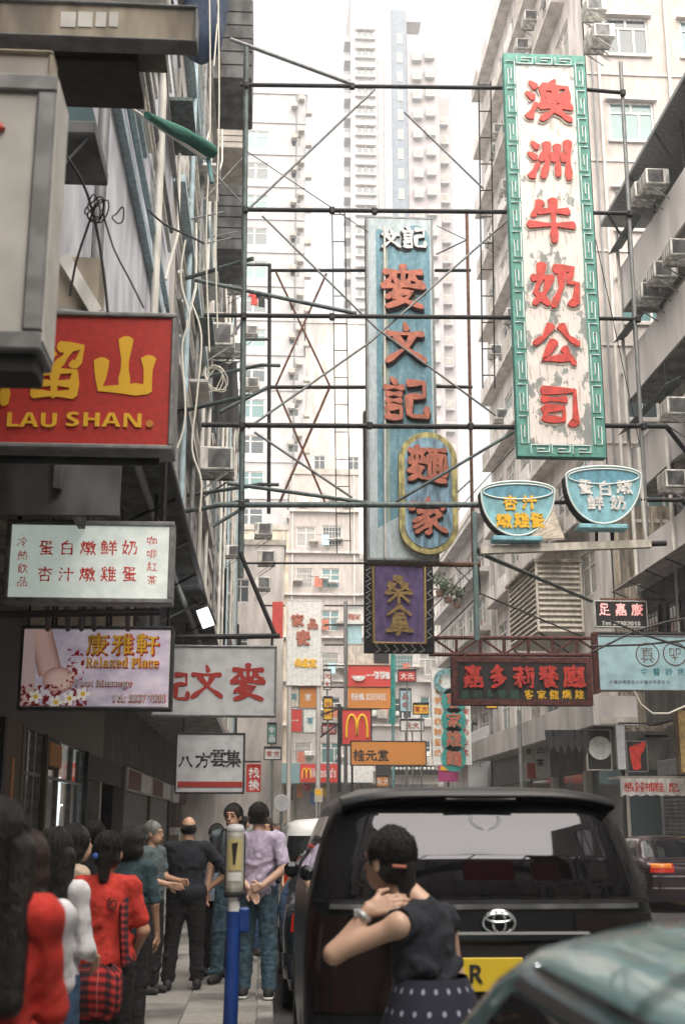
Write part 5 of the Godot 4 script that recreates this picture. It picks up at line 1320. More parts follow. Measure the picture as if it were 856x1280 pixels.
func big_signs() -> void:
	# ---- the white board with green meander border
	var d := 20.0
	var im := Image.create(200, 800, false, Image.FORMAT_RGB8)
	var n1 := noise2(3, 0.014, 5); var n2 := noise2(8, 0.05, 3); var n3 := noise2(21, 0.006, 2)
	for y in 800:
		for x in 200:
			var peel := n1.get_noise_2d(x, y) + 0.35 * n2.get_noise_2d(x, y) + 0.15 * n3.get_noise_2d(x, y)
			var lim := 0.4 if y < 400 else (0.13 if y > 440 else lerpf(0.4, 0.13, (y - 400) / 40.0))
			var c := Color(0.86, 0.83, 0.81)
			var k := 0.05 * n2.get_noise_2d(x * 2.0, y * 0.4)
			if peel > lim: c = Color(0.60, 0.61, 0.60)
			if peel > lim + 0.16: c = Color(0.52, 0.54, 0.53)
			if n2.get_noise_2d(x * 1.4 + 300, y * 0.25) > 0.42: c = c.lerp(Color(0.55, 0.45, 0.38), 0.35)
			im.set_pixel(x, y, Color(c.r + k, c.g + k, c.b + k))
	var t := board("vertical_sign", "tall white hanging board with red characters and green meander border", "", 638, 70, 744, 570, d, 0.2, px_len(690, 300, d, 15.5), M["sign_green"], M["white_paint"])
	face_quad(t, "painted_face", 652.5, 86, 729.5, 554, d, -d - 0.012, painted("milk_face", im))
	var chars := [["澳", 684, 126, 60], ["洲", 686, 201, 58], ["牛", 688, 276, 62], ["奶", 693, 357, 62], ["公", 695, 430, 60], ["司", 698, 508, 58]]
	for q in chars:
		write(t, q[0], q[1] - 0.5, q[2] + 1.0, q[3] + 2, d, -d - 0.012, M["cream_paint"], 0.17, 0.012)
		write(t, q[0], q[1], q[2], q[3], d, -d - 0.012, M["letter_red"], 0.132, 0.05)
	# meander of white tubes on the border, in the board's own plane
	var bl := Vector2(W(638, 320, d).x, W(690, 570, d).y); var tr := Vector2(W(744, 320, d).x, W(690, 70, d).y)
	var rim := px_len(690, 300, d, 15.5)
	var key := [[0.18, 0.02], [0.85, 0.02], [0.85, 0.86], [0.3, 0.86], [0.3, 0.3], [0.55, 0.3], [0.55, 0.66]]
	for side in 4:
		var cnt := 13 if side < 2 else 3
		for k in cnt:
			var pts := []
			for q in key:
				var v: float = (k + q[1]) / cnt
				var p: Vector2
				if side == 0: p = Vector2(bl.x + q[0] * rim, lerpf(tr.y - rim * 0.6, bl.y + rim * 0.6, v))
				elif side == 1: p = Vector2(tr.x - q[0] * rim, lerpf(tr.y - rim * 0.6, bl.y + rim * 0.6, v))
				elif side == 2: p = Vector2(lerpf(bl.x + rim, tr.x - rim, v), tr.y - q[0] * rim)
				else: p = Vector2(lerpf(bl.x + rim, tr.x - rim, v), bl.y + q[0] * rim)
				pts.append(Vector3(p.x, p.y, -d + 0.016))
			var m := MB.new()
			m.tube(pts, 0.012, 5)
			wpart(t, "neon_tube", m, M["neon_tube"])
	# ---- bowl signs
	for q in [[600.0, 602.0, 693.0, 676.0, "pale blue bowl-shaped sign with yellow characters", "letter_yellow", 0], [706.0, 583.0, 801.0, 661.0, "blue bowl-shaped sign with white characters, below the big board", "letter_white", 1]]:
		var x0: float = q[0]; var x1: float = q[2]; var y0: float = q[1]; var y1: float = q[3]
		var dd := 19.7
		var cx := (x0 + x1) / 2
		var b := thing("bowl_sign", q[4], "sign", W(cx, y1, dd), "bowl signs under the big board")
		var out := []
		var rx := (x1 - x0) / 2
		for k in 25:
			var a := PI * k / 24.0
			var yy := y0 + 12 + (y1 - y0 - 18) * pow(sin(a), 0.75)
			out.append([cx - rx * cos(a) * (0.99 - 0.12 * sin(a)), yy])
		var poly := PackedVector2Array()
		for k in range(24, -1, -1):   # rim ellipse above
			var a := PI * k / 24.0
			poly.append(Vector2(cx - rx * cos(a), y0 + 12 - 12 * sin(a)))
		poly = PackedVector2Array()
		for p in out: poly.append(Vector2(p[0], p[1]))
		for k in range(1, 24):
			var a := PI * k / 24.0
			poly.append(Vector2(cx + rx * cos(a) * 0.99, y0 + 12 - 12 * sin(a)))
		var wp := PackedVector2Array()
		for p in poly: var w := W(p.x, p.y, dd); wp.append(Vector2(w.x - b.position.x, w.y - b.position.y))
		var m := MB.new()
		m.prism(wp, -0.3, 0.0)
		part(b, "box", m, M["near_black"])
		m = MB.new()
		var ctr := Vector2.ZERO
		for p in wp: ctr += p
		ctr /= wp.size()
		var ip := PackedVector2Array()
		for p in wp: ip.append(ctr + (p - ctr) * 0.965)
		m.prism(ip, 0.0, 0.012)
		part(b, "face", m, M["cup_blue"])
		# rim ellipse and outline tubes
		var el := PackedVector2Array()
		for k in 32:
			var a := TAU * k / 32.0
			var w := W(cx + rx * 0.93 * cos(a), y0 + 13 + 9.5 * sin(a), dd)
			el.append(Vector2(w.x - b.position.x, w.y - b.position.y))
		m = MB.new()
		m.prism(el, 0.012, 0.022)
		part(b, "bowl_mouth", m, M["cup_in"])
		var rimp := []
		for p in el: rimp.append(Vector3(p.x, p.y, 0.03))
		rimp.append(rimp[0])
		m = MB.new(); m.tube(rimp, 0.014, 5); part(b, "neon_tube", m, M["neon_tube"])
		var op := []
		for p in wp: op.append(Vector3(p.x, p.y, 0.02))
		op.append(op[0])
		m = MB.new(); m.tube(op, 0.018, 5); part(b, "neon_tube", m, M["neon_tube"])
		var ft := W(cx, y1 - 4, dd)
		m = MB.new(); m.bb(Vector3(ft.x - 0.42, ft.y - 0.06, -dd - 0.25) - b.position, Vector3(ft.x + 0.42, ft.y + 0.03, -dd + 0.03) - b.position, 0.02)
		part(b, "foot", m, M["cup_blue"])
		var cm: Material = M[q[5]]
		if q[6] == 0:
			for c in [["杏", 637, 629], ["汁", 661, 628], ["燉", 629, 651], ["雞", 651, 651], ["蛋", 671, 651]]: write(b, c[0], c[1], c[2], 19, dd, -dd + 0.013, cm, 0.15, 0.09)
		else:
			for c in [["蛋", 731, 609], ["白", 755, 611], ["燉", 779, 609], ["鮮", 743, 629], ["奶", 771, 629]]: write(b, c[0], c[1], c[2], 19, dd, -dd + 0.013, cm, 0.15, 0.09)
	# ---- the blue noodle sign
	d = 24.0
	im = Image.create(230, 880, false, Image.FORMAT_RGB8)
	n1 = noise2(5, 0.02, 4); n2 = noise2(9, 0.06, 3)
	for y in 880:
		for x in 230:
			var u := x / 230.0; var v := y / 880.0
			var pale := Color(0.66, 0.71, 0.73)
			var blue := Color(0.39, 0.55, 0.61)
			var c := pale
			var in_left: bool = u > 0.13 and u < 0.5 and v > 0.035 + 0.18 * maxf(0.0, u - 0.2)
			var ru := (u - 0.74) / 0.22; var rv := (v - 0.07) / 0.05
			var in_right: bool = u > 0.52 and u < 0.96 and (v > 0.07 or ru * ru + rv * rv < 1.0)
			if v > 0.11 and u > 0.13 and u < 0.93: c = blue
			elif in_left or in_right: c = blue
			if u > 0.27 and u < 0.31 and v > 0.05: c = c.lerp(Color(0.70, 0.66, 0.50), 0.6)
			if v > 0.12 and v < 0.5 and u > 0.2 and u < 0.27 and n1.get_noise_2d(x * 2.0, y * 0.3) > -0.2: c = c.lerp(Color(0.42, 0.36, 0.24), 0.55)
			if v > 0.18 and v < 0.45 and u > 0.70 and u < 0.76 and n1.get_noise_2d(x * 2.0 + 90, y * 0.3) > -0.1: c = c.lerp(Color(0.45, 0.33, 0.2), 0.6)
			if v > 0.93 - 0.11 * u: c = pale
			var k := 0.09 * n1.get_noise_2d(x * 1.5, y * 0.5) + 0.05 * n2.get_noise_2d(x, y)
			if n2.get_noise_2d(x + 50, y * 0.4) > 0.4: c = c.lerp(pale, 0.4)
			im.set_pixel(x, y, Color(c.r + k, c.g + k, c.b + k))
	t = board("vertical_sign", "weathered blue noodle sign with coral characters and yellow-rimmed oval", "", 458, 272, 545, 700, d, 0.32, 0.05, M["steel_grey"], M["white_paint"])
	face_quad(t, "painted_face", 460, 274, 543, 698, d, -d - 0.008, painted("noodle_face", im))
	for q in [["文", 488, 299, 26], ["記", 517, 298, 30]]:
		write(t, q[0], q[1] - 1, q[2] + 1.5, q[3] + 3, d, -d, M["letter_black"], 0.13, 0.02)
		write(t, q[0], q[1], q[2], q[3], d, -d + 0.03, M["letter_white"], 0.13, 0.05)
	for q in [["麥", 503, 360, 58], ["文", 505, 430, 56], ["記", 506, 500, 58]]:
		write(t, q[0], q[1] + 1.5, q[2] + 3, q[3], d, -d, M["near_black"], 0.12, 0.03)
		write(t, q[0], q[1], q[2], q[3], d, -d + 0.05, M["letter_coral"], 0.118, 0.06)
	wtube(t, "conduit", [W(480, 285, d) + Vector3(0, 0, 0.06), W(481, 698, d) + Vector3(0, 0, 0.06)], 0.025, "pvc")
	# oval
	var ov := PackedVector2Array(); var ovi := PackedVector2Array()
	var oc := W(534, 618, d)
	var rx := px_len(534, 618, d, 36.5); var ry := px_len(534, 618, d, 78)
	var hy := ry - rx
	for k in 40:
		var a := TAU * k / 40.0
		var p := Vector2(cos(a) * rx, sin(a) * rx + (hy if sin(a) >= 0 else -hy))
		ov.append(p)
		ovi.append(Vector2(cos(a) * rx * 0.8, sin(a) * rx * 0.8 + (hy if sin(a) >= 0 else -hy)))
	var m := MB.new()
	m.prism(ov, 0.0, 0.16, Transform3D(Basis.IDENTITY, oc - t.position))
	part(t, "oval_rim", m, mat("oval_yellow", Color(0.50, 0.44, 0.17), 0.6, "grime", Vector3(2, 1, 2)))
	m = MB.new()
	m.prism(ovi, 0.16, 0.18, Transform3D(Basis.IDENTITY, oc - t.position))
	part(t, "oval_face", m, mat("oval_blue", Color(0.24, 0.42, 0.56), 0.6, "grime", Vector3(2, 0.5, 2)))
	for q in [["麵", 532, 584, 50], ["家", 533, 648, 50]]:
		write(t, q[0], q[1] + 1.5, q[2] + 3, q[3], d, -d + 0.18, M["near_black"], 0.12, 0.03)
		write(t, q[0], q[1], q[2], q[3], d, -d + 0.21, M["letter_coral"], 0.115, 0.06)
	# ---- purple sauna sign in black ornate frame
	d = 27.0
	t = board("vertical_sign", "purple sign with two gold characters in black frame, under the blue noodle sign", "", 455, 515, 540, 815, d, 0.25, px_len(500, 700, d, 11), M["near_black"], M["lightbox_grey"])
	var pa := W(467, 804, d); var pb := W(530, 706, d)
	wbox(t, "purple_panel", Vector3(pa.x, pa.y, -d - 0.02), Vector3(pb.x, pb.y, -d + 0.02), "purple")
	m = MB.new()
	rect_tube(m, Vector3(pa.x, pa.y, -d + 0.02), Vector3(pb.x, pb.y, -d + 0.02), 0.035)
	wpart(t, "gold_border", m, M["letter_gold"])
	m = MB.new()
	m.tube([W(467, 706, d) + Vector3(0, 0, 0.05), W(488, 686, d) + Vector3(0, 0, 0.05), W(500, 705, d) + Vector3(0, 0, 0.05), W(530, 706, d) + Vector3(0, 0, 0.05)], 0.04, 6)
	wpart(t, "gable_tube", m, M["near_black"])
	for q in [["桑", 498, 738, 36], ["拿", 499, 776, 36]]: write(t, q[0], q[1], q[2], q[3], d, -d + 0.02, M["letter_gold"], 0.11, 0.06)
	for k in 30:   # scrolled tubes on the frame
		var p: Vector3
		if k < 20: p = W(460, 525 + k * 14, d)
		elif k < 26: p = W(472 + (k - 20) * 11, 809, d)
		else: p = W(536, 720 + (k - 26) * 24, d)
		m = MB.new()
		m.tube([p + Vector3(-0.05, -0.12, 0.02), p + Vector3(0.06, -0.06, 0.03), p + Vector3(-0.04, 0.04, 0.03), p + Vector3(0.05, 0.11, 0.02)], 0.013, 5)
		wpart(t, "scroll_tube", m, M["lightbox_grey"])
	hangers(t, [[470, 515], [525, 515]], 27.1, 11.6, "steel_dark", 0.03)

func trusses() -> void:
	var d := 20.4
	var t := thing("sign_truss", "large dark steel truss spanning the street behind the milk company board", "truss", W(308, 700, d), "sign trusses")
	var bars := [
		[300, 106, 634, 110, 0.05, "steel_dark"], [733, 112, 778, 116, 0.05, "steel_dark"], [310, 262, 638, 265, 0.055, "steel_dark"], [738, 266, 788, 267, 0.05, "steel_dark"],
		[255, 394, 642, 397, 0.055, "steel_dark"], [742, 398, 797, 399, 0.05, "steel_dark"], [252, 531, 646, 534, 0.06, "steel_dark"], [748, 532, 832, 533, 0.06, "steel_dark"],
		[268, 631, 606, 631, 0.065, "steel_green"], [690, 628, 706, 628, 0.05, "steel_dark"], [800, 625, 852, 625, 0.05, "steel_dark"],
		[308, 60, 301, 722, 0.065, "steel_green"], [775, 78, 808, 668, 0.05, "steel_grey"], [797, 560, 807, 680, 0.05, "pvc"],
		[288, 49, 440, 105, 0.05, "steel_grey"], [310, 262, 468, 112, 0.03, "steel_grey"], [328, 270, 470, 410, 0.026, "steel_grey"], [470, 410, 620, 520, 0.026, "steel_grey"],
		[505, 140, 604, 236, 0.024, "steel_grey"], [310, 535, 462, 428, 0.028, "steel_grey"], [462, 428, 640, 270, 0.026, "steel_grey"], [318, 540, 440, 622, 0.03, "steel_grey"],
		[244, 350, 446, 392, 0.05, "steel_green"], [284, 604, 470, 630, 0.045, "steel_green"], [495, 627, 642, 540, 0.035, "steel_green"], [266, 658, 306, 634, 0.04, "steel_green"],
		[275, 515, 335, 484, 0.045, "steel_green"], [290, 420, 308, 395, 0.03, "steel_grey"], [255, 250, 310, 190, 0.02, "steel_grey"], [262, 210, 310, 262, 0.02, "steel_grey"],
	]
	for q in bars:
		wtube(t, "bar", [W(q[0], q[1], d), W(q[2], q[3], d + (0.3 if q[5] == "steel_grey" and q[4] < 0.04 else 0.0))], q[4] * 0.78, q[5], 8)
	for q in [[308, 106], [307, 262], [305, 395], [303, 532], [302, 631], [638, 110], [640, 265], [778, 116], [787, 267], [797, 399], [804, 533], [440, 108], [468, 264], [415, 396], [462, 532], [588, 533], [415, 263]]:
		var cb := MB.new()
		cb.box(W(q[0], q[1], d - 0.06), Vector3(0.1, 0.13, 0.09), 0.02)
		wpart(t, "clamp", cb, M["steel_dark"])
	# the white box beam under the bowls
	var m := MB.new()
	m.bar(W(600, 688, 19.9), W(812, 680, 19.9), 0.14, 0.13)
	wpart(t, "beam", m, M["cream_paint"])
	wtube(t, "bar", [W(596, 688, 20.1), W(832, 679, 20.1)], 0.05, "steel_dark", 8)
	for q in [[640, 676], [660, 676], [745, 661], [765, 661]]: wtube(t, "bar", [W(q[0], q[1], 19.95), W(q[0], 686, 19.95)], 0.03, "steel_dark")
	# ties back to the fronts on both sides
	for y in [7.0, 8.9, 11.5]: wtube(t, "tie_bar", [Vector3(-1.72, y, -d - 1.0), Vector3(-0.35, y, -d)], 0.04, "steel_green")
	for q in [[852, 625, 0.05], [832, 533, 0.05]]:
		var a := W(q[0], q[1], d)
		wtube(t, "tie_bar", [a, Vector3(11.05, a.y + 0.1, -27.5)], q[2], "steel_dark")
	# light ladder
	var ld := thing("thin_ladder", "slender steel ladder standing left of the milk company board", "ladder", W(606, 485, 20.8), "thin ladders in the trusses")
	for x in [[598, 603], [613, 618]]: wtube(ld, "rail", [W(x[0], 102, 20.8), W(x[1], 485, 20.8)], 0.014, "steel_dark")
	for k in 12: wtube(ld, "rung", [W(598 + k * 0.4, 106 + k * 33, 20.8), W(613.5 + k * 0.4, 106 + k * 33, 20.8)], 0.012, "steel_dark")
	d = 24.4
	t = thing("sign_truss", "second thinner truss with crossed rusty braces holding the blue noodle sign", "truss", W(337, 640, d), "sign trusses")
	bars = [
		[337, 338, 460, 338, 0.05, "steel_dark"], [543, 338, 588, 338, 0.05, "steel_dark"], [337, 484, 460, 484, 0.055, "steel_dark"], [543, 483, 590, 484, 0.05, "steel_dark"], [304, 331, 337, 331, 0.05, "steel_green"], [304, 424, 337, 424, 0.05, "steel_green"],
		[337, 330, 336, 642, 0.05, "steel_dark"], [583, 262, 591, 702, 0.045, "steel_rust"], [592, 640, 596, 800, 0.075, "post_teal"], [456, 704, 600, 706, 0.07, "steel_rust"],
		[345, 340, 412, 482, 0.03, "steel_rust"], [408, 342, 345, 482, 0.03, "steel_rust"], [345, 484, 408, 632, 0.03, "steel_rust"], [412, 484, 348, 632, 0.035, "steel_rust"],
		[545, 318, 583, 300, 0.02, "steel_dark"], [545, 640, 588, 600, 0.022, "steel_grey"], [540, 760, 660, 640, 0.02, "steel_grey"], [600, 740, 560, 700, 0.018, "steel_grey"], [300, 704, 600, 704, 0.03, "steel_dark"],
	]
	for q in bars: wtube(t, "bar", [W(q[0], q[1], d), W(q[2], q[3], d)], q[4] * (0.78 if q[4] < 0.1 else 1.0), q[5], 8)
	wtube(t, "tie_bar", [W(596, 690, d), Vector3(11.3, 8.4, -39.2)], 0.05, "steel_green")
	for y in [8.4, 11.0]: wtube(t, "tie_bar", [Vector3(-1.72, y, -d - 1.0), Vector3(-0.2, y, -d), Vector3(0.2, y, -d)], 0.04, "steel_green")
	ld = thing("thin_ladder", "slender steel ladder standing left of the blue noodle sign", "ladder", W(428, 690, 24.8), "thin ladders in the trusses")
	for x in [[415, 421], [431, 438]]: wtube(ld, "rail", [W(x[0], 265, 24.8), W(x[1], 692, 24.8)], 0.012, "steel_dark")
	for k in 13: wtube(ld, "rung", [W(415 + k * 0.5, 268 + k * 34, 24.8), W(431.5 + k * 0.55, 268 + k * 34, 24.8)], 0.01, "steel_dark")
	for q in [[[545, 282, 24], [583, 300, 24.4], "thin guy wire at the top of the blue noodle sign"], [[744, 300, 20], [800, 560, 20.4], "thin guy wire from the milk company board to the far post"], [[310, 190, 20.4], [460, 290, 24], "long thin guy wire from the truss post to the blue noodle sign"], [[570, 640, 24], [642, 560, 20.4], "thin guy wire between the oval and the board's foot"]]:
		var gw := thing("guy_wire", q[2], "wire", W(q[0][0], q[0][1], q[0][2]), "guy wires")
		wtube(gw, "strand", [W(q[0][0], q[0][1], q[0][2]), W(q[1][0], q[1][1], q[1][2])], 0.009, "steel_dark", 5)
	# reddish lattice carrying the restaurant sign
	d = 30.2
	t = thing("sign_truss", "reddish lattice girder above the red restaurant sign", "truss", W(650, 820, d), "sign trusses")
	for y in [797, 818]: wtube(t, "bar", [W(536, y, d), W(762, y + 1, d)], 0.05, "steel_red", 8)
	for k in 8:
		wtube(t, "bar", [W(540 + k * 30, 797, d), W(540 + k * 30, 818, d)], 0.04, "steel_red")
		wtube(t, "bar", [W(540 + k * 30, 797 if k % 2 == 0 else 818, d), W(570 + k * 30, 818 if k % 2 == 0 else 797, d)], 0.03, "steel_red")
	wtube(t, "tie_bar", [W(762, 798, d), Vector3(11.1, 6.1, -34)], 0.05, "steel_red")
	wtube(t, "stay_cable", [W(545, 797, d), W(600, 742, d)], 0.02, "steel_dark")
	wtube(t, "stay_cable", [W(730, 797, d), W(600, 742, d)], 0.02, "steel_dark")
	wtube(t, "stay_cable", [W(600, 742, d), W(597, 700, 24.4)], 0.02, "steel_dark")
	# sagging dark cables near the clinic sign
	for q in [[[[740, 815], [790, 790], [830, 778], [862, 772]], 26.5, "upper dark cable bundle crossing above the clinic sign"], [[[735, 808], [800, 806], [862, 800]], 27.0, "level dark cable just over the clinic sign's top edge"], [[[760, 775], [800, 792], [862, 812]], 26.2, "thin dark cable slanting down over the clinic sign"], [[[792, 864], [800, 880], [815, 892], [835, 892], [862, 880]], 27.0, "pale cable looping under the clinic sign"]]:
		var pts := []
		for p in q[0]: pts.append(W(p[0], p[1], q[1]))
		var c := thing("cable", q[2], "cable", pts[0], "cables by the clinic sign")
		wtube(c, "sheath", pts, 0.025, "cable_white" if (q[2] as String).begins_with("pale") else "cable_dark", 5)

# lightbox faces given a faint even emission
func glow_board() -> StandardMaterial3D:
	var m := mat("lightbox_emissive", Color(0.74, 0.76, 0.74), 0.5, "soft")
	m.emission_enabled = true
	m.emission = Color(0.93, 1.0, 0.96)
	m.emission_energy_multiplier = 0.05
	return m

func menu_red() -> StandardMaterial3D:
	var m := mat("letter_menu", Color(0.50, 0.04, 0.025), 0.6)
	m.emission_enabled = true
	m.emission = Color(0.8, 0.16, 0.1)
	m.emission_energy_multiplier = 0.03
	return m

func foot_face(im: Image) -> StandardMaterial3D:
	var m := painted("foot_print", im)
	m.emission_enabled = true
	m.emission_operator = BaseMaterial3D.EMISSION_OP_MULTIPLY
	m.emission = Color(1, 1, 1)
	m.emission_texture = m.albedo_texture
	m.emission_energy_multiplier = 0.05
	return m

func near_signs() -> void:
	# ---- red dessert sign
	var d := 8.0
	var t := board("shop_sign", "red lightbox with two yellow characters above yellow Latin capitals", "signs over the near pavement", -70, 391, 219, 557, d, 0.3, 0.035, M["alu_frame"], M["sign_red"])
	for q in [["許", 2, 466, 84], ["留", 69, 459, 82], ["山", 156, 458, 84]]: write(t, q[0], q[1] - (15 if q[0] == "許" else 0), q[2], q[3], d, -d - 0.02, M["letter_yellow"], 0.15 if q[0] == "山" else 0.125, 0.012)
	latin(t, "LAU", 40, 524, 62, 19, d, -d - 0.012, M["letter_yellow"])
	latin(t, "SHAN", 130, 524, 94, 19, d, -d - 0.012, M["letter_yellow"])
	latin(t, "HUI", -40, 524, 60, 19, d, -d - 0.012, M["letter_yellow"])
	var dot := MB.new()
	dot.lathe([Vector2(0.0, 0.014), Vector2(0.026, 0.014), Vector2(0.026, 0.0)], 14, W(187, 529, d) + Vector3(0, 0, -0.022) - t.position, Basis(Vector3.RIGHT, PI / 2))
	part(t, "registered_mark", dot, M["orange"])
	var m := MB.new()
	m.bar(W(80, 322, 8.1), W(122, 392, 8.1), 0.06, 0.085)
	wpart(t, "brace", m, M["white_paint"])
	m = MB.new()
	m.bb(W(70, 392, 8.15), W(126, 322, 8.15) + Vector3(0, 0, -0.3))
	wpart(t, "bracket_box", m, M["plaster_tan"])
	wtube(t, "carrier", [Vector3(-1.72, 5.15, -8.15), Vector3(-0.75, 5.08, -8.15)], 0.04, "alu_frame")
	wtube(t, "carrier", [Vector3(-1.9, 4.05, -8.15), Vector3(-0.75, 4.05, -8.15)], 0.03, "steel_dark")
	# ---- grey near signbox
	d = 4.0
	t = board("shop_sign", "grey weathered blank signbox very close at the picture edge", "signs over the near pavement", -160, 92, 62, 432, d, 0.24, 0.07, M["alu_frame"], M["lightbox_old"])
	var e := Vector3(W(62, 262, d).x, W(62, 432, d).y, -d); var e2 := Vector3(e.x, W(62, 92, d).y, -d)
	wbox(t, "side_sheet", Vector3(e.x, e.y + 0.02, -d - 0.235), Vector3(e.x + 0.004, e2.y - 0.02, -d - 0.01), "lightbox_old")
	wbox(t, "end_cap", Vector3(e.x - 0.5, e.y - 0.09, -d - 0.2), Vector3(e.x - 0.02, e.y, -d - 0.04), "near_black", 0.01)
	wtube(t, "red_mark", [W(-4, 150, d) + Vector3(0, 0, -0.02), W(3, 160, d) + Vector3(0, 0, -0.01)], 0.012, "letter_red")
	wtube(t, "carrier", [Vector3(-1.75, e2.y + 0.03, -d - 0.12), Vector3(e.x - 0.1, e2.y + 0.03, -d - 0.12)], 0.03, "steel_dark")
	# ---- stacked sign boxes at the top edge
	d = 6.0
	t = board("shop_sign", "old grey signboard with faded pale patches at the top edge", "signs over the near pavement", -120, 6, 247, 38, d, 0.14, 0.015, M["steel_grey"], M["plaster_tan"])
	wbox(t, "ledge", Vector3(-2.2, W(0, 4, d).y, -d - 0.6), Vector3(W(200, 4, d).x, W(0, -60, d).y, -d - 0.05), "soffit")
	for q in [[75, 95], [97, 116], [119, 133], [136, 148]]:
		var fa := W(q[0], 31, d); var fb := W(q[1], 13, d)
		wbox(t, "faded_patch", Vector3(fa.x, fa.y, -d - 0.021), Vector3(fb.x, fb.y, -d - 0.014), "lightbox_old")
	t = board("shop_sign", "dark grey sign back just beneath the old top signboard", "signs over the near pavement", -150, 46, 172, 66, 6.4, 0.5, 0.02, M["steel_dark"], M["plaster_dark"])
	t = board("shop_sign", "brown grey signbox above the blank signbox", "signs over the near pavement", -150, 62, 66, 92, 5.2, 0.15, 0.02, M["plaster_tan"], M["plaster_grey"])
	# ---- menu board of the dairy shop
	d = 11.0
	t = board("shop_sign", "white menu lightbox with two rows of red characters", "signs over the near pavement", 6, 652, 217, 752, d, 0.22, 0.045, M["alu_frame"], glow_board())
	var r1 := ["蛋", "白", "燉", "鮮", "奶"]; var r2 := ["杏", "汁", "燉", "雞", "蛋"]
	for k in 5:
		write(t, r1[k], 58 + 26 * k, 684, 20, d, -d - 0.02, menu_red(), 0.085, 0.012)
		write(t, r2[k], 56 + 26.5 * k, 717, 20, d, -d - 0.02, menu_red(), 0.085, 0.012)
	for k in 4:
		write(t, ["冷", "熱", "飲", "品"][k], 28, 677 + 16.5 * k, 13, d, -d - 0.02, menu_red(), 0.08, 0.012)
		write(t, ["咖", "啡", "紅", "茶"][k], 190, 675 + 16.5 * k, 13, d, -d - 0.02, menu_red(), 0.08, 0.012)
	hangers(t, [[25, 652], [110, 652], [205, 652]], 11.1, 5.14, "steel_dark", 0.022)
	wtube(t, "carrier", [W(-40, 769, 11.1), W(200, 765, 11.1)], 0.035, "near_black")
	for x in [60, 85, 102, 118, 160]: wtube(t, "drop_rod", [W(x, 752, 11.1), W(x, 787, 12.9)], 0.025, "near_black")
	# ---- foot massage sign
	d = 13.0
	var im := Image.create(400, 210, false, Image.FORMAT_RGB8)
	var n1 := noise2(14, 0.02, 4); var n2 := noise2(15, 0.04, 3)
	for y in 210:
		for x in 400:
			var c := Color(0.80, 0.76, 0.80).lerp(Color(0.68, 0.64, 0.72), clampf(0.5 + n1.get_noise_2d(x * 0.6, y), 0, 1))
			var u := x / 400.0; var v := y / 210.0
			# two shins and a foot
			var shin: float = absf(u - (0.10 + 0.16 * v)) / 0.085
			var foot := Vector2((u - 0.25) / 0.11, (v - 0.66) / 0.17).rotated(-0.6).length()
			var shin2: float = absf(u - (0.015 + 0.04 * v)) / 0.05
			if shin < 1.0 and v < 0.62: c = Color(0.80, 0.66, 0.62).lerp(Color(0.56, 0.40, 0.38), pow(shin, 3.0))
			if foot < 1.0: c = Color(0.84, 0.72, 0.68).lerp(Color(0.62, 0.44, 0.42), pow(foot, 4.0))
			if shin2 < 1.0: c = Color(0.76, 0.66, 0.66)
			for k in 4:
				if foot < 1.15 and Vector2((u - 0.29 - 0.022 * k) / 0.014, (v - 0.72 + 0.045 * k) / 0.05).length() < 1.0: c = Color(0.86, 0.74, 0.70)
			var petal := n2.get_noise_2d(x * 1.3, y * 1.3)
			if v > 0.72 and petal > lerpf(0.25, -0.15, (v - 0.72) / 0.28) and u < 0.45: c = Color(0.42, 0.06, 0.08)
			if u > 0.3 and u < 0.42 and v > 0.25 and v < 0.7 and petal > 0.22: c = Color(0.5, 0.1, 0.14)
			for fl in [[0.1, 0.88], [0.33, 0.9], [0.42, 0.84], [0.24, 0.95]]:
				var q := Vector2((u - fl[0]) * 1.9, v - fl[1])
				if q.length() < 0.045 + 0.05 * absf(cos(q.angle() * 2.5)): c = Color(0.88, 0.85, 0.82) if q.length() > 0.03 else Color(0.80, 0.66, 0.2)
			im.set_pixel(x, y, c)
	t = board("shop_sign", "foot massage lightbox with a printed foot, blossoms and yellow characters", "signs over the near pavement", 24, 783, 216, 887, d, 0.2, 0.03, M["near_black"], M["lightbox"])
	face_quad(t, "printed_face", 28, 788, 211, 882, d, -d - 0.012, foot_face(im))
	for k in 3:
		write(t, ["康", "雅", "軒"][k], 123 + 31 * k, 806, 29, d, -d - 0.011, M["letter_red"], 0.14, 0.006)
		write(t, ["康", "雅", "軒"][k], 122 + 31 * k, 805, 27, d, -d - 0.004, M["letter_yellow"], 0.095, 0.008)
	for q in [["Relaxed Place", 153, 828, 90, 12, "letter_yellow", "letter_red"], ["Foot Massage", 129, 855, 70, 10, "letter_white", "letter_red"], ["Tel: 2337 7508", 173, 872, 66, 9, "letter_white", "letter_red"]]:
		latin(t, q[0], q[1] + 0.8, q[2] + 0.8, q[3] + 2, q[4] + 2.5, d, -d - 0.006, M[q[6]], true)
		latin(t, q[0], q[1], q[2], q[3], q[4], d, -d + 0.002, M[q[5]], true)
	hangers(t, [[60, 783], [190, 783]], 13.1, 5.14, "steel_dark", 0.02)
	# ---- noodle shop lightbox
	d = 17.0
	t = board("shop_sign", "pale grey noodle shop lightbox with large dark red characters", "signs over the near pavement", 190, 807, 346, 895, d, 0.22, 0.03, M["alu_frame"], M["lightbox_grey"])
	for q in [["記", 217, 857, 40], ["文", 258, 852, 44], ["麥", 310, 852, 46]]: write(t, q[0], q[1], q[2], q[3], d, -d - 0.02, M["letter_darkred"], 0.12, 0.012)
	hangers(t, [[210, 807], [280, 807]], 17.1, 5.14, "steel_dark", 0.02)
	wtube(t, "carrier", [W(190, 797, 17.1), W(350, 795, 17.1)], 0.04, "steel_dark")
	wtube(t, "brace", [W(345, 797, 17.1), W(300, 690, 17.1)], 0.035, "steel_dark")
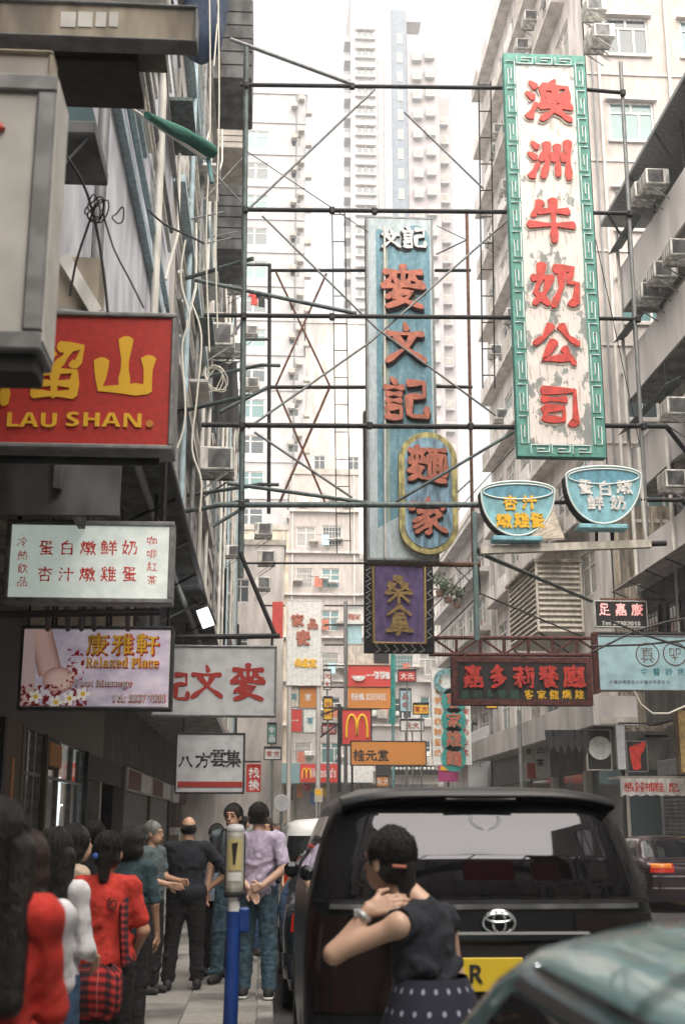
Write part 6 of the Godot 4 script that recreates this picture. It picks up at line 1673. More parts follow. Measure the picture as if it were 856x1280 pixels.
	hangers(t, [[300, 807], [340, 807]], 17.1, W(300, 796, 17.1).y, "steel_dark", 0.02)
	# ---- black-lettered lightbox
	d = 22.0
	t = board("shop_sign", "white lightbox with black brush characters and red bottom stripe", "signs over the near pavement", 219, 916, 306, 992, d, 0.22, 0.03, M["near_black"], M["lightbox_grey"])
	for q in [["八", 232, 952, 18], ["方", 254, 950, 20], ["雲", 273, 947, 22], ["集", 291, 948, 22]]: write(t, q[0], q[1], q[2], q[3], d, -d - 0.02, M["letter_black"], 0.1 if q[1] > 260 else 0.13, 0.012)
	var sa := W(222, 984, d); var sb := W(303, 977, d)
	wbox(t, "stripe", Vector3(sa.x, sa.y, -d - 0.018), Vector3(sb.x, sb.y, -d - 0.008), "letter_darkred")
	hangers(t, [[230, 916], [295, 916]], 22.1, 5.14, "steel_dark", 0.02)
	# ---- red exchange sign
	d = 38.0
	t = board("shop_sign", "small red money exchange sign with white characters", "signs over the near pavement", 308, 955, 326, 990, d, 0.15, 0.03, M["sign_red"], M["sign_red"])
	write(t, "找", 317, 966, 13, d, -d - 0.02, M["letter_white"], 0.12, 0.02)
	write(t, "換", 317, 981, 13, d, -d - 0.02, M["letter_white"], 0.12, 0.02)
	wtube(t, "carrier", [W(290, 952, 38.1), W(326, 952, 38.1)], 0.03, "steel_dark")

func far_signs() -> void:
	# ---- red restaurant sign
	var d := 30.0
	var t := board("shop_sign", "dark red restaurant signboard with big red characters over small yellow ones", "hanging signs over the carriageway", 565, 822, 740, 881, d, 0.3, px_len(650, 850, d, 7), M["steel_red"], M["near_black"])
	for k in 5:
		write(t, ["嘉", "多", "莉", "餐", "廳"][k], 591 + 31.5 * k, 846, 27, d, -d - 0.02, M["letter_red"], 0.135, 0.09)
		write(t, ["客", "家", "鹽", "焗", "雞"][k], 661 + 15.7 * k, 868, 11.5, d, -d - 0.02, M["letter_yellow"], 0.12, 0.05)
		write(t, ["嘉", "莉", "多", "餐", "廳"][k], 581 + 15.5 * k, 868, 11, d, -d - 0.02, M["letter_green"], 0.12, 0.05)
	hangers(t, [[580, 822], [650, 822], [725, 822]], 30.1, W(650, 816, 30.1).y, "steel_red", 0.03)
	# ---- clinic sign
	d = 28.0
	t = board("shop_sign", "pale blue clinic lightbox with two ringed outline characters", "hanging signs over the carriageway", 745, 795, 905, 863, d, 0.3, 0.03, M["alu_frame"], M["lightbox_blue"])
	for q in [["真", 809, 818, 20], ["知", 843, 817, 20]]:
		write(t, q[0], q[1], q[2], q[3], d, -d - 0.02, M["steel_rust"], 0.05, 0.012)
		var m := MB.new()
		var c := W(q[1], q[2], d)
		var pts := []
		for k in 25: pts.append(Vector3(c.x + cos(TAU * k / 24) * 0.27, c.y + sin(TAU * k / 24) * 0.27, -d - 0.015))
		m.tube(pts, 0.012, 5)
		wpart(t, "ring", m, M["steel_rust"])
	for k in 4: write(t, ["中", "醫", "診", "療"][k], 805 + 15.3 * k, 839.5, 9, d, -d - 0.02, mat("letter_teal", Color(0.04, 0.22, 0.28), 0.6), 0.1, 0.012)
	for k in 14: write(t, ["中", "醫", "診", "療", "康", "真", "元"][k % 7], 764 + 5.4 * k, 852.5, 5, d, -d - 0.02, mat("letter_violet", Color(0.12, 0.07, 0.2), 0.6), 0.09, 0.008)
	wtube(t, "carrier", [W(745, 792, 28.1), Vector3(11.1, W(745, 792, 28.1).y, -28.1)], 0.05, "steel_dark")
	var rp := W(748, 795, 28)
	wbox(t, "end_post", Vector3(rp.x - 0.12, rp.y - 1.3, -28.3), Vector3(rp.x - 0.03, rp.y + 0.1, -28.0), "steel_red")
	# ---- small neon sign
	d = 33.0
	t = board("shop_sign", "small black neon sign with three glowing red characters", "hanging signs over the carriageway", 743, 751, 809, 784, d, 0.2, 0.03, M["white_paint"], M["near_black"])
	for k in 3: write(t, ["足", "嘉", "康"][k], 755 + 20.5 * k, 762, 15, d, -d - 0.02, glow("neon_glow", Color(1.0, 0.06, 0.06), 0.1), 0.11, 0.05)
	latin(t, "Tel 27302018", 776, 779, 48, 5.5, d, -d - 0.014, M["letter_white"])
	wtube(t, "carrier", [W(750, 749, 33.1), Vector3(11.1, W(750, 749, 33.1).y, -33.1)], 0.04, "steel_rust")
	# ---- right pavement: white awning sign, foot sign, gold panel, round emblem, small caption
	d = 31.0
	t = thing("awning_sign", "white scalloped awning board with red characters for shoe repairs", "sign", W(820, 997, d))
	var poly := PackedVector2Array()
	var a0 := W(775, 973, d); var a1 := W(890, 996, d)
	poly.append(Vector2(a0.x, a0.y)); poly.append(Vector2(a1.x, a0.y))
	for k in 29:
		var u := 1.0 - k / 28.0
		poly.append(Vector2(lerpf(a0.x, a1.x, u), a1.y + 0.05 * absf(sin(u * PI * 9.0))))
	var m := MB.new()
	var pp := PackedVector2Array()
	for p in poly: pp.append(p - Vector2(t.position.x, t.position.y))
	m.prism(pp, -0.06, 0.0)
	part(t, "valance", m, M["white_paint"])
	wbox(t, "canopy_top", Vector3(a0.x, a0.y, -d - 1.2), Vector3(11.6, a0.y + 0.06, -d), "plaster_grey")
	for k in 5: write(t, ["機", "器", "補", "鞋", "配"][k], [785, 799, 811, 823, 841][k], 984, 12, d, -d, M["letter_red"], 0.1, 0.015)
	d = 34.0
	t = board("foot_sign", "black lightbox showing a red footprint", "signs on the far pavement", 783, 926, 809, 965, d, 0.15, 0.025, M["alu_frame"], M["near_black"])
	poly = PackedVector2Array()
	for q in [[791, 962], [789, 953], [787, 944], [786, 937], [788, 932], [791, 934], [792, 930], [795, 932], [797, 928], [799, 931], [802, 927], [806, 928], [806, 933], [804, 938], [800, 944], [800, 953], [801, 960], [796, 963]]:
		var w := W(q[0], q[1], d)
		poly.append(Vector2(w.x - t.position.x, w.y - t.position.y))
	m = MB.new()
	m.prism(poly, -0.02, 0.0, Transform3D(Basis.IDENTITY, Vector3(0, 0, 0.075)))
	part(t, "footprint", m, M["letter_red"])
	wtube(t, "carrier", [W(796, 924, 34.05), Vector3(11.65, W(796, 924, 34.05).y, -34.05)], 0.03, "steel_dark")
	t = board("shop_sign", "brown panel with gold ornament at the picture edge", "signs on the far pavement", 846, 885, 900, 968, 30.0, 0.2, 0.06, M["wood_brown"], M["letter_gold"])
	wtube(t, "carrier", [W(850, 884, 30.1), Vector3(11.6, W(850, 884, 30.1).y, -30.1)], 0.03, "steel_dark")
	t = board("shop_sign", "square black and white sign with a large round emblem", "signs on the far pavement", 733, 912, 764, 963, 38.5, 0.15, 0.03, M["cream_paint"], M["near_black"])
	m = MB.new()
	var ec := W(749, 935, 38.5)
	m.lathe([Vector2(0.0, 0.03), Vector2(0.12, 0.03), Vector2(0.13, 0.05), Vector2(0.36, 0.05), Vector2(0.36, 0.0)], 24, ec - t.position + Vector3(0, 0, -0.0), Basis(Vector3.RIGHT, PI / 2))
	part(t, "round_emblem", m, M["lightbox"])
	wtube(t, "carrier", [W(735, 910, 38.5), Vector3(11.3, W(735, 910, 38.5).y, -38.6)], 0.03, "steel_dark")
	t = board("shop_sign", "small reddish caption board above the round emblem sign", "signs on the far pavement", 734, 895, 764, 909, 38.0, 0.1, 0.02, M["steel_red"], M["cream_paint"])
	write(t, "加", 741, 902, 10, 38, -38.02, M["letter_darkred"], 0.13, 0.02); write(t, "康", 755, 902, 10, 38, -38.02, M["letter_darkred"], 0.13, 0.02)
	wtube(t, "carrier", [W(750, 894, 38.05), Vector3(11.2, W(750, 894, 38.05).y, -38.05)], 0.03, "steel_dark")
	t = board("shop_sign", "white notice panel between the footprint and the emblem", "signs on the far pavement", 770, 905, 782, 962, 36.0, 0.1, 0.02, M["alu_frame"], M["lightbox_grey"])
	wtube(t, "carrier", [W(772, 904, 36.05), Vector3(11.2, W(772, 904, 36.05).y, -36.05)], 0.03, "steel_dark")
	for q in [[655, 910, 666, 950, 50.0, "narrow white vertical sign with black characters"], [669, 910, 681, 972, 49.0, "narrow vertical sign beside it, with dark writing"]]:
		t = board("shop_sign", q[5], "signs on the far pavement", q[0], q[1], q[2], q[3], q[4], 0.12, 0.02, M["white_paint"], M["lightbox"])
		for k in 3: write(t, ["麵", "品", "茶"][k], (q[0] + q[2]) / 2.0, q[1] + 8 + k * (q[3] - q[1] - 12) / 3.0 + 2, 10, q[4], -q[4] - 0.02, M["letter_black"], 0.13, 0.02)
		wtube(t, "carrier", [W(q[0], q[1] - 1, q[4] + 0.05), Vector3(11.3, W(q[0], q[1] - 1, q[4]).y, -q[4] - 0.05)], 0.03, "steel_dark")
	t = board("shop_sign", "short red vertical sign below the narrow white ones", "signs on the far pavement", 659, 954, 670, 973, 50.0, 0.1, 0.0, M["letter_red"], M["letter_red"])
	wtube(t, "post", [W(664, 973, 50.05), Vector3(W(664, 973, 50.05).x, 0.1, -50.05)], 0.03, "steel_dark")
	# lamp post
	t = thing("lamp_post", "plain grey lamp post standing on the far pavement", "lamp post", Vector3(W(652, 1000, 44).x, 0.13, -44))
	var lpx: float = t.position.x
	wtube(t, "pole", [Vector3(lpx, 0.13, -44), Vector3(lpx, 5.6, -44)], 0.07, "steel_grey", 8)
	wtube(t, "base", [Vector3(lpx, 0.13, -44), Vector3(lpx, 0.9, -44)], 0.11, "steel_grey", 8)
	# ---- vertical green oval sign
	d = 58.0
	t = board("vertical_sign", "pale vertical sign with four characters on green ovals", "signs at the far end", 540, 836, 588, 956, d, 0.3, 0.04, M["lightbox"], M["lightbox"])
	for k in 4:
		var c := W(566, 876 + 24 * k, d)
		m = MB.new()
		m.lathe([Vector2(0.0, 0.05), Vector2(0.58, 0.05), Vector2(0.58, 0.0)], 20, c - t.position + Vector3(0, 0, 0.15), Basis(Vector3.RIGHT, PI / 2).scaled(Vector3(1, 1.05, 1)))
		part(t, "oval", m, M["teal_banner"])
		write(t, ["客", "家", "雞", "麵"][k], 566, 876 + 24 * k, 19, d, -d + 0.21, M["letter_coral"], 0.13, 0.06)
	for k in 8:
		write(t, ["品", "茶", "粥", "麵", "飲", "鮮", "蛋", "奶"][k], 547, 850 + 13 * k, 9, d, -d - 0.02, M["orange"], 0.12, 0.03)
		if k > 1: write(t, ["元", "中", "文", "家", "方", "白", "公", "堂"][k], 582, 850 + 13 * k, 8, d, -d - 0.02, M["letter_red"], 0.12, 0.03)
	m = MB.new()
	m.lathe([Vector2(0.35, 0.05), Vector2(0.6, 0.05), Vector2(0.6, 0.0)], 20, W(557, 852, d) - t.position + Vector3(0, 0, 0.15), Basis(Vector3.RIGHT, PI / 2))
	part(t, "ring_emblem", m, M["teal_pipe"])
	wtube(t, "carrier", [W(560, 834, d + 0.1), Vector3(11.2, W(560, 834, d).y, -d - 0.1)], 0.05, "steel_dark")
	# ---- far signs between the two
	d = 62.0
	t = board("shop_sign", "square red fast food sign with golden arches", "signs at the far end", 426, 886, 465, 932, d, 0.35, 0.08, M["near_black"], M["mcd_red"])
	m = MB.new()
	var c0 := W(446, 908, d)
	for s in [-1.0, 1.0]:
		var pts := []
		for k in 15:
			var a := PI * k / 14.0
			pts.append(Vector3(c0.x + s * 0.26 - s * cos(a) * (0.26 if k < 8 else 0.26), c0.y - 0.42 + 0.98 * pow(sin(a), 0.7), -d + 0.02))
		pts[0].y -= 0.05 * 0; pts[14].y -= 0.12
		m.tube(pts, 0.062, 7)
	wpart(t, "golden_arches", m, M["mcd_yellow"])
	wtube(t, "carrier", [W(395, 896, d + 0.1), W(428, 884, d + 0.1)], 0.05, "steel_dark"); wtube(t, "carrier", [W(395, 926, d + 0.1), W(428, 900, d + 0.1)], 0.05, "steel_dark")
	wtube(t, "post", [W(424, 880, d + 0.2), W(424, 990, d + 0.2)], 0.1, "steel_dark")
	d = 60.0
	t = board("shop_sign", "long orange sign with black characters below the arches sign", "signs at the far end", 438, 926, 533, 957, d, 0.25, 0.05, M["steel_dark"], M["orange"])
	for k in 3: write(t, ["桂", "元", "堂"][k], 448 + 15.5 * k, 944, 14, d, -d - 0.02, M["letter_black"], 0.13, 0.03)
	wtube(t, "post", [W(440, 957, d + 0.1), Vector3(W(440, 957, d + 0.1).x, 0.0, -d - 0.1)], 0.06, "steel_dark")
	d = 64.0
	t = board("shop_sign", "red noodle bowl sign above the orange one", "signs at the far end", 435, 833, 488, 858, d, 0.2, 0.04, M["mcd_red"], M["mcd_red"])
	write(t, "一", 463, 844, 10, d, -d - 0.02, M["letter_white"], 0.16, 0.03); write(t, "粥", 472, 844, 10, d, -d - 0.02, M["letter_white"], 0.12, 0.03); write(t, "麵", 482, 844, 10, d, -d - 0.02, M["letter_white"], 0.12, 0.03)
	m = MB.new()
	var bw := PackedVector2Array()
	for k in 13: bw.append(Vector2(-0.36 * cos(PI * k / 12.0), -0.27 * sin(PI * k / 12.0)))
	m.prism(bw, 0.0, 0.04, Transform3D(Basis.IDENTITY, W(448, 845, d) - t.position + Vector3(0, 0, 0.1)))
	part(t, "bowl", m, M["letter_white"])
	t = board("shop_sign", "orange tea sign under the red noodle bowl sign", "signs at the far end", 435, 860, 488, 885, d, 0.2, 0.04, M["orange"], M["orange"])
	latin(t, "& ICHITREE", 467, 871, 30, 8, d, -d - 0.015, M["letter_white"])
	write(t, "桂", 443, 871, 9, d, -d - 0.02, M["letter_white"], 0.12, 0.03); write(t, "堂", 451, 871, 8, d, -d - 0.02, M["letter_white"], 0.12, 0.03)
	t = board("vertical_sign", "narrow teal vertical banner behind the noodle bowl sign", "signs at the far end", 486, 818, 494, 905, 64.5, 0.15, 0.0, M["teal_banner"], M["teal_banner"])
	wtube(t, "post", [W(490, 815, 64.6), Vector3(W(490, 815, 64.6).x, 0, -64.6)], 0.08, "teal_pipe")
	t = board("shop_sign", "cream sign with a dark badge above the noodle bowl sign", "signs at the far end", 435, 806, 488, 831, 64.2, 0.2, 0.03, M["cream_wall"], M["cream_paint"])
	wbox(t, "badge", W(467, 829, 64.2) + Vector3(0, 0, -0.03), W(486, 812, 64.2) + Vector3(0, 0, 0.02), "near_black")
	t = board("shop_sign", "blue and white sign high over the cream sign", "signs at the far end", 434, 782, 452, 806, 65, 0.2, 0.0, M["lightbox_blue"], M["lightbox_blue"])
	t = board("shop_sign", "white sign with faint red writing, topmost of the far stack", "signs at the far end", 434, 757, 454, 781, 65, 0.2, 0.0, M["lightbox"], M["lightbox"])
	write(t, "麵", 439, 771, 8, 65, -65.02, M["letter_coral"], 0.12, 0.03); write(t, "家", 447, 771, 8, 65, -65.02, M["letter_coral"], 0.12, 0.03)
	# carrier mast for the stack
	t = thing("sign_mast", "steel mast carrying the stacked far signs", "mast", Vector3(W(432, 1000, 64.8).x, 0, -64.8))
	var mx: float = t.position.x
	wtube(t, "mast", [Vector3(mx, 0, -64.8), Vector3(mx, W(432, 752, 64.8).y, -64.8)], 0.1, "steel_grey", 8)
	for y in [757, 781, 806, 832, 859, 885]: wtube(t, "arm", [W(405, y, 64.9), W(488, y, 64.9)], 0.05, "steel_dark")
	# ---- the sign tower on the corner block
	d = 61.0
	t = board("sign_tower", "tall cream sign panel with orange blossom emblem and yellow characters", "signs at the far end", 358, 750, 402, 857, d, 0.5, 0.06, M["white_paint"], M["lightbox"])
	for q in [["家", 372, 775, 16], ["麥", 379, 797, 18], ["品", 391, 780, 13]]: write(t, q[0], q[1], q[2], q[3], d, -d - 0.02, M["letter_coral"], 0.17, 0.12)
	for k in 3: write(t, ["桑", "拿", "堂"][k], 373 + 9 * k, 829, 11, d, -d - 0.02, M["letter_yellow"], 0.15, 0.1)
	wtube(t, "post", [W(362, 857, d + 0.2), Vector3(W(362, 857, d + 0.2).x, 0.0, -d - 0.2)], 0.12, "plaster_pale", 8)
	wtube(t, "post", [W(398, 857, d + 0.2), Vector3(W(398, 857, d + 0.2).x, 0.0, -d - 0.2)], 0.12, "plaster_pale", 8)
	var rr := W(346, 790, 60.5)
	t = thing("shop_sign", "red vertical sign edge beside the cream sign panel", "sign", W(347, 797, 60.5), "signs at the far end")
	wbox(t, "panel", W(340, 797, 60.5) + Vector3(0, 0, -0.3), W(354, 752, 60.5), "letter_red", 0.02)
	wtube(t, "carrier", [W(330, 757, 60.8), W(356, 757, 60.8)], 0.05, "steel_dark")
	for q in [[360, 858, 374, 884, "cream_paint", "small cream sign under the sign panel"], [374, 858, 396, 885, "orange", "small orange-beige sign beside the small cream one"], [359, 886, 378, 915, "mcd_red", "small red sign with white characters low on the corner"], [379, 886, 396, 916, "lightbox", "small white sign next to the small red one"]]:
		t = board("shop_sign", q[5], "signs at the far end", q[0], q[1], q[2], q[3], 61.2, 0.3, 0.03, M["alu_frame"], M[q[4]])
		write(t, "一" if q[4] == "mcd_red" else "茶", (q[0] + q[2]) / 2.0, (q[1] + q[3]) / 2.0, 9, 61.2, -61.22, M["letter_white"] if q[4] in ["mcd_red", "orange"] else M["letter_teal"], 0.13, 0.03)
	# ---- fascia boards of the end block
	d = 79.0
	t = board("fascia_sign", "long teal and red fast food fascia across the street end", "signs at the far end", 318, 954, 466, 979, d, 0.6, 0.0, M["teal_fascia"], M["teal_fascia"])
	var ra := W(375, 978, d); var rb := W(423, 955, d)
	wbox(t, "red_panel", Vector3(ra.x, ra.y, -d - 0.01), Vector3(rb.x, rb.y, -d + 0.06), "mcd_red")
	var wa := W(424, 978, d); var wb := W(466, 956, d)
	wbox(t, "white_panel", Vector3(wa.x, wa.y, -d - 0.01), Vector3(wb.x, wb.y, -d + 0.05), "lightbox")
	latin(t, "McDonald's", 404, 966, 31, 12, d, -d + 0.07, M["letter_white"])
	m = MB.new()
	c0 = W(383, 967, d)
	for s in [-1.0, 1.0]:
		var pts := []
		for k in 11: pts.append(Vector3(c0.x + s * 0.13 - s * cos(PI * k / 10.0) * 0.13, c0.y - 0.3 + 0.62 * pow(sin(PI * k / 10.0), 0.7), -d + 0.09))
		m.tube(pts, 0.04, 6)
	wpart(t, "golden_arches", m, M["mcd_yellow"])
	t = board("fascia_sign", "dark pub fascia with a row of small white lamps", "signs at the far end", 470, 957, 560, 968, d, 0.5, 0.0, M["near_black"], M["near_black"])
	for k in 14:
		m = MB.new()
		m.lathe([Vector2(0.0, 0.1), Vector2(0.09, 0.06), Vector2(0.1, 0.0)], 8, W(490 + 5 * k, 961, d) - t.position + Vector3(0, 0, 0.25), Basis(Vector3.RIGHT, PI / 2))
		part(t, "lamp", m, M["letter_white"])
	t = board("shop_sign", "small magenta and yellow sign near the dark pub fascia", "signs at the far end", 548, 957, 572, 977, 70, 0.2, 0.0, M["mcd_red"], mat("magenta", Color(0.35, 0.03, 0.16), 0.6))
	wbox(t, "yellow_band", W(550, 963, 70) + Vector3(0, 0, -0.01), W(570, 958, 70) + Vector3(0, 0, 0.04), "letter_yellow")
	wtube(t, "post", [W(560, 977, 70.1), Vector3(W(560, 977, 70.1).x, 0, -70.1)], 0.06, "steel_dark")
	# a scatter of small projecting signs deep in the street
	var far := [[404, 872, 416, 900, 70, "letter_yellow", "small yellow sign left of the arches sign"], [402, 905, 420, 918, 72, "sign_red", "small flat red sign low beside the arches mast"], [404, 838, 414, 862, 73, "lightbox", "small white upright sign beside the noodle bowl sign"], [497, 838, 520, 852, 70, "sign_red", "small red board right of the noodle bowl sign"], [499, 862, 514, 890, 72, "lightbox_blue", "small blue upright board right of the teal banner"], [516, 880, 536, 893, 68, "letter_yellow", "small yellow board between the banner and the oval sign"], [500, 900, 530, 914, 71, "lightbox", "small white board above the orange sign's end"], [470, 970, 486, 984, 74, "orange", "small orange board under the pub fascia"], [330, 935, 352, 950, 63, "lightbox", "small white board on the corner block wall"], [334, 905, 346, 930, 63, "sign_green", "small green upright board on the corner block wall"], [590, 905, 606, 935, 66, "lightbox_grey", "small grey upright board before the corrugated screen"], [600, 945, 622, 958, 62, "sign_red", "small red board low before the corrugated screen"], [606, 870, 622, 886, 58, "letter_yellow", "small yellow board under the red restaurant sign's edge"]]
	for q in far:
		t = board("shop_sign", q[6], "small signs deep in the street", q[0], q[1], q[2], q[3], q[4], 0.2, 0.05, M["steel_dark"], M[q[5]])
		var tall: bool = q[3] - q[1] > q[2] - q[0]
		for k in 2:
			var cx: float = (q[0] + q[2]) / 2.0 + (0.0 if tall else (k - 0.5) * 9.0); var cy: float = (q[1] + q[3]) / 2.0 + ((k - 0.5) * 11.0 if tall else 0.0)
			write(t, ["茶", "品", "元", "方", "中", "文"][(int(q[0]) + k * 3) % 6], cx, cy, 8, q[4], -q[4] - 0.02, M["letter_white"] if q[5] in ["sign_red", "sign_green", "orange", "lightbox_grey"] else M["letter_darkred"], 0.13, 0.03)
		var sx: float = W(q[2], q[1], q[4]).x
		wtube(t, "carrier", [W(q[0], q[1] - 1, q[4] + 0.1), W(q[2], q[1] - 1, q[4] + 0.1)], 0.05, "steel_dark")
		wtube(t, "post", [W((q[0] + q[2]) / 2.0, q[1] - 1, q[4] + 0.15), Vector3(W((q[0] + q[2]) / 2.0, 1000, q[4] + 0.15).x, 0.0, -q[4] - 0.15)], 0.05, "steel_grey", 6)
	for q in [[371, 978, 378, 997, "orange", "orange hanging banner under the fast food fascia"], [380, 979, 388, 989, "letter_red", "red lantern hanging under the fast food fascia"], [388, 991, 396, 1006, "jeans_board", "blue hanging banner beside the red lantern"], [402, 983, 412, 996, "letter_yellow", "yellow hanging banner under the white fascia end"], [355, 982, 366, 1000, "near_black", "black menu stand under the teal fascia"]]:
		mat("jeans_board", Color(0.05, 0.12, 0.3), 0.7)
		var a := W(q[0], q[3], 80.5); var b := W(q[2], q[1], 80.5)
		t = thing("hanging_banner", q[5], "banner", Vector3((a.x + b.x) / 2, a.y, -80.5), "banners at the street end")
		if (q[5] as String).begins_with("red"):
			m = MB.new()
			m.lathe([Vector2(0.0, 0.56), Vector2(0.14, 0.54), Vector2(0.26, 0.4), Vector2(0.28, 0.28), Vector2(0.26, 0.14), Vector2(0.14, 0.02), Vector2(0, 0)], 14)
			part(t, "lantern", m, M[q[4]])
		else: wbox(t, "cloth", Vector3(a.x, a.y, -80.53), Vector3(b.x, b.y, -80.47), q[4], 0.01)
		wtube(t, "cord", [Vector3((a.x + b.x) / 2, b.y, -80.5), Vector3((a.x + b.x) / 2, 4.6, -80.5)], 0.03, "steel_dark", 5)
	# teal scaffold sheet
	t = board("site_hoarding", "green sheeted hoarding high behind the red lattice girder", "", 592, 799, 648, 822, 66, 0.2, 0.0, M["teal_banner"], M["teal_banner"])
	# ---- kerbside traffic signs
	for q in [[352, 1004, 10.0, 27.0, "pale round traffic sign seen from the back at the kerb", "round"], [398, 994, 5.0, 40.0, "small yellow and white square traffic sign on a pole", "square"]]:
		var c := W(q[0], q[1], q[3])
		t = thing("traffic_sign", q[4], "traffic sign", Vector3(c.x, 0.0 if c.x > 0.1 else 0.13, c.z), "kerbside traffic signs")
		wtube(t, "pole", [Vector3(c.x, t.position.y, c.z - 0.03), Vector3(c.x, c.y + 0.1, c.z - 0.03)], 0.035, "steel_grey", 8)
		m = MB.new()
		if q[5] == "round": m.lathe([Vector2(0.0, 0.02), Vector2(0.17, 0.02), Vector2(0.18, 0.01), Vector2(0.18, 0.0), Vector2(0, 0)], 24, c - t.position, Basis(Vector3.RIGHT, PI / 2))
		else: m.box(c - t.position, Vector3(0.26, 0.42, 0.02), 0.004)
		part(t, "plate", m, M["lightbox_grey"] if q[5] == "round" else M["cream_paint"])
		if q[5] == "square":
			wbox(t, "yellow_field", c + Vector3(-0.1, 0.0, 0.008), c + Vector3(0.1, 0.18, 0.014), "letter_yellow")

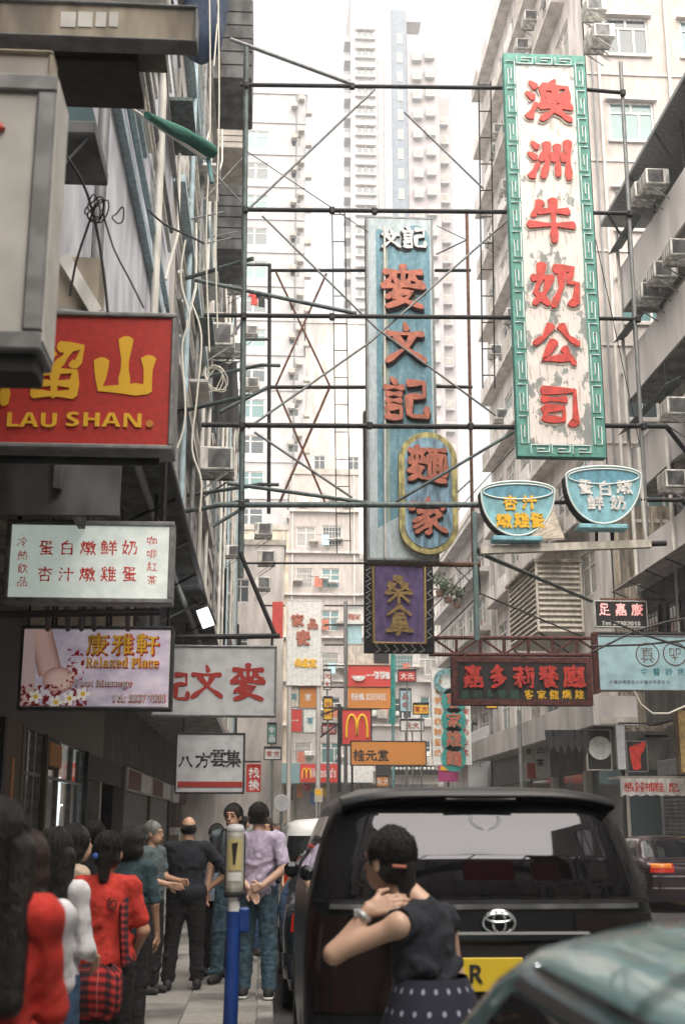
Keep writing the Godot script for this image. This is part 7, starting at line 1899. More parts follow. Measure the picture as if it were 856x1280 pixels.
# ---------------------------------------------------------------- figures: smooth-joined tapered bones, meshed as surface nets
# bone: [0, a, b, ra, rb]   ellipsoid: [1, centre, radii]   cut away: [2, centre, radii]   keep below plane: [3, normal, offset]
var creases: FastNoiseLite
func flesh(out: MB, bones: Array, cell: float, k: float, amp := 0.0, sq := Vector3.ONE) -> void:
	var lo := Vector3(1e9, 1e9, 1e9); var hi := -lo
	for q in bones:
		if q[0] == 0:
			var r := maxf(q[3], q[4]) * Vector3.ONE
			lo = lo.min(q[1] - r).min(q[2] - r); hi = hi.max(q[1] + r).max(q[2] + r)
		elif q[0] == 1:
			lo = lo.min(q[1] - q[2]); hi = hi.max(q[1] + q[2])
	lo -= Vector3.ONE * cell * 3.0; hi += Vector3.ONE * cell * 3.0
	var nx := int((hi.x - lo.x) / cell) + 1
	var ny := int((hi.y - lo.y) / cell) + 1
	var nz := int((hi.z - lo.z) / cell) + 1
	var g := PackedFloat32Array()
	g.resize(nx * ny * nz)
	g.fill(1.0)
	var sy := nx; var sz := nx * ny
	for q in bones:
		var ty: int = q[0]
		if ty == 3: continue
		var a: Vector3 = q[1]
		var l: Vector3; var h: Vector3
		var b := a; var ra := 0.0; var rb := 0.0; var rad := Vector3.ONE
		if ty == 0:
			b = q[2]; ra = q[3]; rb = q[4]
			var r := (maxf(ra, rb) + k + cell * 2.5) * Vector3.ONE
			l = a.min(b) - r; h = a.max(b) + r
		else:
			rad = q[2]
			var r := rad + (k + cell * 2.5) * Vector3.ONE
			l = a - r; h = a + r
		var i0 := maxi(0, int((l.x - lo.x) / cell)); var i1 := mini(nx - 1, int((h.x - lo.x) / cell) + 1)
		var j0 := maxi(0, int((l.y - lo.y) / cell)); var j1 := mini(ny - 1, int((h.y - lo.y) / cell) + 1)
		var k0 := maxi(0, int((l.z - lo.z) / cell)); var k1 := mini(nz - 1, int((h.z - lo.z) / cell) + 1)
		var ab := b - a
		var ll := maxf(ab.length_squared(), 1e-9)
		var minr := minf(rad.x, minf(rad.y, rad.z))
		var ir := Vector3.ONE / rad
		for kk in range(k0, k1 + 1):
			for jj in range(j0, j1 + 1):
				var idx := kk * sz + jj * sy + i0
				var p := Vector3(lo.x + i0 * cell, lo.y + jj * cell, lo.z + kk * cell) - a
				for ii in range(i0, i1 + 1):
					var d: float
					if ty == 0:
						var t := clampf(p.dot(ab) / ll, 0.0, 1.0)
						d = (p - ab * t).length() - lerpf(ra, rb, t)
					else:
						var s := p * ir
						var k1l := s.length()
						d = k1l * (k1l - 1.0) / maxf((s * ir).length(), 1e-6)
					var o := g[idx]
					if ty == 2:
						if -d > o: g[idx] = -d
					else:
						var hh := clampf(0.5 + 0.5 * (o - d) / k, 0.0, 1.0)
						g[idx] = lerpf(o, d, hh) - k * hh * (1.0 - hh)
					idx += 1
					p.x += cell
	for q in bones:
		if q[0] != 3: continue
		var nn: Vector3 = q[1]
		for kk in nz:
			for jj in ny:
				var idx := kk * sz + jj * sy
				var base := nn.dot(Vector3(lo.x, lo.y + jj * cell, lo.z + kk * cell)) - float(q[2])
				for ii in nx:
					var c := base + nn.x * cell * ii
					if c > g[idx]: g[idx] = c
					idx += 1
	if amp > 0.0:   # creases and strands: the surface itself is pushed in and out
		for kk in nz:
			for jj in ny:
				var idx := kk * sz + jj * sy - 1
				for ii in nx:
					idx += 1
					if absf(g[idx]) < cell * 3.0:
						var p := lo + Vector3(ii, jj, kk) * cell
						g[idx] -= amp * creases.get_noise_3d((p.x + p.y * 0.45) * sq.x, (p.y - p.x * 0.3) * sq.y, p.z * sq.z)
	var vid := PackedInt32Array()
	vid.resize(nx * ny * nz)
	vid.fill(-1)
	var lim := cell * 3.5
	var v0 := out.v.size()
	var count := v0
	for kk in nz - 1:
		for jj in ny - 1:
			var idx := kk * sz + jj * sy - 1
			for ii in nx - 1:
				idx += 1
				var a := g[idx]
				if a > lim or a < -lim: continue
				var b := g[idx + 1]; var c := g[idx + sy]; var d := g[idx + sy + 1]
				var e := g[idx + sz]; var f := g[idx + sz + 1]; var h := g[idx + sz + sy]; var m := g[idx + sz + sy + 1]
				var neg := int(a < 0) + int(b < 0) + int(c < 0) + int(d < 0) + int(e < 0) + int(f < 0) + int(h < 0) + int(m < 0)
				if neg == 0 or neg == 8: continue
				var s := Vector3.ZERO
				var n := 0
				if (a < 0) != (b < 0): s += Vector3(a / (a - b), 0, 0); n += 1
				if (c < 0) != (d < 0): s += Vector3(c / (c - d), 1, 0); n += 1
				if (e < 0) != (f < 0): s += Vector3(e / (e - f), 0, 1); n += 1
				if (h < 0) != (m < 0): s += Vector3(h / (h - m), 1, 1); n += 1
				if (a < 0) != (c < 0): s += Vector3(0, a / (a - c), 0); n += 1
				if (b < 0) != (d < 0): s += Vector3(1, b / (b - d), 0); n += 1
				if (e < 0) != (h < 0): s += Vector3(0, e / (e - h), 1); n += 1
				if (f < 0) != (m < 0): s += Vector3(1, f / (f - m), 1); n += 1
				if (a < 0) != (e < 0): s += Vector3(0, 0, a / (a - e)); n += 1
				if (b < 0) != (f < 0): s += Vector3(1, 0, b / (b - f)); n += 1
				if (c < 0) != (h < 0): s += Vector3(0, 1, c / (c - h)); n += 1
				if (d < 0) != (m < 0): s += Vector3(1, 1, d / (d - m)); n += 1
				out.v.append(lo + (Vector3(ii, jj, kk) + s / n) * cell)
				out.n.append(Vector3(b + d + f + m - a - c - e - h, c + d + h + m - a - b - e - f, e + f + h + m - a - b - c - d).normalized())
				vid[idx] = count
				count += 1
	for kk in range(1, nz - 1):
		for jj in range(1, ny - 1):
			var idx := kk * sz + jj * sy
			for ii in range(1, nx - 1):
				idx += 1
				if vid[idx] < 0: continue
				var a := g[idx] < 0
				if a != (g[idx + 1] < 0): net(out, a, vid[idx], vid[idx - sy], vid[idx - sy - sz], vid[idx - sz])
				if a != (g[idx + sy] < 0): net(out, a, vid[idx], vid[idx - sz], vid[idx - sz - 1], vid[idx - 1])
				if a != (g[idx + sz] < 0): net(out, a, vid[idx], vid[idx - 1], vid[idx - 1 - sy], vid[idx - sy])

func net(out: MB, inside: bool, a: int, b: int, c: int, d: int) -> void:
	if a < 0 or b < 0 or c < 0 or d < 0: return
	if not inside:
		out.ix.append(a); out.ix.append(b); out.ix.append(c); out.ix.append(a); out.ix.append(c); out.ix.append(d)
	else:
		out.ix.append(a); out.ix.append(c); out.ix.append(b); out.ix.append(a); out.ix.append(d); out.ix.append(c)

func hand(bones: Array, w: Vector3, f: Vector3, n: Vector3, thumb: float, curl: float) -> void:
	f = f.normalized()
	var s := f.cross(n).normalized() * thumb
	n = s.cross(f).normalized() * thumb
	for k in 4:
		var off := s * (0.027 - 0.018 * k)
		var kn := w + f * (0.085 - 0.004 * absf(k - 1.2)) + off
		bones.append([0, w + off * 0.55, kn, 0.016, 0.0125])
		var ln: float = [0.042, 0.047, 0.044, 0.034][k]
		var d1 := (f + n * curl * 0.7).normalized()
		var d2 := (f + n * curl * 1.9).normalized()
		var p1 := kn + d1 * ln
		bones.append([0, kn, p1, 0.0098, 0.009])
		bones.append([0, p1, p1 + d2 * ln * 0.85, 0.009, 0.0075])
	var tb := w + f * 0.03 + s * 0.024
	var t1 := tb + (f * 0.6 + s * 0.75 + n * 0.25).normalized() * 0.045
	bones.append([0, w + f * 0.015, tb, 0.017, 0.014])
	bones.append([0, tb, t1, 0.0125, 0.0105])
	bones.append([0, t1, t1 + (f + s * 0.15 + n * 0.3).normalized() * 0.034, 0.0105, 0.0085])

func J(p: Dictionary, k: String, dflt: Vector3) -> Vector3:
	return p.get(k, dflt)

# p: pose and dress. Local frame: feet at the origin, face towards +z, own left side +x; lengths for 1.70 m, scaled by p.h
func person(at: Vector3, yaw: float, label: String, p: Dictionary) -> Node3D:
	var t := thing("person", label, "person", at, p.get("group", "people on the pavement"), yaw)
	t.scale = Vector3.ONE * (p.h / 1.7)
	var fem: bool = p.get("fem", false)
	var cell: float = p.get("cell", 0.017)
	var fat: float = p.get("fat", 1.0)
	var sw: float = 0.155 if fem else 0.185
	var lean: Vector3 = p.get("lean", Vector3.ZERO)
	var hd := Vector3(0, 1.585, 0.015) + lean + J(p, "head", Vector3.ZERO)
	var nk := Vector3(0, 1.43, -0.015) + lean
	var ls := Vector3(sw, 1.385, -0.01) + lean; var rs := Vector3(-sw, 1.385, -0.01) + lean
	var le := J(p, "le", Vector3(sw + 0.06, 1.11, -0.02)); var re := J(p, "re", Vector3(-sw - 0.06, 1.11, -0.02))
	var lw := J(p, "lw", Vector3(sw + 0.07, 0.87, 0.06)); var rw := J(p, "rw", Vector3(-sw - 0.07, 0.87, 0.06))
	var lf := J(p, "lf", Vector3(0.1, 0.075, 0.0)); var rf := J(p, "rf", Vector3(-0.1, 0.075, 0.0))
	var lk := J(p, "lk", Vector3(0.095, 0.50, 0.03).lerp(Vector3(lf.x, 0.5, lf.z + 0.03), 0.5)); var rk := J(p, "rk", Vector3(-0.095, 0.50, 0.03).lerp(Vector3(rf.x, 0.5, rf.z + 0.03), 0.5))
	var lh := Vector3(0.085, 0.92, 0); var rh := Vector3(-0.085, 0.92, 0)
	var am := 0.85 if fem else 1.0
	var ch := lean * 0.75; var ab := lean * 0.35
	# body
	var b := MB.new()
	var torso := [[1, Vector3(0, 1.26, 0) + ch, Vector3(0.15 * fat * (0.9 if fem else 1.0), 0.19, 0.10 * fat)], [1, Vector3(0, 1.08, 0.005) + ab, Vector3(0.132 * fat * (0.88 if fem else 1.0), 0.17, 0.098 * fat)], [1, Vector3(0, 0.95, -0.005), Vector3(0.155 * fat, 0.12, 0.112 * fat)], [0, ls, rs, 0.056 * am, 0.056 * am]]
	var bones := torso.duplicate()
	bones.append([0, nk + Vector3(0, -0.04, 0), hd + Vector3(0, -0.07, -0.015), 0.056 * am, 0.05 * am])
	for a in [[ls, le, lw], [rs, re, rw]]:
		bones.append([0, a[0], a[1], 0.05 * am, 0.041 * am]); bones.append([0, a[1], a[2], 0.043 * am, 0.028 * am])
	for a in [[lh, lk, lf], [rh, rk, rf]]:
		bones.append([0, a[0], a[1], 0.083 * fat, 0.056]); bones.append([0, a[1], a[2], 0.055, 0.036])
		bones.append([0, a[2] + Vector3(0, -0.03, -0.03), a[2] + Vector3(0, -0.045, 0.13), 0.034, 0.028])
	flesh(b, bones, cell, 0.03)
	# head
	var hb := [[1, hd + Vector3(0, 0.012, -0.012), Vector3(0.076, 0.105, 0.094)], [1, hd + Vector3(0, -0.055, 0.03), Vector3(0.056, 0.062, 0.058)], [0, nk + Vector3(0, 0.02, 0), hd + Vector3(0, -0.05, -0.015), 0.052 * am, 0.052 * am]]
	hb.append([0, hd + Vector3(0, 0.012, 0.083), hd + Vector3(0, -0.028, 0.098), 0.008, 0.013])
	hb.append([0, hd + Vector3(-0.03, 0.028, 0.07), hd + Vector3(0.03, 0.028, 0.07), 0.014, 0.014])
	hb.append([0, hd + Vector3(-0.016, -0.058, 0.079), hd + Vector3(0.016, -0.058, 0.079), 0.009, 0.009])
	for s in [-1.0, 1.0]: hb.append([1, hd + Vector3(s * 0.08, -0.01, -0.01), Vector3(0.011, 0.032, 0.02)])
	flesh(b, hb, minf(cell * 0.6, 0.008), 0.014)
	for s in [0, 1]:
		if p.get("hands", true):
			var w: Vector3 = lw if s == 0 else rw
			var e: Vector3 = le if s == 0 else re
			var f: Vector3 = J(p, "lfd" if s == 0 else "rfd", w - e)
			var n: Vector3 = J(p, "lfn" if s == 0 else "rfn", Vector3(-1 if s == 0 else 1, 0, 0.1))
			var hbs := [[0, w - (w - e).normalized() * 0.05, w, 0.03 * am, 0.026 * am]]
			hand(hbs, w, f, n, 1.0 if s == 0 else -1.0, p.get("curl", 0.5))
			flesh(b, hbs, p.get("hcell", 0.0065), 0.009)
	var skin: Material = M[p.get("skin", "skin")]
	var body := part(t, "body", b, skin)
	if p.get("face", false):
		for s in [-1.0, 1.0]:
			var m := MB.new()
			flesh(m, [[1, hd + Vector3(s * 0.031, 0.008, 0.078), Vector3(0.014, 0.0075, 0.008)]], 0.003, 0.003)
			part(body, "eye", m, M["letter_black"])
			m = MB.new()
			flesh(m, [[0, hd + Vector3(s * 0.015, 0.034, 0.084), hd + Vector3(s * 0.047, 0.033, 0.073), 0.006, 0.004]], 0.003, 0.003)
			part(body, "eyebrow", m, M["hair"])
		var m2 := MB.new()
		flesh(m2, [[0, hd + Vector3(-0.02, -0.057, 0.083), hd + Vector3(0.02, -0.057, 0.083), 0.007, 0.007]], 0.003, 0.003)
		part(body, "mouth", m2, M["lips"])
	# shirt
	var g: float = p.get("loose", 0.016)
	var hem: float = p.get("hem", 0.86)
	var sb := []
	for q in torso:
		if q[0] == 1: sb.append([1, q[1], q[2] + Vector3(g, g, g)])
		else: sb.append([0, q[1], q[2], q[3] + 0.016, q[4] + 0.016])
	sb.append([0, nk + Vector3(0, -0.05, 0), nk + Vector3(0, 0.0, 0), 0.075 * am, 0.066 * am])
	var sl: float = p.get("sleeve", 0.6)
	for a in [[ls, le, lw], [rs, re, rw]]:
		if sl <= 0.0: continue
		if sl <= 1.0: sb.append([0, a[0], a[0].lerp(a[1], sl), 0.06 * am, 0.06 * am])
		else:
			sb.append([0, a[0], a[1], 0.06 * am, 0.052 * am]); sb.append([0, a[1], a[1].lerp(a[2], sl - 1.0), 0.052 * am, 0.046 * am])
	# drape folds: faint ridges round the waist and back
	rng.seed = hash(label)
	for k in p.get("folds", 7):
		var an := rng.randf() * TAU
		var y := rng.randf_range(hem + 0.08, 1.22)
		var r := 0.135 * fat + g
		var an2 := an + rng.randf_range(0.5, 1.0)
		sb.append([0, Vector3(cos(an) * r, y, sin(an) * r * 0.74) + ab, Vector3(cos(an2) * r, y + rng.randf_range(-0.09, 0.05), sin(an2) * r * 0.74) + ab, 0.016, 0.012])
	sb.append([3, Vector3(0, -1, 0.06), -hem])
	sb.append([3, Vector3(0, 1, 0.25), nk.y + p.get("neckline", 0.025)])
	b = MB.new()
	if not p.get("tank", false):
		flesh(b, sb, p.get("fine", 0.0125), 0.03, p.get("crease", 0.008), Vector3(11, 7, 11))
	else:
		sb.append([2, ls + Vector3(0.055, 0.0, 0), Vector3(0.06, 0.11, 0.14)]); sb.append([2, rs + Vector3(-0.055, 0.0, 0), Vector3(0.06, 0.11, 0.14)])
		flesh(b, sb, 0.01, 0.03, 0.009, Vector3(11, 7, 11))
	part(t, "shirt", b, M[p.top])
	# trousers
	if p.has("legs"):
		var hm: float = p.get("leg_hem", 0.08)
		var tb := [[1, Vector3(0, 0.95, -0.005), Vector3(0.165 * fat, 0.13, 0.122 * fat)]]
		var kn: float = p.get("slim", 1.0)
		for a in [[lh, lk, lf], [rh, rk, rf]]:
			tb.append([0, a[0], a[1], 0.098 * fat * kn, 0.075 * kn]); tb.append([0, a[1], a[2], 0.075 * kn, 0.064 * kn])
			for k in 4:
				var u := rng.randf()
				var c: Vector3 = a[1].lerp(a[2], u) if rng.randf() < 0.65 else a[0].lerp(a[1], 0.6 + 0.4 * u)
				tb.append([0, c + Vector3(-0.055, rng.randf_range(-0.03, 0.03), rng.randf_range(-0.05, 0.05)) * kn, c + Vector3(0.055, rng.randf_range(-0.03, 0.03), rng.randf_range(-0.05, 0.05)) * kn, 0.022, 0.022])
		tb.append([3, Vector3(0, -1, 0), -hm]); tb.append([3, Vector3(0, 1, 0), 1.02])
		b = MB.new()
		flesh(b, tb, p.get("fine", 0.0125), 0.022, 0.007, Vector3(9, 12, 9))
		part(t, "trousers", b, M[p.legs])
	# shoes
	for a in [lf, rf]:
		b = MB.new()
		flesh(b, [[0, a + Vector3(0, -0.03, -0.045), a + Vector3(0, -0.042, 0.14), 0.045, 0.036], [0, a + Vector3(0, 0.0, -0.03), a + Vector3(0, -0.02, 0.04), 0.045, 0.04], [3, Vector3(0, -1, 0), 0.0 - a.y + 0.075]], 0.012, 0.02)
		var sh := part(t, "shoe", b, M[p.get("shoes", "near_black")])
		if p.get("sole", false):
			b = MB.new()
			flesh(b, [[0, a + Vector3(0, -0.062, -0.05), a + Vector3(0, -0.062, 0.145), 0.046, 0.04], [3, Vector3(0, 1, 0), a.y - 0.052], [3, Vector3(0, -1, 0), 0.074 - a.y]], 0.01, 0.01)
			part(sh, "sole", b, M["letter_white"])
			b = MB.new()
			for s in [-1.0, 1.0]: b.box(a + Vector3(s * 0.044, -0.02, 0.02), Vector3(0.008, 0.03, 0.07), 0.002, Basis(Vector3.RIGHT, 0.5))
			part(sh, "stripe", b, M["letter_white"])
	# hair
	var hs := []
	match p.get("hair", "short"):
		"short": hs = [[1, hd + Vector3(0, 0.03, -0.02), Vector3(0.088, 0.1, 0.1)], [0, hd + Vector3(-0.05, -0.03, -0.06), hd + Vector3(0.05, -0.03, -0.06), 0.04, 0.04], [2, hd + Vector3(0, -0.04, 0.085), Vector3(0.075, 0.09, 0.075)], [2, hd + Vector3(0, -0.1, 0.0), Vector3(0.12, 0.055, 0.12)]]
		"bald": hs = [[1, hd + Vector3(0, 0.0, -0.02), Vector3(0.084, 0.08, 0.092)], [2, hd + Vector3(0, -0.03, 0.085), Vector3(0.085, 0.12, 0.09)], [3, Vector3(0, 1, -0.15), hd.y + 0.055], [3, Vector3(0, -1, 0), -hd.y + 0.06]]
		"bob": hs = [[1, hd + Vector3(0, 0.02, -0.03), Vector3(0.105, 0.118, 0.115)], [1, hd + Vector3(0, -0.06, -0.05), Vector3(0.11, 0.085, 0.095)], [2, hd + Vector3(0, -0.05, 0.1), Vector3(0.07, 0.1, 0.08)]]
		"tied": hs = [[1, hd + Vector3(0, 0.028, -0.018), Vector3(0.087, 0.1, 0.1)], [0, hd + Vector3(0, -0.02, -0.09), hd + Vector3(0, -0.15, -0.105), 0.042, 0.032], [0, hd + Vector3(-0.04, -0.04, -0.05), hd + Vector3(0.04, -0.04, -0.05), 0.045, 0.045], [2, hd + Vector3(0, -0.04, 0.085), Vector3(0.075, 0.1, 0.075)]]
		"long":
			var ln: float = p.get("hlen", 0.34)
			hs = [[1, hd + Vector3(0, 0.025, -0.02), Vector3(0.095, 0.108, 0.108)]]
			for k in 5:
				var x := -0.075 + 0.0375 * k
				hs.append([0, hd + Vector3(x, -0.02, -0.055 + 0.012 * absf(k - 2)), hd + Vector3(x * 1.35, -0.06 - ln * rng.randf_range(0.94, 1.03), -0.105 * fat - g * 1.2 - 0.04 + 0.02 * absf(k - 2)) + lean * -0.4, 0.056, 0.04])
			hs.append([2, hd + Vector3(0, -0.04, 0.09), Vector3(0.07, 0.12, 0.075)])
	if hs:
		b = MB.new()
		flesh(b, hs, 0.0085, 0.025, 0.0018, Vector3(46, 5, 46))
		if p.get("strands", 110) > 0 and p.get("hair", "short") != "bald":
			var lng: float = p.get("hlen", 0.0) if p.get("hair", "") == "long" else 0.0
			for k in p.get("strands", 110):
				var an := rng.randf_range(PI * 0.9, PI * 2.1)
				var pts := []
				for j in 9:
					var u := j / 8.0
					var th := lerpf(0.15, 1.75, minf(1.0, u * (1.0 if lng == 0.0 else 1.9)))
					var q := hd + Vector3(cos(an) * sin(th) * 0.098, 0.025 + cos(th) * 0.112, -0.02 + sin(an) * sin(th) * 0.111)
					if lng > 0.0 and u > 0.5: q = hd + Vector3(cos(an) * 0.1 * (1.0 + (u - 0.5) * 0.5), -0.02 - (u - 0.5) * 2.0 * (lng + rng.randf() * 0.05), -0.02 + sin(an) * 0.115 - (u - 0.5) * (0.11 + g))
					pts.append(q + Vector3(rng.randfn(), rng.randfn(), rng.randfn()) * 0.003)
				b.tube(pts, 0.0042, 4, 0.0012, false)
		part(t, "hair", b, M[p.get("hairmat", "hair")])
	t.set_meta("hd", hd)
	return t

# skirt or bag: rings with texture coordinates round and down
func wrapped(rings: Array, ru: float, rv: float) -> MB:
	var b := MB.new()
	b.loft(rings, true)
	var k: int = rings[0].size()
	var m: int = rings.size()
	for i in m - 1:
		for j in k:
			for q in [[i, j], [i, j + 1], [i + 1, j + 1], [i, j], [i + 1, j + 1], [i + 1, j]]: b.uv.append(Vector2(float(q[1]) / k * ru, float(q[0]) / (m - 1) * rv))
	return b

func skirt(t: Node3D, y0: float, y1: float, r0: float, r1: float, m: Material) -> void:
	var rings := []
	for i in 10:
		var v := i / 9.0
		var ring := []
		for j in 48:
			var a := TAU * j / 48.0
			var r := lerpf(r0, r1, pow(v, 0.8)) * (1.0 + 0.06 * v * sin(a * 8.0 + sin(a * 3)))
			ring.append(Vector3(cos(a) * r, lerpf(y0, y1, v), sin(a) * r * 0.85))
		rings.append(ring)
	place(t, "skirt", wrapped(rings, 1, 1).mesh(), m)

func people() -> void:
	creases = FastNoiseLite.new()
	creases.seed = 12; creases.frequency = 1.0; creases.fractal_type = FastNoiseLite.FRACTAL_RIDGED; creases.fractal_octaves = 2
	var sk := mat("skin", Color(0.44, 0.26, 0.175), 0.5)
	sk.subsurf_scatter_enabled = true
	sk.subsurf_scatter_strength = 0.06
	mat("skin_pale", Color(0.50, 0.32, 0.235), 0.5)
	mat("lips", Color(0.30, 0.11, 0.09), 0.5)
	mat("hair", Color(0.012, 0.010, 0.009), 0.42, "cloth", Vector3(14, 1.2, 14), 0, 0.6)
	mat("hair_brown", Color(0.03, 0.014, 0.011), 0.42, "cloth", Vector3(14, 1.2, 14), 0, 0.6)
	mat("hair_grey", Color(0.16, 0.165, 0.16), 0.6, "cloth", Vector3(14, 2, 14))
	mat("cloth_red", Color(0.46, 0.025, 0.016), 0.9, "cloth", Vector3(1.5, 0.8, 1.5))
	mat("cloth_red2", Color(0.52, 0.035, 0.022), 0.9, "cloth", Vector3(2, 2, 2))
	mat("cloth_white", Color(0.62, 0.62, 0.66), 0.9, "cloth", Vector3(2, 1.5, 2))
	mat("cloth_beige", Color(0.50, 0.40, 0.30), 0.9, "cloth", Vector3(2, 1.5, 2))
	mat("cloth_navy", Color(0.012, 0.014, 0.022), 0.95, "cloth", Vector3(2, 1.5, 2))
	mat("cloth_black", Color(0.012, 0.012, 0.014), 0.95, "cloth", Vector3(2, 1.5, 2))
	mat("cloth_teal", Color(0.03, 0.06, 0.075), 0.9, "cloth", Vector3(2, 1.5, 2))
	mat("cloth_lavender", Color(0.46, 0.40, 0.53), 0.9, "cloth", Vector3(2, 1.5, 2))
	mat("cloth_grey", Color(0.10, 0.135, 0.145), 0.9, "cloth", Vector3(2, 1.5, 2))
	mat("cloth_paleblue", Color(0.42, 0.52, 0.66), 0.9, "cloth", Vector3(5, 0.5, 5))
	mat("jeans", Color(0.035, 0.075, 0.15), 0.92, "blotch", Vector3(4, 1.5, 4))
	mat("jeans_teal", Color(0.05, 0.105, 0.145), 0.92, "grime", Vector3(3, 1.2, 3))
	var fr := FastNoiseLite.new()
	fr.fractal_type = FastNoiseLite.FRACTAL_RIDGED
	fr.frequency = 0.006; fr.fractal_octaves = 2; fr.seed = 4
	fr.domain_warp_enabled = true; fr.domain_warp_amplitude = 25.0
	var ft := NoiseTexture2D.new()
	ft.width = 512; ft.height = 512; ft.seamless = true; ft.noise = fr
	for k in M.keys():
		if k.begins_with("cloth_") or k.begins_with("jeans"):
			M[k].heightmap_enabled = true
			M[k].heightmap_texture = ft
			M[k].heightmap_scale = 0.5
			M[k].uv1_scale = Vector3(1.9, 1.5, 1.9)
	var dots := Image.create(512, 256, false, Image.FORMAT_RGB8)
	dots.fill(Color(0.10, 0.11, 0.17))
	for r in 8:
		for c in 16:
			var cx := (c + (0.5 if r % 2 == 0 else 0.0)) * 32.0; var cy := r * 32.0 + 16
			for y in range(-6, 7):
				for x in range(-6, 7):
					if x * x + y * y < 20: dots.set_pixel(posmod(int(cx) + x, 512), clampi(int(cy) + y, 0, 255), Color(0.56, 0.57, 0.64))
	painted("polka", dots, 0.9).texture_repeat = true
	var pl := Image.create(64, 64, false, Image.FORMAT_RGB8)
	for y in 64:
		for x in 64:
			var a: bool = x % 32 < 14; var c: bool = y % 32 < 14
			var col := Color(0.62, 0.12, 0.12)
			if a and c: col = Color(0.08, 0.07, 0.10)
			elif a or c: col = Color(0.32, 0.08, 0.10)
			if x % 32 == 22 or y % 32 == 22: col = Color(0.68, 0.42, 0.40)
			pl.set_pixel(x, y, col)
	painted("plaid", pl, 0.95).texture_repeat = true
	var PV := 0.135
	var away := PI
	# foreground, near picture edge
	var t := person(Vector3(-0.725, PV, -3.5), away - 0.1, "woman in a red dress with very long black hair at the picture edge", {"h": 1.565, "fem": true, "cell": 0.014, "top": "cloth_red", "crease": 0.005, "sleeve": 1.4, "hem": 0.55, "hair": "long", "hlen": 0.36, "strands": 260, "loose": 0.015, "le": Vector3(0.175, 1.13, 0.07), "re": Vector3(-0.175, 1.13, 0.07), "lw": Vector3(0.12, 1.05, 0.28), "rw": Vector3(-0.12, 1.05, 0.28), "legs": "cloth_red", "leg_hem": 0.5, "slim": 1.05})
	t = person(Vector3(-0.83, PV, -4.5), away + 0.15, "woman in a white top and long red skirt, behind the red-dressed one", {"h": 1.48, "fem": true, "cell": 0.015, "top": "cloth_white", "crease": 0.004, "sleeve": 1.4, "le": Vector3(0.175, 1.13, 0.07), "re": Vector3(-0.175, 1.13, 0.07), "lw": Vector3(0.12, 1.05, 0.28), "rw": Vector3(-0.12, 1.05, 0.28), "hem": 1.06, "hair": "bob", "hairmat": "hair_brown", "strands": 80, "loose": 0.02, "folds": 4})
	skirt(t, 1.12, 0.5, 0.155, 0.27, M["cloth_red"])
	var b: MB
	t = person(Vector3(-0.98, PV, -6.1), away - 0.35, "woman with long black hair in a white top and blue jeans", {"h": 1.48, "fem": true, "cell": 0.015, "top": "cloth_white", "crease": 0.005, "sleeve": 1.5, "hem": 0.93, "hair": "long", "hlen": 0.42, "strands": 200, "legs": "jeans", "slim": 0.92, "le": Vector3(0.2, 1.1, 0.0), "lw": Vector3(0.14, 1.0, 0.2), "re": Vector3(-0.2, 1.1, 0.02), "rw": Vector3(-0.15, 1.03, 0.22)})
	t = person(Vector3(-1.12, PV, -7.7), away - 1.1, "woman in a pale beige top, half hidden behind the white top", {"h": 1.5, "fem": true, "top": "cloth_beige", "sleeve": 0.4, "hair": "bob", "legs": "cloth_black", "skin": "skin_pale"})
	t = person(Vector3(-0.84, PV, -7.0), away - 0.1, "woman in a red T-shirt with a plaid shoulder bag", {"h": 1.46, "fem": true, "cell": 0.014, "fat": 1.18, "strands": 70, "top": "cloth_red2", "sleeve": 0.75, "hem": 0.9, "hair": "tied", "legs": "cloth_black", "le": Vector3(0.24, 1.12, 0.0), "lw": Vector3(0.16, 1.02, 0.2), "re": Vector3(-0.24, 1.12, 0.02), "rw": Vector3(-0.17, 1.0, 0.2), "folds": 12})
	var rings := []
	for i in 9:
		var v := i / 8.0
		var ring := []
		for j in 20:
			var a := TAU * j / 20.0
			var sx := signf(cos(a)) * pow(absf(cos(a)), 0.5); var szz := signf(sin(a)) * pow(absf(sin(a)), 0.6)
			var w := 0.19 * (1.0 - pow(absf(v - 0.5) * 2.0, 6.0) * 0.35)
			ring.append(Vector3(0.02 + sx * w, 0.94 - 0.30 * v + 0.015 * sin(a * 3), -0.21 + szz * 0.055 * (0.35 + sin(v * PI))))
		rings.append(ring)
	place(t, "bag", wrapped(rings, 6.0, 3.0).mesh(), M["plaid"])
	rings = []
	for i in 17:
		var u := i / 16.0
		var c := Vector3(-0.17 + 0.0 * u, 0.93, -0.2).lerp(Vector3(-0.11, 1.42, 0.0), u) + Vector3(-0.01, 0.0, -0.06 * sin(u * PI))
		rings.append([c + Vector3(-0.028, 0, 0), c + Vector3(0, 0.0, -0.01), c + Vector3(0.028, 0, 0), c + Vector3(0, 0, 0.01)])
	place(t, "bag_strap", wrapped(rings, 1.0, 6.0).mesh(), M["plaid"])
	b = MB.new()
	var em := []
	for k in 13: em.append(Vector3(-0.075 + cos(k * 0.62) * (0.012 + 0.002 * k), 1.29 + sin(k * 0.62) * (0.014 + 0.002 * k), -0.142 - 0.002 * (k % 2)))
	b.tube(em, 0.005, 5)
	part(t, "shirt_emblem", b, M["near_black"])
	b = MB.new()
	flesh(b, [[1, Vector3(0.06, 1.57, -0.085), Vector3(0.02, 0.02, 0.012)]], 0.005, 0.005)
	part(t, "hair_clip", b, mat("clip_blue", Color(0.05, 0.12, 0.5), 0.4))
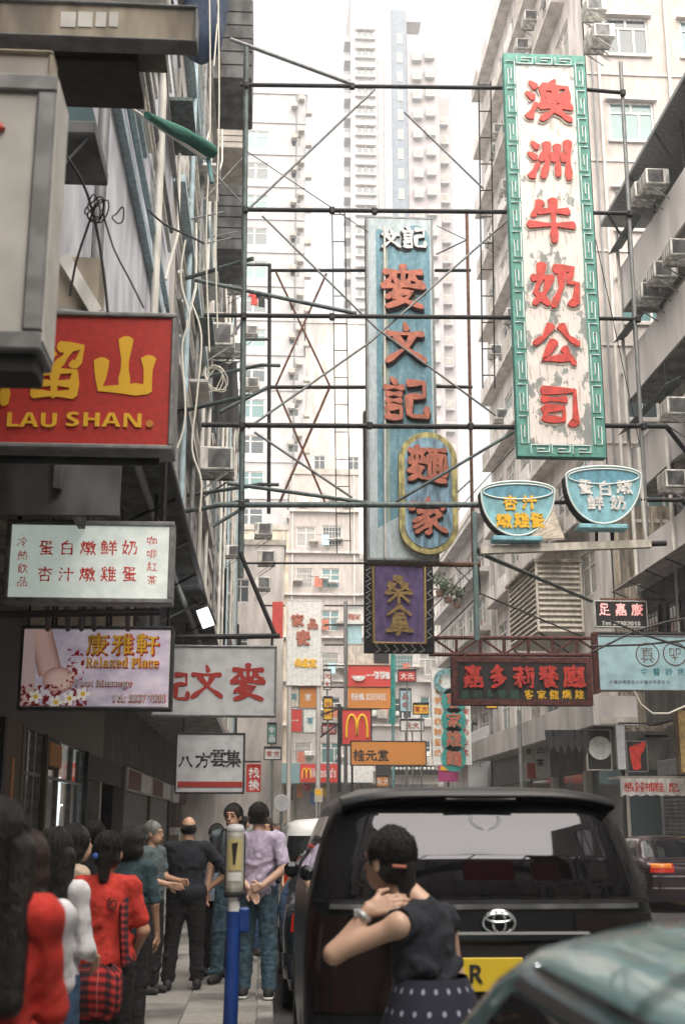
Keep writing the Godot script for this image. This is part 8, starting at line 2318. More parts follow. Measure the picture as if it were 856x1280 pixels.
	t = person(Vector3(-0.95, PV, -9.3), away - 0.15, "woman with a big black bob in dark teal and black trousers", {"h": 1.48, "fem": true, "top": "cloth_teal", "sleeve": 0.9, "hair": "bob", "legs": "cloth_black", "slim": 0.85, "le": Vector3(0.21, 1.12, 0.0), "lw": Vector3(0.15, 1.05, 0.22), "leg_hem": 0.14})
	t = person(Vector3(-1.28, PV, -9.8), away - 0.3, "tall person with cropped black hair behind the red T-shirt", {"h": 1.52, "top": "cloth_black", "sleeve": 0.6, "hair": "short", "legs": "cloth_black"})
	t = person(Vector3(-1.62, PV, -8.6), away - 0.2, "dark-haired person deep in the queue near the glass front", {"h": 1.5, "fem": true, "top": "cloth_teal", "sleeve": 0.6, "hair": "bob", "legs": "cloth_black"})
	t = person(Vector3(-1.05, PV, -12.2), 1.2, "grey-haired older man in profile behind the black bob", {"h": 1.53, "top": "cloth_grey", "sleeve": 0.6, "hair": "short", "hairmat": "hair_grey", "legs": "cloth_black", "re": Vector3(-0.22, 1.13, 0.05), "rw": Vector3(-0.16, 1.08, 0.27), "le": Vector3(0.22, 1.13, 0.05), "lw": Vector3(0.14, 1.1, 0.27)})
	t = person(Vector3(-0.73, PV, -12.45), away + 0.1, "balding man in a navy polo shirt with a hand on his hip", {"h": 1.58, "fat": 1.24, "cell": 0.014, "top": "cloth_navy", "sleeve": 0.85, "hem": 0.84, "hair": "bald", "legs": "cloth_black", "re": Vector3(-0.43, 1.14, -0.02), "rw": Vector3(-0.24, 0.99, 0.03), "rfd": Vector3(0.6, -0.6, 0.3), "le": Vector3(0.25, 1.12, 0.04), "lw": Vector3(0.2, 1.05, 0.26), "lf": Vector3(0.17, 0.075, 0.0), "rf": Vector3(-0.13, 0.075, 0.02), "shoes": "near_black"})
	t = person(Vector3(-0.5, PV, -13.6), 0.12, "woman facing the viewer in a pale blue flared top", {"h": 1.5, "fem": true, "face": true, "cell": 0.014, "top": "cloth_paleblue", "sleeve": 0.0, "hem": 0.84, "loose": 0.03, "hair": "tied", "legs": "cloth_black", "slim": 0.85, "skin": "skin_pale", "lf": Vector3(0.1, 0.075, 0.08)})
	rings = []
	for i in 5:
		var v := i / 4.0
		var ring := []
		for j in 24:
			var a := TAU * j / 24.0
			var r := 1.0 + 0.22 * v + 0.05 * v * sin(a * 8)
			ring.append(Vector3(cos(a) * 0.165 * r, 1.04 - 0.2 * v, sin(a) * 0.125 * r))
		rings.append(ring)
	place(t, "peplum", wrapped(rings, 1, 1).mesh(), M["cloth_paleblue"])
	t = person(Vector3(-0.3, PV, -13.0), -0.35, "man facing the viewer in a grey T-shirt with backpack straps", {"h": 1.7, "face": true, "cell": 0.014, "top": "cloth_grey", "sleeve": 0.7, "hair": "short", "legs": "jeans_teal", "skin": "skin", "head": Vector3(-0.01, 0, 0.01), "rf": Vector3(-0.12, 0.075, 0.1)})
	for s in [-1.0, 1.0]:
		b = MB.new()
		b.tube([Vector3(s * 0.1, 1.455, -0.06), Vector3(s * 0.115, 1.44, 0.03), Vector3(s * 0.12, 1.33, 0.125), Vector3(s * 0.14, 1.15, 0.13), Vector3(s * 0.17, 1.05, 0.04)], 0.022, 6)
		part(t, "backpack_strap", b, M["cloth_black"])
	b = MB.new()
	flesh(b, [[1, Vector3(0, 1.22, -0.19), Vector3(0.16, 0.22, 0.09)]], 0.02, 0.02)
	part(t, "backpack", b, M["cloth_black"])
	t = person(Vector3(-0.05, PV, -11.8), away - 0.12, "man in a lavender T-shirt and jeans with hands clasped behind him", {"h": 1.69, "cell": 0.013, "top": "cloth_lavender", "sleeve": 0.8, "hem": 0.83, "hair": "short", "legs": "jeans_teal", "sole": true, "shoes": "near_black", "le": Vector3(0.25, 1.13, -0.12), "lw": Vector3(0.05, 0.96, -0.2), "lfd": Vector3(-0.5, -0.7, 0.0), "lfn": Vector3(0, 0, -1), "re": Vector3(-0.26, 1.13, -0.12), "rw": Vector3(-0.07, 0.98, -0.22), "rfd": Vector3(0.8, -0.2, 0.0), "rfn": Vector3(0, 0, 1), "skin": "skin_pale", "lf": Vector3(0.12, 0.075, 0.02), "rf": Vector3(-0.12, 0.075, -0.03), "folds": 12})
	t = person(Vector3(0.02, PV, -15.6), 0.2, "person in dark blue jeans mostly hidden behind the lavender T-shirt", {"h": 1.58, "top": "cloth_navy", "sleeve": 0.6, "hair": "bob", "hairmat": "hair_brown", "legs": "jeans", "fem": true})
	for q in [[322, 30.0, "cloth_red2", "distant pedestrian in red near the money exchange sign"], [336, 33.0, "cloth_black", "distant pedestrian in black behind the round traffic sign"], [306, 26.0, "cloth_beige", "distant pedestrian in beige beneath the black-lettered lightbox"]]:
		var c := W(q[0], 1030, q[1])
		person(Vector3(c.x, PV if c.x < 0.1 else 0.0, c.z), 0.3 + q[1], q[3], {"h": 1.66, "cell": 0.026, "top": q[2], "hands": false, "strands": 0, "fine": 0.025, "hair": "bob" if q[1] < 31 else "short", "legs": "cloth_black", "fem": q[1] < 31, "group": "distant pedestrians"})
	var crowd := [[349, 50.0, "cloth_paleblue", "pale blue shirt"], [358, 58.0, "cloth_beige", "beige shirt"], [343, 62.0, "cloth_red2", "red shirt"], [363, 66.0, "cloth_black", "black shirt"]]
	for q in crowd:
		var c := W(q[0], 1030, q[1])
		person(Vector3(c.x, 0.0, c.z), q[1], "tiny figure in a %s crossing near the street end" % q[3], {"h": 1.68, "cell": 0.035, "top": q[2], "hands": false, "strands": 0, "fine": 0.03, "legs": ["cloth_black", "jeans", "cloth_beige"][int(q[1]) % 3], "group": "distant pedestrians"})
	# the woman behind the car, hand at her nape
	t = person(Vector3(0.635, 0.0, -4.85), -PI / 2 - 0.75, "woman with her hand at her nape in a dark sleeveless top and dotted skirt", {"h": 1.64, "fem": true, "cell": 0.012, "hcell": 0.0045, "fat": 0.94, "top": "cloth_navy", "tank": true, "neckline": 0.055, "strands": 240, "sleeve": 0.0, "hem": 1.1, "hair": "tied", "skin": "skin_pale", "lean": Vector3(0, -0.05, 0.05), "head": Vector3(0.03, 0.03, 0.13), "le": Vector3(0.27, 1.225, 0.27), "lw": Vector3(0.185, 1.39, 0.165), "lfd": Vector3(-0.6, 0.22, -0.75), "lfn": Vector3(-0.4, -0.3, 0.6), "curl": 0.45, "re": Vector3(-0.22, 1.12, 0.05), "rw": Vector3(-0.17, 0.98, 0.2), "legs": "cloth_black", "leg_hem": 0.5, "shoes": "near_black", "group": "people on the carriageway"})
	rings = []
	for i in 12:
		var v := i / 11.0
		var ring := []
		for j in 48:
			var a := TAU * j / 48.0
			var r := 0.15 + 0.19 * pow(v, 0.8)
			var fo := 1.0 + 0.07 * v * sin(a * 9.0 + 0.6 * sin(a * 2))
			ring.append(Vector3(cos(a) * r * fo, 1.14 - 0.6 * v, sin(a) * r * 0.85 * fo))
		rings.append(ring)
	place(t, "skirt", wrapped(rings, 1.25, 1.0).mesh(), M["polka"])
	b = MB.new()
	b.lathe([Vector2(0.033, -0.012), Vector2(0.037, 0.0), Vector2(0.033, 0.012)], 16, Vector3(0.197, 1.366, 0.181), Basis(Quaternion(Vector3.UP, (Vector3(0.185, 1.39, 0.165) - Vector3(0.27, 1.225, 0.27)).normalized())))
	b.box(Vector3(0.23, 1.376, 0.19), Vector3(0.03, 0.03, 0.01), 0.003)
	part(t, "wristwatch", b, M["alu"])
	b = MB.new()
	b.tube([Vector3(0.105, 1.55, 0.11), Vector3(0.09, 1.548, 0.085), Vector3(0.07, 1.546, 0.07)], 0.008, 6)
	part(t, "hair_clip", b, M["letter_coral"])

# ---------------------------------------------------------------- vehicles: stacked plan outlines. row = [y, half width, rear z, front z, corner radius]; forward is -z
func plan(rows: Array, y: float, t: float, bow := 0.05) -> Vector3:
	var k := 0
	while k < rows.size() - 2 and rows[k + 1][0] < y: k += 1
	var u := clampf((y - rows[k][0]) / maxf(rows[k + 1][0] - rows[k][0], 1e-5), 0, 1)
	var w: float = lerpf(rows[k][1], rows[k + 1][1], u)
	var zr: float = lerpf(rows[k][2], rows[k + 1][2], u)
	var zf: float = lerpf(rows[k][3], rows[k + 1][3], u)
	var c: float = lerpf(rows[k][4], rows[k + 1][4], u)
	t = fposmod(t, 8.0)
	var s := int(t); var f := t - s
	var x := 0.0; var z := 0.0
	var a := f * PI / 2
	match s:
		0: x = lerpf(-w + c, w - c, f); z = zr
		1: x = w - c + sin(a) * c; z = zr - c + cos(a) * c
		2: x = w; z = lerpf(zr - c, zf + c, f)
		3: x = w - c + cos(a) * c; z = zf + c - sin(a) * c
		4: x = lerpf(w - c, -w + c, f); z = zf
		5: x = -w + c - sin(a) * c; z = zf + c - cos(a) * c
		6: x = -w; z = lerpf(zf + c, zr - c, f)
		7: x = -w + c - cos(a) * c; z = zr - c + sin(a) * c
	var q := 1.0 - pow(absf(x) / maxf(w, 0.01), 2.0)
	if z > (zr + zf) / 2: z -= bow * (1.0 - q)
	else: z += bow * 2.0 * (1.0 - q)
	return Vector3(x, y, z)

func shell(rows: Array, ys: Array, bow := 0.05) -> MB:
	var b := MB.new()
	var rings := []
	for y in ys:
		var ring := []
		for s in 8:
			var n := 8 if s % 4 != 2 else 14
			for k in n: ring.append(plan(rows, y, s + float(k) / n, bow))
		rings.append(ring)
	b.loft(rings, true, true, true)
	return b

# a panel that follows the shell, standing off by a few millimetres
func panel(rows: Array, y0: float, y1: float, t0: float, t1: float, off: float, ny := 6, nt := 16, bow := 0.05) -> MB:
	var b := MB.new()
	var g := []
	var nr := []
	for i in ny + 1:
		var row := []
		var nn := []
		for j in nt + 1:
			var y := lerpf(y0, y1, float(i) / ny); var t := lerpf(t0, t1, float(j) / nt)
			var p := plan(rows, y, t, bow)
			var n := (plan(rows, y, t + 0.02, bow) - plan(rows, y, t - 0.02, bow)).cross(plan(rows, y + 0.01, t, bow) - plan(rows, y - 0.01, t, bow)).normalized()
			if n.dot(Vector3(p.x, 0, p.z - (rows[0][2] + rows[0][3]) * 0.5)) < 0: n = -n
			row.append(p + n * off); nn.append(n)
		g.append(row); nr.append(nn)
	for i in ny:
		for j in nt:
			b.tri(g[i][j], g[i][j + 1], g[i + 1][j + 1], nr[i][j], nr[i][j + 1], nr[i + 1][j + 1])
			b.tri(g[i][j], g[i + 1][j + 1], g[i + 1][j], nr[i][j], nr[i + 1][j + 1], nr[i + 1][j])
	return b

func wheel(t: Node3D, x: float, z: float, r: float, side: float) -> void:
	var b := MB.new()
	var tn := Basis(Vector3.FORWARD, PI / 2)
	b.lathe([Vector2(r * 0.64, 0.1), Vector2(r * 0.9, 0.1), Vector2(r, 0.06), Vector2(r, -0.06), Vector2(r * 0.9, -0.1), Vector2(r * 0.64, -0.1), Vector2(r * 0.64, 0.1)], 24, Vector3.ZERO, tn)
	var o := place(t, "wheel", b.mesh(), M["near_black"], Transform3D(Basis.IDENTITY, Vector3(x, r, z)))
	b = MB.new()
	b.lathe([Vector2(0.0, 0.07), Vector2(r * 0.18, 0.07), Vector2(r * 0.22, 0.05), Vector2(r * 0.55, 0.06), Vector2(r * 0.65, 0.1)], 20, Vector3.ZERO, tn * Basis(Vector3.RIGHT, 0.0 if side < 0 else PI))
	place(o, "rim", b.mesh(), M["alu"])

func car(called: String, label: String, cat: String, at: Vector3, turn: float, rows: Array, ys: Array, paint: Material, o: Dictionary) -> Node3D:
	var t := thing(called, label, cat, at, o.get("group", "vehicles on the street"), turn)
	part(t, "body", shell(rows, ys), paint)
	var gl: Material = M[o.get("glass", "car_glass")]
	var gy: Vector2 = o.glass_y
	part(t, "rear_window", panel(rows, gy.x, gy.y, o.get("rg", Vector2(-0.55, 1.55)).x, o.get("rg", Vector2(-0.55, 1.55)).y, 0.005, 8, 26), gl)
	part(t, "windscreen", panel(rows, gy.x, gy.y, 3.5, 5.5, 0.005, 6, 20), gl)
	for s in [[2.06, 2.32], [2.35, 2.62], [2.65, 2.92], [6.08, 6.35], [6.38, 6.65], [6.68, 6.94]]:
		part(t, "side_window", panel(rows, gy.x + 0.01, gy.y - 0.01, s[0], s[1], 0.005, 4, 8), gl)
	var rt: float = rows[0][2]
	for s in [-1.0, 1.0]:
		for z in o.wheels: wheel(t, s * (rows[1][1] - 0.11), z, o.get("wr", 0.31), s)
		for z in o.wheels:
			var b := MB.new()
			b.lathe([Vector2(0.0, 0.004), Vector2(o.get("wr", 0.31) + 0.06, 0.004), Vector2(o.get("wr", 0.31) + 0.06, 0.0)], 24, Vector3(s * (rows[1][1] + 0.0), o.get("wr", 0.31), z), Basis(Vector3.FORWARD, s * PI / 2))
			part(t, "wheel_arch", b, M["near_black"])
	var ly: Vector2 = o.get("light_y", Vector2(0.7, 0.86))
	for s in [[0.82, 1.55], [-0.55, 0.18]]:
		part(t, "tail_light", panel(rows, ly.x, ly.y, s[0], s[1], 0.012, 4, 10), M[o.get("light", "tail_red")])
	for s in [[3.6, 4.15], [4.85, 5.4]]:
		part(t, "headlight", panel(rows, ly.x, ly.y, s[0], s[1], 0.012, 4, 10), M["lightbox_grey"])
	part(t, "bumper", panel(rows, rows[0][0] + 0.1, rows[0][0] + 0.32, -0.9, 1.9, 0.03, 4, 24), o.get("bumper", paint))
	for s in [-1.0, 1.0]:
		var b := MB.new()
		b.box(Vector3(s * (rows[2][1] + 0.03), gy.x + 0.03, o.get("mirror_z", rows[0][3] + 1.3)), Vector3(0.11, 0.11, 0.08), 0.03)
		part(t, "wing_mirror", b, paint)
	return t

func cars() -> void:
	var bp := mat("paint_black", Color(0.007, 0.009, 0.011), 0.3)
	bp.metallic_specular = 0.42
	var tp := mat("paint_teal", Color(0.13, 0.31, 0.33), 0.3, "", Vector3.ONE, 0.55)
	tp.clearcoat_enabled = true; tp.clearcoat = 1.0; tp.clearcoat_roughness = 0.04
	var dp := mat("paint_dark", Color(0.018, 0.022, 0.03), 0.25)
	dp.clearcoat_enabled = true; dp.clearcoat = 1.0; dp.clearcoat_roughness = 0.03
	var mp := mat("paint_maroon", Color(0.02, 0.010, 0.016), 0.25)
	mp.clearcoat_enabled = true; mp.clearcoat = 1.0; mp.clearcoat_roughness = 0.03
	var wp := mat("paint_white", Color(0.60, 0.62, 0.62), 0.3)
	wp.clearcoat_enabled = true; wp.clearcoat = 1.0
	mat("car_glass", Color(0.05, 0.055, 0.06), 0.03, "", Vector3.ONE, 0.75)
	mat("tint_glass", Color(0.043, 0.043, 0.048), 0.025, "", Vector3.ONE, 0.92)
	mat("dark_glass", Color(0.012, 0.012, 0.014), 0.03)
	mat("tail_red", Color(0.45, 0.02, 0.01), 0.15)
	mat("tail_orange", Color(0.70, 0.20, 0.02), 0.15)
	mat("tail_dark", Color(0.012, 0.008, 0.008), 0.12)
	mat("tail_clear", Color(0.22, 0.21, 0.22), 0.1, "", Vector3.ONE, 0.5)
	mat("chrome", Color(0.75, 0.75, 0.76), 0.08, "", Vector3.ONE, 1.0)
	mat("plate_yellow", Color(0.72, 0.52, 0.03), 0.5)
	# ---- black people carrier
	var rows := [[0.22, 0.84, -0.02, -4.55, 0.16], [0.42, 0.885, 0.0, -4.62, 0.2], [0.75, 0.89, -0.01, -4.62, 0.2], [1.0, 0.888, -0.03, -4.5, 0.2], [1.18, 0.88, -0.05, -4.15, 0.2], [1.26, 0.868, -0.06, -3.75, 0.2], [1.36, 0.846, -0.078, -3.55, 0.2], [1.48, 0.817, -0.112, -3.3, 0.2], [1.62, 0.775, -0.165, -2.95, 0.2], [1.74, 0.725, -0.225, -2.7, 0.2], [1.80, 0.675, -0.36, -2.55, 0.2], [1.835, 0.58, -0.5, -2.4, 0.2], [1.85, 0.42, -0.75, -2.1, 0.2], [1.855, 0.2, -1.1, -1.7, 0.15]]
	var ys := []
	for r in rows: ys.append(r[0])
	for y in [0.32, 0.58, 0.88, 1.09, 1.36, 1.54, 1.68]: ys.append(y)
	ys.sort()
	var t := car("people_carrier", "black people carrier parked at the kerb, seen from behind", "car", Vector3(1.09, 0, -6.2), -0.012, rows, ys, bp, {"glass": "dark_glass", "glass_y": Vector2(1.29, 1.70), "rg": Vector2(-0.7, 1.7), "wheels": [-0.85, -3.75], "wr": 0.33, "light_y": Vector2(0.78, 1.22), "light": "tail_dark", "mirror_z": -3.4})
	# mirror-tinted main pane of the tailgate
	part(t, "rear_pane", panel(rows, 1.31, 1.685, -0.06, 1.25, 0.012, 10, 30), M["tint_glass"])
	# roof spoiler
	var b := MB.new()
	var rings := []
	for k in 17:
		var u := k / 16.0
		var x := lerpf(-0.70, 0.70, u)
		var dr := 0.05 * pow(absf(x) / 0.7, 4.0); var bk := 0.06 * pow(absf(x) / 0.7, 2.0)
		rings.append([Vector3(x, 1.825 - dr, -0.62), Vector3(x, 1.838 - dr, -0.4), Vector3(x, 1.822 - dr, -0.2 - bk), Vector3(x, 1.795 - dr, -0.145 - bk), Vector3(x, 1.775 - dr, -0.16 - bk), Vector3(x, 1.76 - dr, -0.3), Vector3(x, 1.74 - dr, -0.5)])
	b.loft(rings, true, true, true)
	part(t, "spoiler", b, bp)
	b = MB.new()
	b.box(Vector3(0, 1.768, -0.152), Vector3(0.36, 0.018, 0.012), 0.004)
	part(t, "brake_light", b, M["tail_dark"])
	part(t, "chrome_strip", panel(rows, 1.245, 1.268, -0.3, 1.3, 0.012, 1, 30), M["shutter"])
	part(t, "window_surround", panel(rows, 1.27, 1.288, -0.75, 1.75, 0.008, 1, 30), M["steel_dark"])
	for s in [-0.42, 1.42]: part(t, "tailgate_seam", panel(rows, 0.5, 1.27, s - 0.012, s + 0.012, 0.004, 14, 1), M["black"])
	part(t, "tailgate_seam", panel(rows, 0.485, 0.5, -0.42, 1.42, 0.033, 1, 24), M["black"])
	for s in [-1.0, 1.0]:
		b = MB.new()
		b.box(plan(rows, 0.62, 0.5 + s * 0.62) + Vector3(0, 0, 0.03), Vector3(0.14, 0.045, 0.02), 0.01)
		part(t, "reflector", b, M["tail_red"])
	# emblem: three interlaced ovals
	var em := Node3D.new()
	em.name = "emblem"
	var ec := plan(rows, 1.185, 0.5) + Vector3(0.055, 0, 0.016)
	for q in [[0.078, 0.054, 0.0, 0.0095], [0.03, 0.05, 0.002, 0.0075], [0.062, 0.02, 0.022, 0.0075]]:
		b = MB.new()
		var pts := []
		for k in 33:
			var a := TAU * k / 32.0
			pts.append(Vector3(cos(a) * q[0], sin(a) * q[1] + q[2], 0.006 * (1 if q[3] < 0.009 else 0)))
		b.tube(pts, q[3], 8)
		var ob := place(em, "emblem_ring", b.mesh(), M["chrome"])
	t.add_child(em, true)
	em.position = ec
	# plate in its recess
	b = MB.new()
	var pc := plan(rows, 0.94, 0.5)
	b.box(pc + Vector3(0, 0.02, -0.002), Vector3(0.95, 0.26, 0.02), 0.008)
	part(t, "plate_recess", b, M["black"])
	b = MB.new()
	b.box(pc + Vector3(0.01, 0.01, 0.018), Vector3(0.3, 0.155, 0.012), 0.004)
	var pt := part(t, "number_plate", b, M["plate_yellow"])
	var f := SystemFont.new()
	f.font_names = PackedStringArray(["Droid Sans"]); f.font_weight = 700
	for q in [["R", -0.075, 0.0]]:
		var tm := TextMesh.new()
		tm.text = q[0]; tm.font = f; tm.font_size = 40; tm.pixel_size = 0.0028; tm.depth = 0.006
		place(pt, "plate_character", tm, M["letter_black"], Transform3D(Basis.IDENTITY, pc + Vector3(q[1], 0.015, 0.027)))
	b = MB.new()
	b.box(pc + Vector3(0, 0.18, 0.014), Vector3(1.0, 0.05, 0.03), 0.012)
	part(t, "handle_strip", b, bp)
	# leafy wreath sticker on the glass: white tubes
	for s in [-1.0, 1.0]:
		for k in 6:
			b = MB.new()
			var a: float = -PI / 2 + s * (0.25 + 0.28 * k)
			var c := plan(rows, 1.645 + 0.05 * sin(a) + 0.03, 0.5 + 0.02) + Vector3(0.0 + cos(a) * 0.075, 0, 0.016)
			b.box(c, Vector3(0.012, 0.03, 0.003), 0.001, Basis(Vector3.BACK, a + s * 0.6))
			part(t, "wreath_leaf", b, M["lightbox_grey"])
	# ---- teal car beside the viewer
	rows = [[0.2, 0.78, 0.1, -4.2, 0.25], [0.4, 0.84, 0.12, -4.28, 0.3], [0.7, 0.85, 0.1, -4.25, 0.35], [0.86, 0.835, 0.05, -4.05, 0.4], [0.95, 0.815, -0.02, -3.75, 0.4], [1.0, 0.80, -0.12, -3.45, 0.36], [1.2, 0.735, -0.38, -3.05, 0.3], [1.36, 0.675, -0.62, -2.72, 0.27], [1.43, 0.625, -0.78, -2.56, 0.27], [1.475, 0.53, -0.95, -2.4, 0.3], [1.5, 0.40, -1.15, -2.2, 0.28], [1.512, 0.22, -1.4, -1.95, 0.18]]
	ys = []
	for r in rows: ys.append(r[0])
	for y in [0.3, 0.55, 0.79, 0.91, 0.975, 1.1, 1.28, 1.40, 1.455]: ys.append(y)
	ys.sort()
	t = car("hatchback", "metallic teal hatchback filling the lower corner, roof and side glass showing", "car", Vector3(1.10, 0.005, 0.0), 0.0, rows, ys, tp, {"glass": "dark_glass", "glass_y": Vector2(1.03, 1.375), "wheels": [-0.75, -3.4], "wr": 0.29, "mirror_z": -3.0})
	for s in [[2.04, 2.94], [6.06, 6.96]]:
		part(t, "window_trim", panel(rows, 1.372, 1.388, s[0], s[1], 0.009, 1, 24), M["near_black"])
		part(t, "window_trim", panel(rows, 1.008, 1.028, s[0], s[1], 0.009, 1, 24), M["chrome"])
		part(t, "roof_gutter", panel(rows, 1.405, 1.414, s[0], s[1], 0.006, 1, 24), M["near_black"])
	part(t, "red_glass_patch", panel(rows, 1.08, 1.16, 6.5, 6.62, 0.008, 2, 4), M["letter_red"])  # small red patch laid on the outside of the side glass
	# ---- cars ahead in the row
	var sedan := [[0.2, 0.78, -0.02, -4.3, 0.2], [0.42, 0.83, 0.0, -4.38, 0.28], [0.7, 0.84, -0.01, -4.36, 0.3], [0.88, 0.82, -0.05, -4.2, 0.3], [0.95, 0.80, -0.3, -3.6, 0.3], [1.0, 0.78, -0.55, -3.3, 0.3], [1.2, 0.70, -0.85, -2.9, 0.28], [1.34, 0.63, -1.1, -2.6, 0.25], [1.40, 0.54, -1.3, -2.4, 0.25], [1.42, 0.36, -1.5, -2.2, 0.25], [1.43, 0.16, -1.75, -2.0, 0.12]]
	var sy := []
	for r in sedan: sy.append(r[0])
	for y in [0.3, 0.55, 0.8, 0.97, 1.1, 1.27]: sy.append(y)
	sy.sort()
	car("sedan", "dark sedan parked ahead of the black people carrier", "car", Vector3(1.03, 0, -11.6), 0.0, sedan, sy, dp, {"glass_y": Vector2(1.02, 1.32), "wheels": [-0.8, -3.5]})
	var van := [[0.25, 0.80, -0.02, -4.6, 0.15], [0.45, 0.84, 0.0, -4.65, 0.2], [0.9, 0.85, -0.01, -4.6, 0.2], [1.1, 0.845, -0.02, -4.3, 0.2], [1.2, 0.835, -0.04, -4.1, 0.2], [1.7, 0.76, -0.1, -3.7, 0.18], [1.84, 0.70, -0.16, -3.5, 0.18], [1.9, 0.56, -0.3, -3.3, 0.2], [1.92, 0.3, -0.6, -3.0, 0.2]]
	var vy := []
	for r in van: vy.append(r[0])
	for y in [0.65, 1.0, 1.35, 1.52, 1.78]: vy.append(y)
	vy.sort()
	t = car("van", "white-roofed van parked beyond the dark sedan", "van", Vector3(1.06, 0, -17.2), 0.0, van, vy, wp, {"glass_y": Vector2(1.22, 1.66), "wheels": [-0.9, -3.7], "light_y": Vector2(0.8, 1.15)})
	t.scale = Vector3(1, 0.9, 1)
	car("sedan", "second dark sedan far along the near kerb", "car", Vector3(1.03, 0, -23.4), 0.0, sedan, sy, bp, {"glass_y": Vector2(1.02, 1.32), "wheels": [-0.8, -3.5]})
	# ---- far kerb
	t = car("sedan", "dark maroon sedan with orange and red tail lights at the far kerb", "car", Vector3(8.22, 0, -24.2), 0.0, sedan, sy, mp, {"glass_y": Vector2(1.02, 1.32), "wheels": [-0.8, -3.5], "light_y": Vector2(0.74, 0.9)})
	for s in [[0.86, 1.5], [-0.5, 0.14]]: part(t, "indicator", panel(sedan, 0.825, 0.895, s[0], s[1], 0.018, 2, 8), M["tail_orange"])
	part(t, "chrome_strip", panel(sedan, 0.66, 0.69, -0.8, 1.8, 0.01, 1, 24), M["chrome"])
	part(t, "chrome_strip", panel(sedan, 0.44, 0.47, -0.8, 1.8, 0.036, 1, 24), M["chrome"])
	car("sedan", "silver-grey sedan in front of the maroon one at the far kerb", "car", Vector3(8.25, 0, -30.2), 0.0, sedan, sy, mat("paint_silver", Color(0.35, 0.36, 0.36), 0.3, "", Vector3.ONE, 0.5), {"glass_y": Vector2(1.02, 1.32), "wheels": [-0.8, -3.5]})

func street_furniture() -> void:
	# ---- parking meter on a blue post
	var d := 7.6
	var at := Vector3(W(288, 1200, d).x, 0.135, -d)
	var t := thing("parking_meter", "cream and yellow parking meter on a blue post at the kerb", "parking meter", at)
	var b := MB.new()
	b.tube([Vector3.ZERO, Vector3(0.01, 0.55, 0), Vector3(0.015, 1.02, 0)], 0.045, 14, 0.04)
	part(t, "post", b, mat("post_blue", Color(0.018, 0.06, 0.27), 0.35, "blotch", Vector3(4, 1, 4)))
	b = MB.new()
	b.box(Vector3(0.075, 0.97, 0), Vector3(0.06, 0.14, 0.06), 0.01)
	part(t, "lock_box", b, M["post_blue"])
	b = MB.new()
	b.tube([Vector3(0.015, 1.02, 0), Vector3(0.015, 1.13, 0)], 0.036, 14)
	part(t, "collar", b, M["lightbox"])
	b = MB.new()
	b.lathe([Vector2(0.0, 1.13), Vector2(0.052, 1.13), Vector2(0.056, 1.15), Vector2(0.056, 1.45), Vector2(0.052, 1.475), Vector2(0.042, 1.495), Vector2(0.0, 1.505)], 20, Vector3(0.015, 0, 0))
	part(t, "housing", b, mat("meter_cream", Color(0.52, 0.51, 0.45), 0.45, "blotch", Vector3(5, 3, 5)))
	for s in [[1.19, 1.24, "lightbox"], [1.25, 1.43, "meter_yellow"]]:
		mat("meter_yellow", Color(0.52, 0.45, 0.20), 0.45)
		b = MB.new()
		for k in 7:
			var a0 := PI / 2 - 0.75 + 1.5 * k / 7.0; var a1 := PI / 2 - 0.75 + 1.5 * (k + 1) / 7.0
			b.quad(Vector3(0.015 + cos(a0) * 0.0585, s[0], sin(a0) * 0.0585), Vector3(0.015 + cos(a1) * 0.0585, s[0], sin(a1) * 0.0585), Vector3(0.015 + cos(a1) * 0.0585, s[1], sin(a1) * 0.0585), Vector3(0.015 + cos(a0) * 0.0585, s[1], sin(a0) * 0.0585), Vector3(0, 0, 1))
		part(t, "plate", b, M[s[2]])
	b = MB.new()
	b.prism(PackedVector2Array([Vector2(-0.016, 0.06), Vector2(0.02, 0.065), Vector2(0.006, -0.06), Vector2(-0.006, -0.06)]), 0.056, 0.0625, Transform3D(Basis.IDENTITY, Vector3(0.012, 1.345, 0)))
	part(t, "warning_mark", b, M["black"])
	b = MB.new()
	b.lathe([Vector2(0.06, 1.1), Vector2(0.063, 1.115), Vector2(0.06, 1.13)], 20, Vector3(0.015, 0, 0))
	b.box(Vector3(0.015, 1.115, 0), Vector3(0.11, 0.02, 0.08), 0.006)
	part(t, "base_ring", b, M["near_black"])
	for s in [-1.0, 1.0]:
		b = MB.new()
		b.box(Vector3(0.015 + s * 0.056, 1.3, 0), Vector3(0.01, 0.32, 0.04), 0.004)
		part(t, "side_rail", b, M["near_black"])
	b = MB.new()
	b.lathe([Vector2(0.0, 1.515), Vector2(0.042, 1.51), Vector2(0.053, 1.49), Vector2(0.055, 1.475)], 20, Vector3(0.015, 0, 0))
	part(t, "cap", b, M["lightbox_grey"])

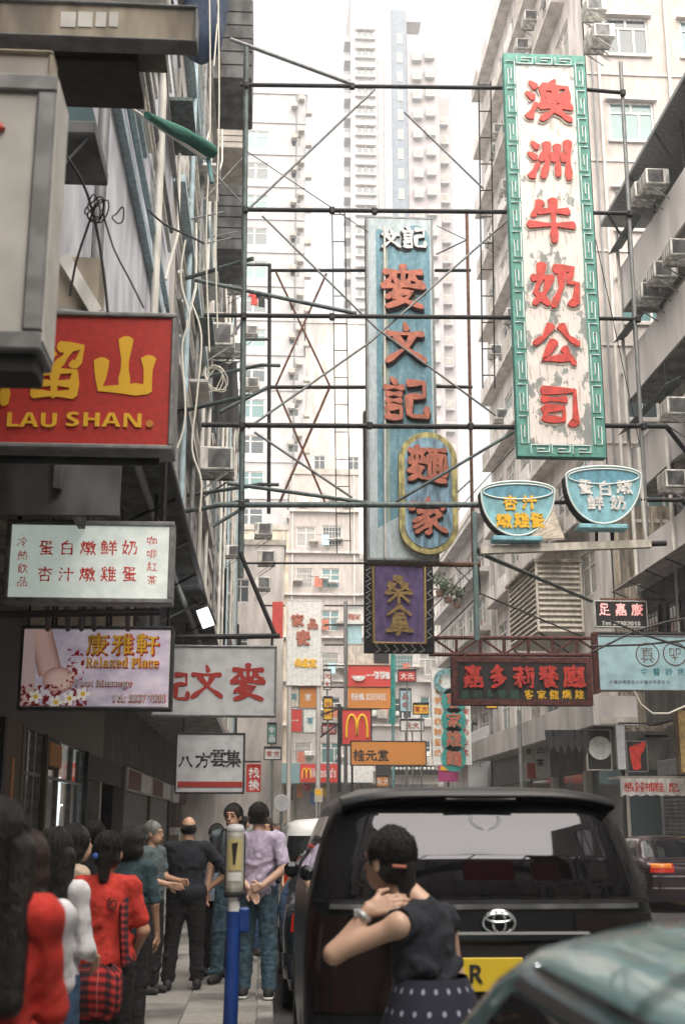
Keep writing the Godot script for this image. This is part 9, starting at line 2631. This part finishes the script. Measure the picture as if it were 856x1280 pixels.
func _ready() -> void:
	# ---- camera
	var pitch := atan(390.0 / FOCAL)
	var yaw := atan(98.0 / sqrt(FOCAL * FOCAL + 390.0 * 390.0))
	cam_basis = Basis.from_euler(Vector3(pitch, -yaw, 0))
	var cam := Camera3D.new()
	cam.name = "camera"
	add_child(cam)
	cam.transform = Transform3D(cam_basis, EYE)
	var at := CameraAttributesPhysical.new()
	at.frustum_focal_length = 35.0 * FOCAL / 1280.0
	at.frustum_focus_distance = 19.0
	at.frustum_near = 0.1
	at.frustum_far = 900.0
	at.exposure_aperture = 3.2
	cam.attributes = at
	cam.keep_aspect = Camera3D.KEEP_HEIGHT
	cam.fov = rad_to_deg(2.0 * atan(640.0 / FOCAL))
	cam.far = 900.0
	cam.current = true
	# ---- white overcast sky, soft high sun, thin haze
	var sky := ProceduralSkyMaterial.new()
	sky.sky_top_color = Color(0.925, 0.93, 0.945)
	sky.sky_horizon_color = Color(0.93, 0.925, 0.935)
	sky.ground_horizon_color = Color(0.5, 0.49, 0.48)
	sky.ground_bottom_color = Color(0.3, 0.3, 0.3)
	sky.sky_energy_multiplier = SKY
	sky.ground_energy_multiplier = SKY
	var env := Environment.new()
	env.background_mode = Environment.BG_SKY
	env.sky = Sky.new()
	env.sky.sky_material = sky
	env.tonemap_mode = Environment.TONE_MAPPER_LINEAR
	env.tonemap_exposure = EXPOSURE
	env.sdfgi_enabled = true
	env.ssao_enabled = true
	env.ssil_enabled = true
	env.fog_enabled = true
	env.fog_density = 0.0013
	env.fog_light_color = Color(0.95, 0.955, 0.97)
	var we := WorldEnvironment.new()
	we.name = "environment"
	we.environment = env
	add_child(we)
	var sun := DirectionalLight3D.new()
	sun.name = "sun"
	sun.light_energy = SUN
	sun.light_angular_distance = 76.0
	sun.light_color = Color(1.0, 0.965, 0.925)
	sun.shadow_enabled = true
	sun.rotation_degrees = Vector3(-58, 10, 0)
	add_child(sun)
	materials()
	setting()
	left_side()
	right_side()
	far_side()
	behind_camera()
	print("buildings ", Time.get_ticks_msec())
	big_signs()
	trusses()
	near_signs()
	far_signs()
	print("signs ", Time.get_ticks_msec())
	cars()
	street_furniture()
	people()
	print("people ", Time.get_ticks_msec())

const SKY := 0.45
const EXPOSURE := 6.3
const SUN := 0.5
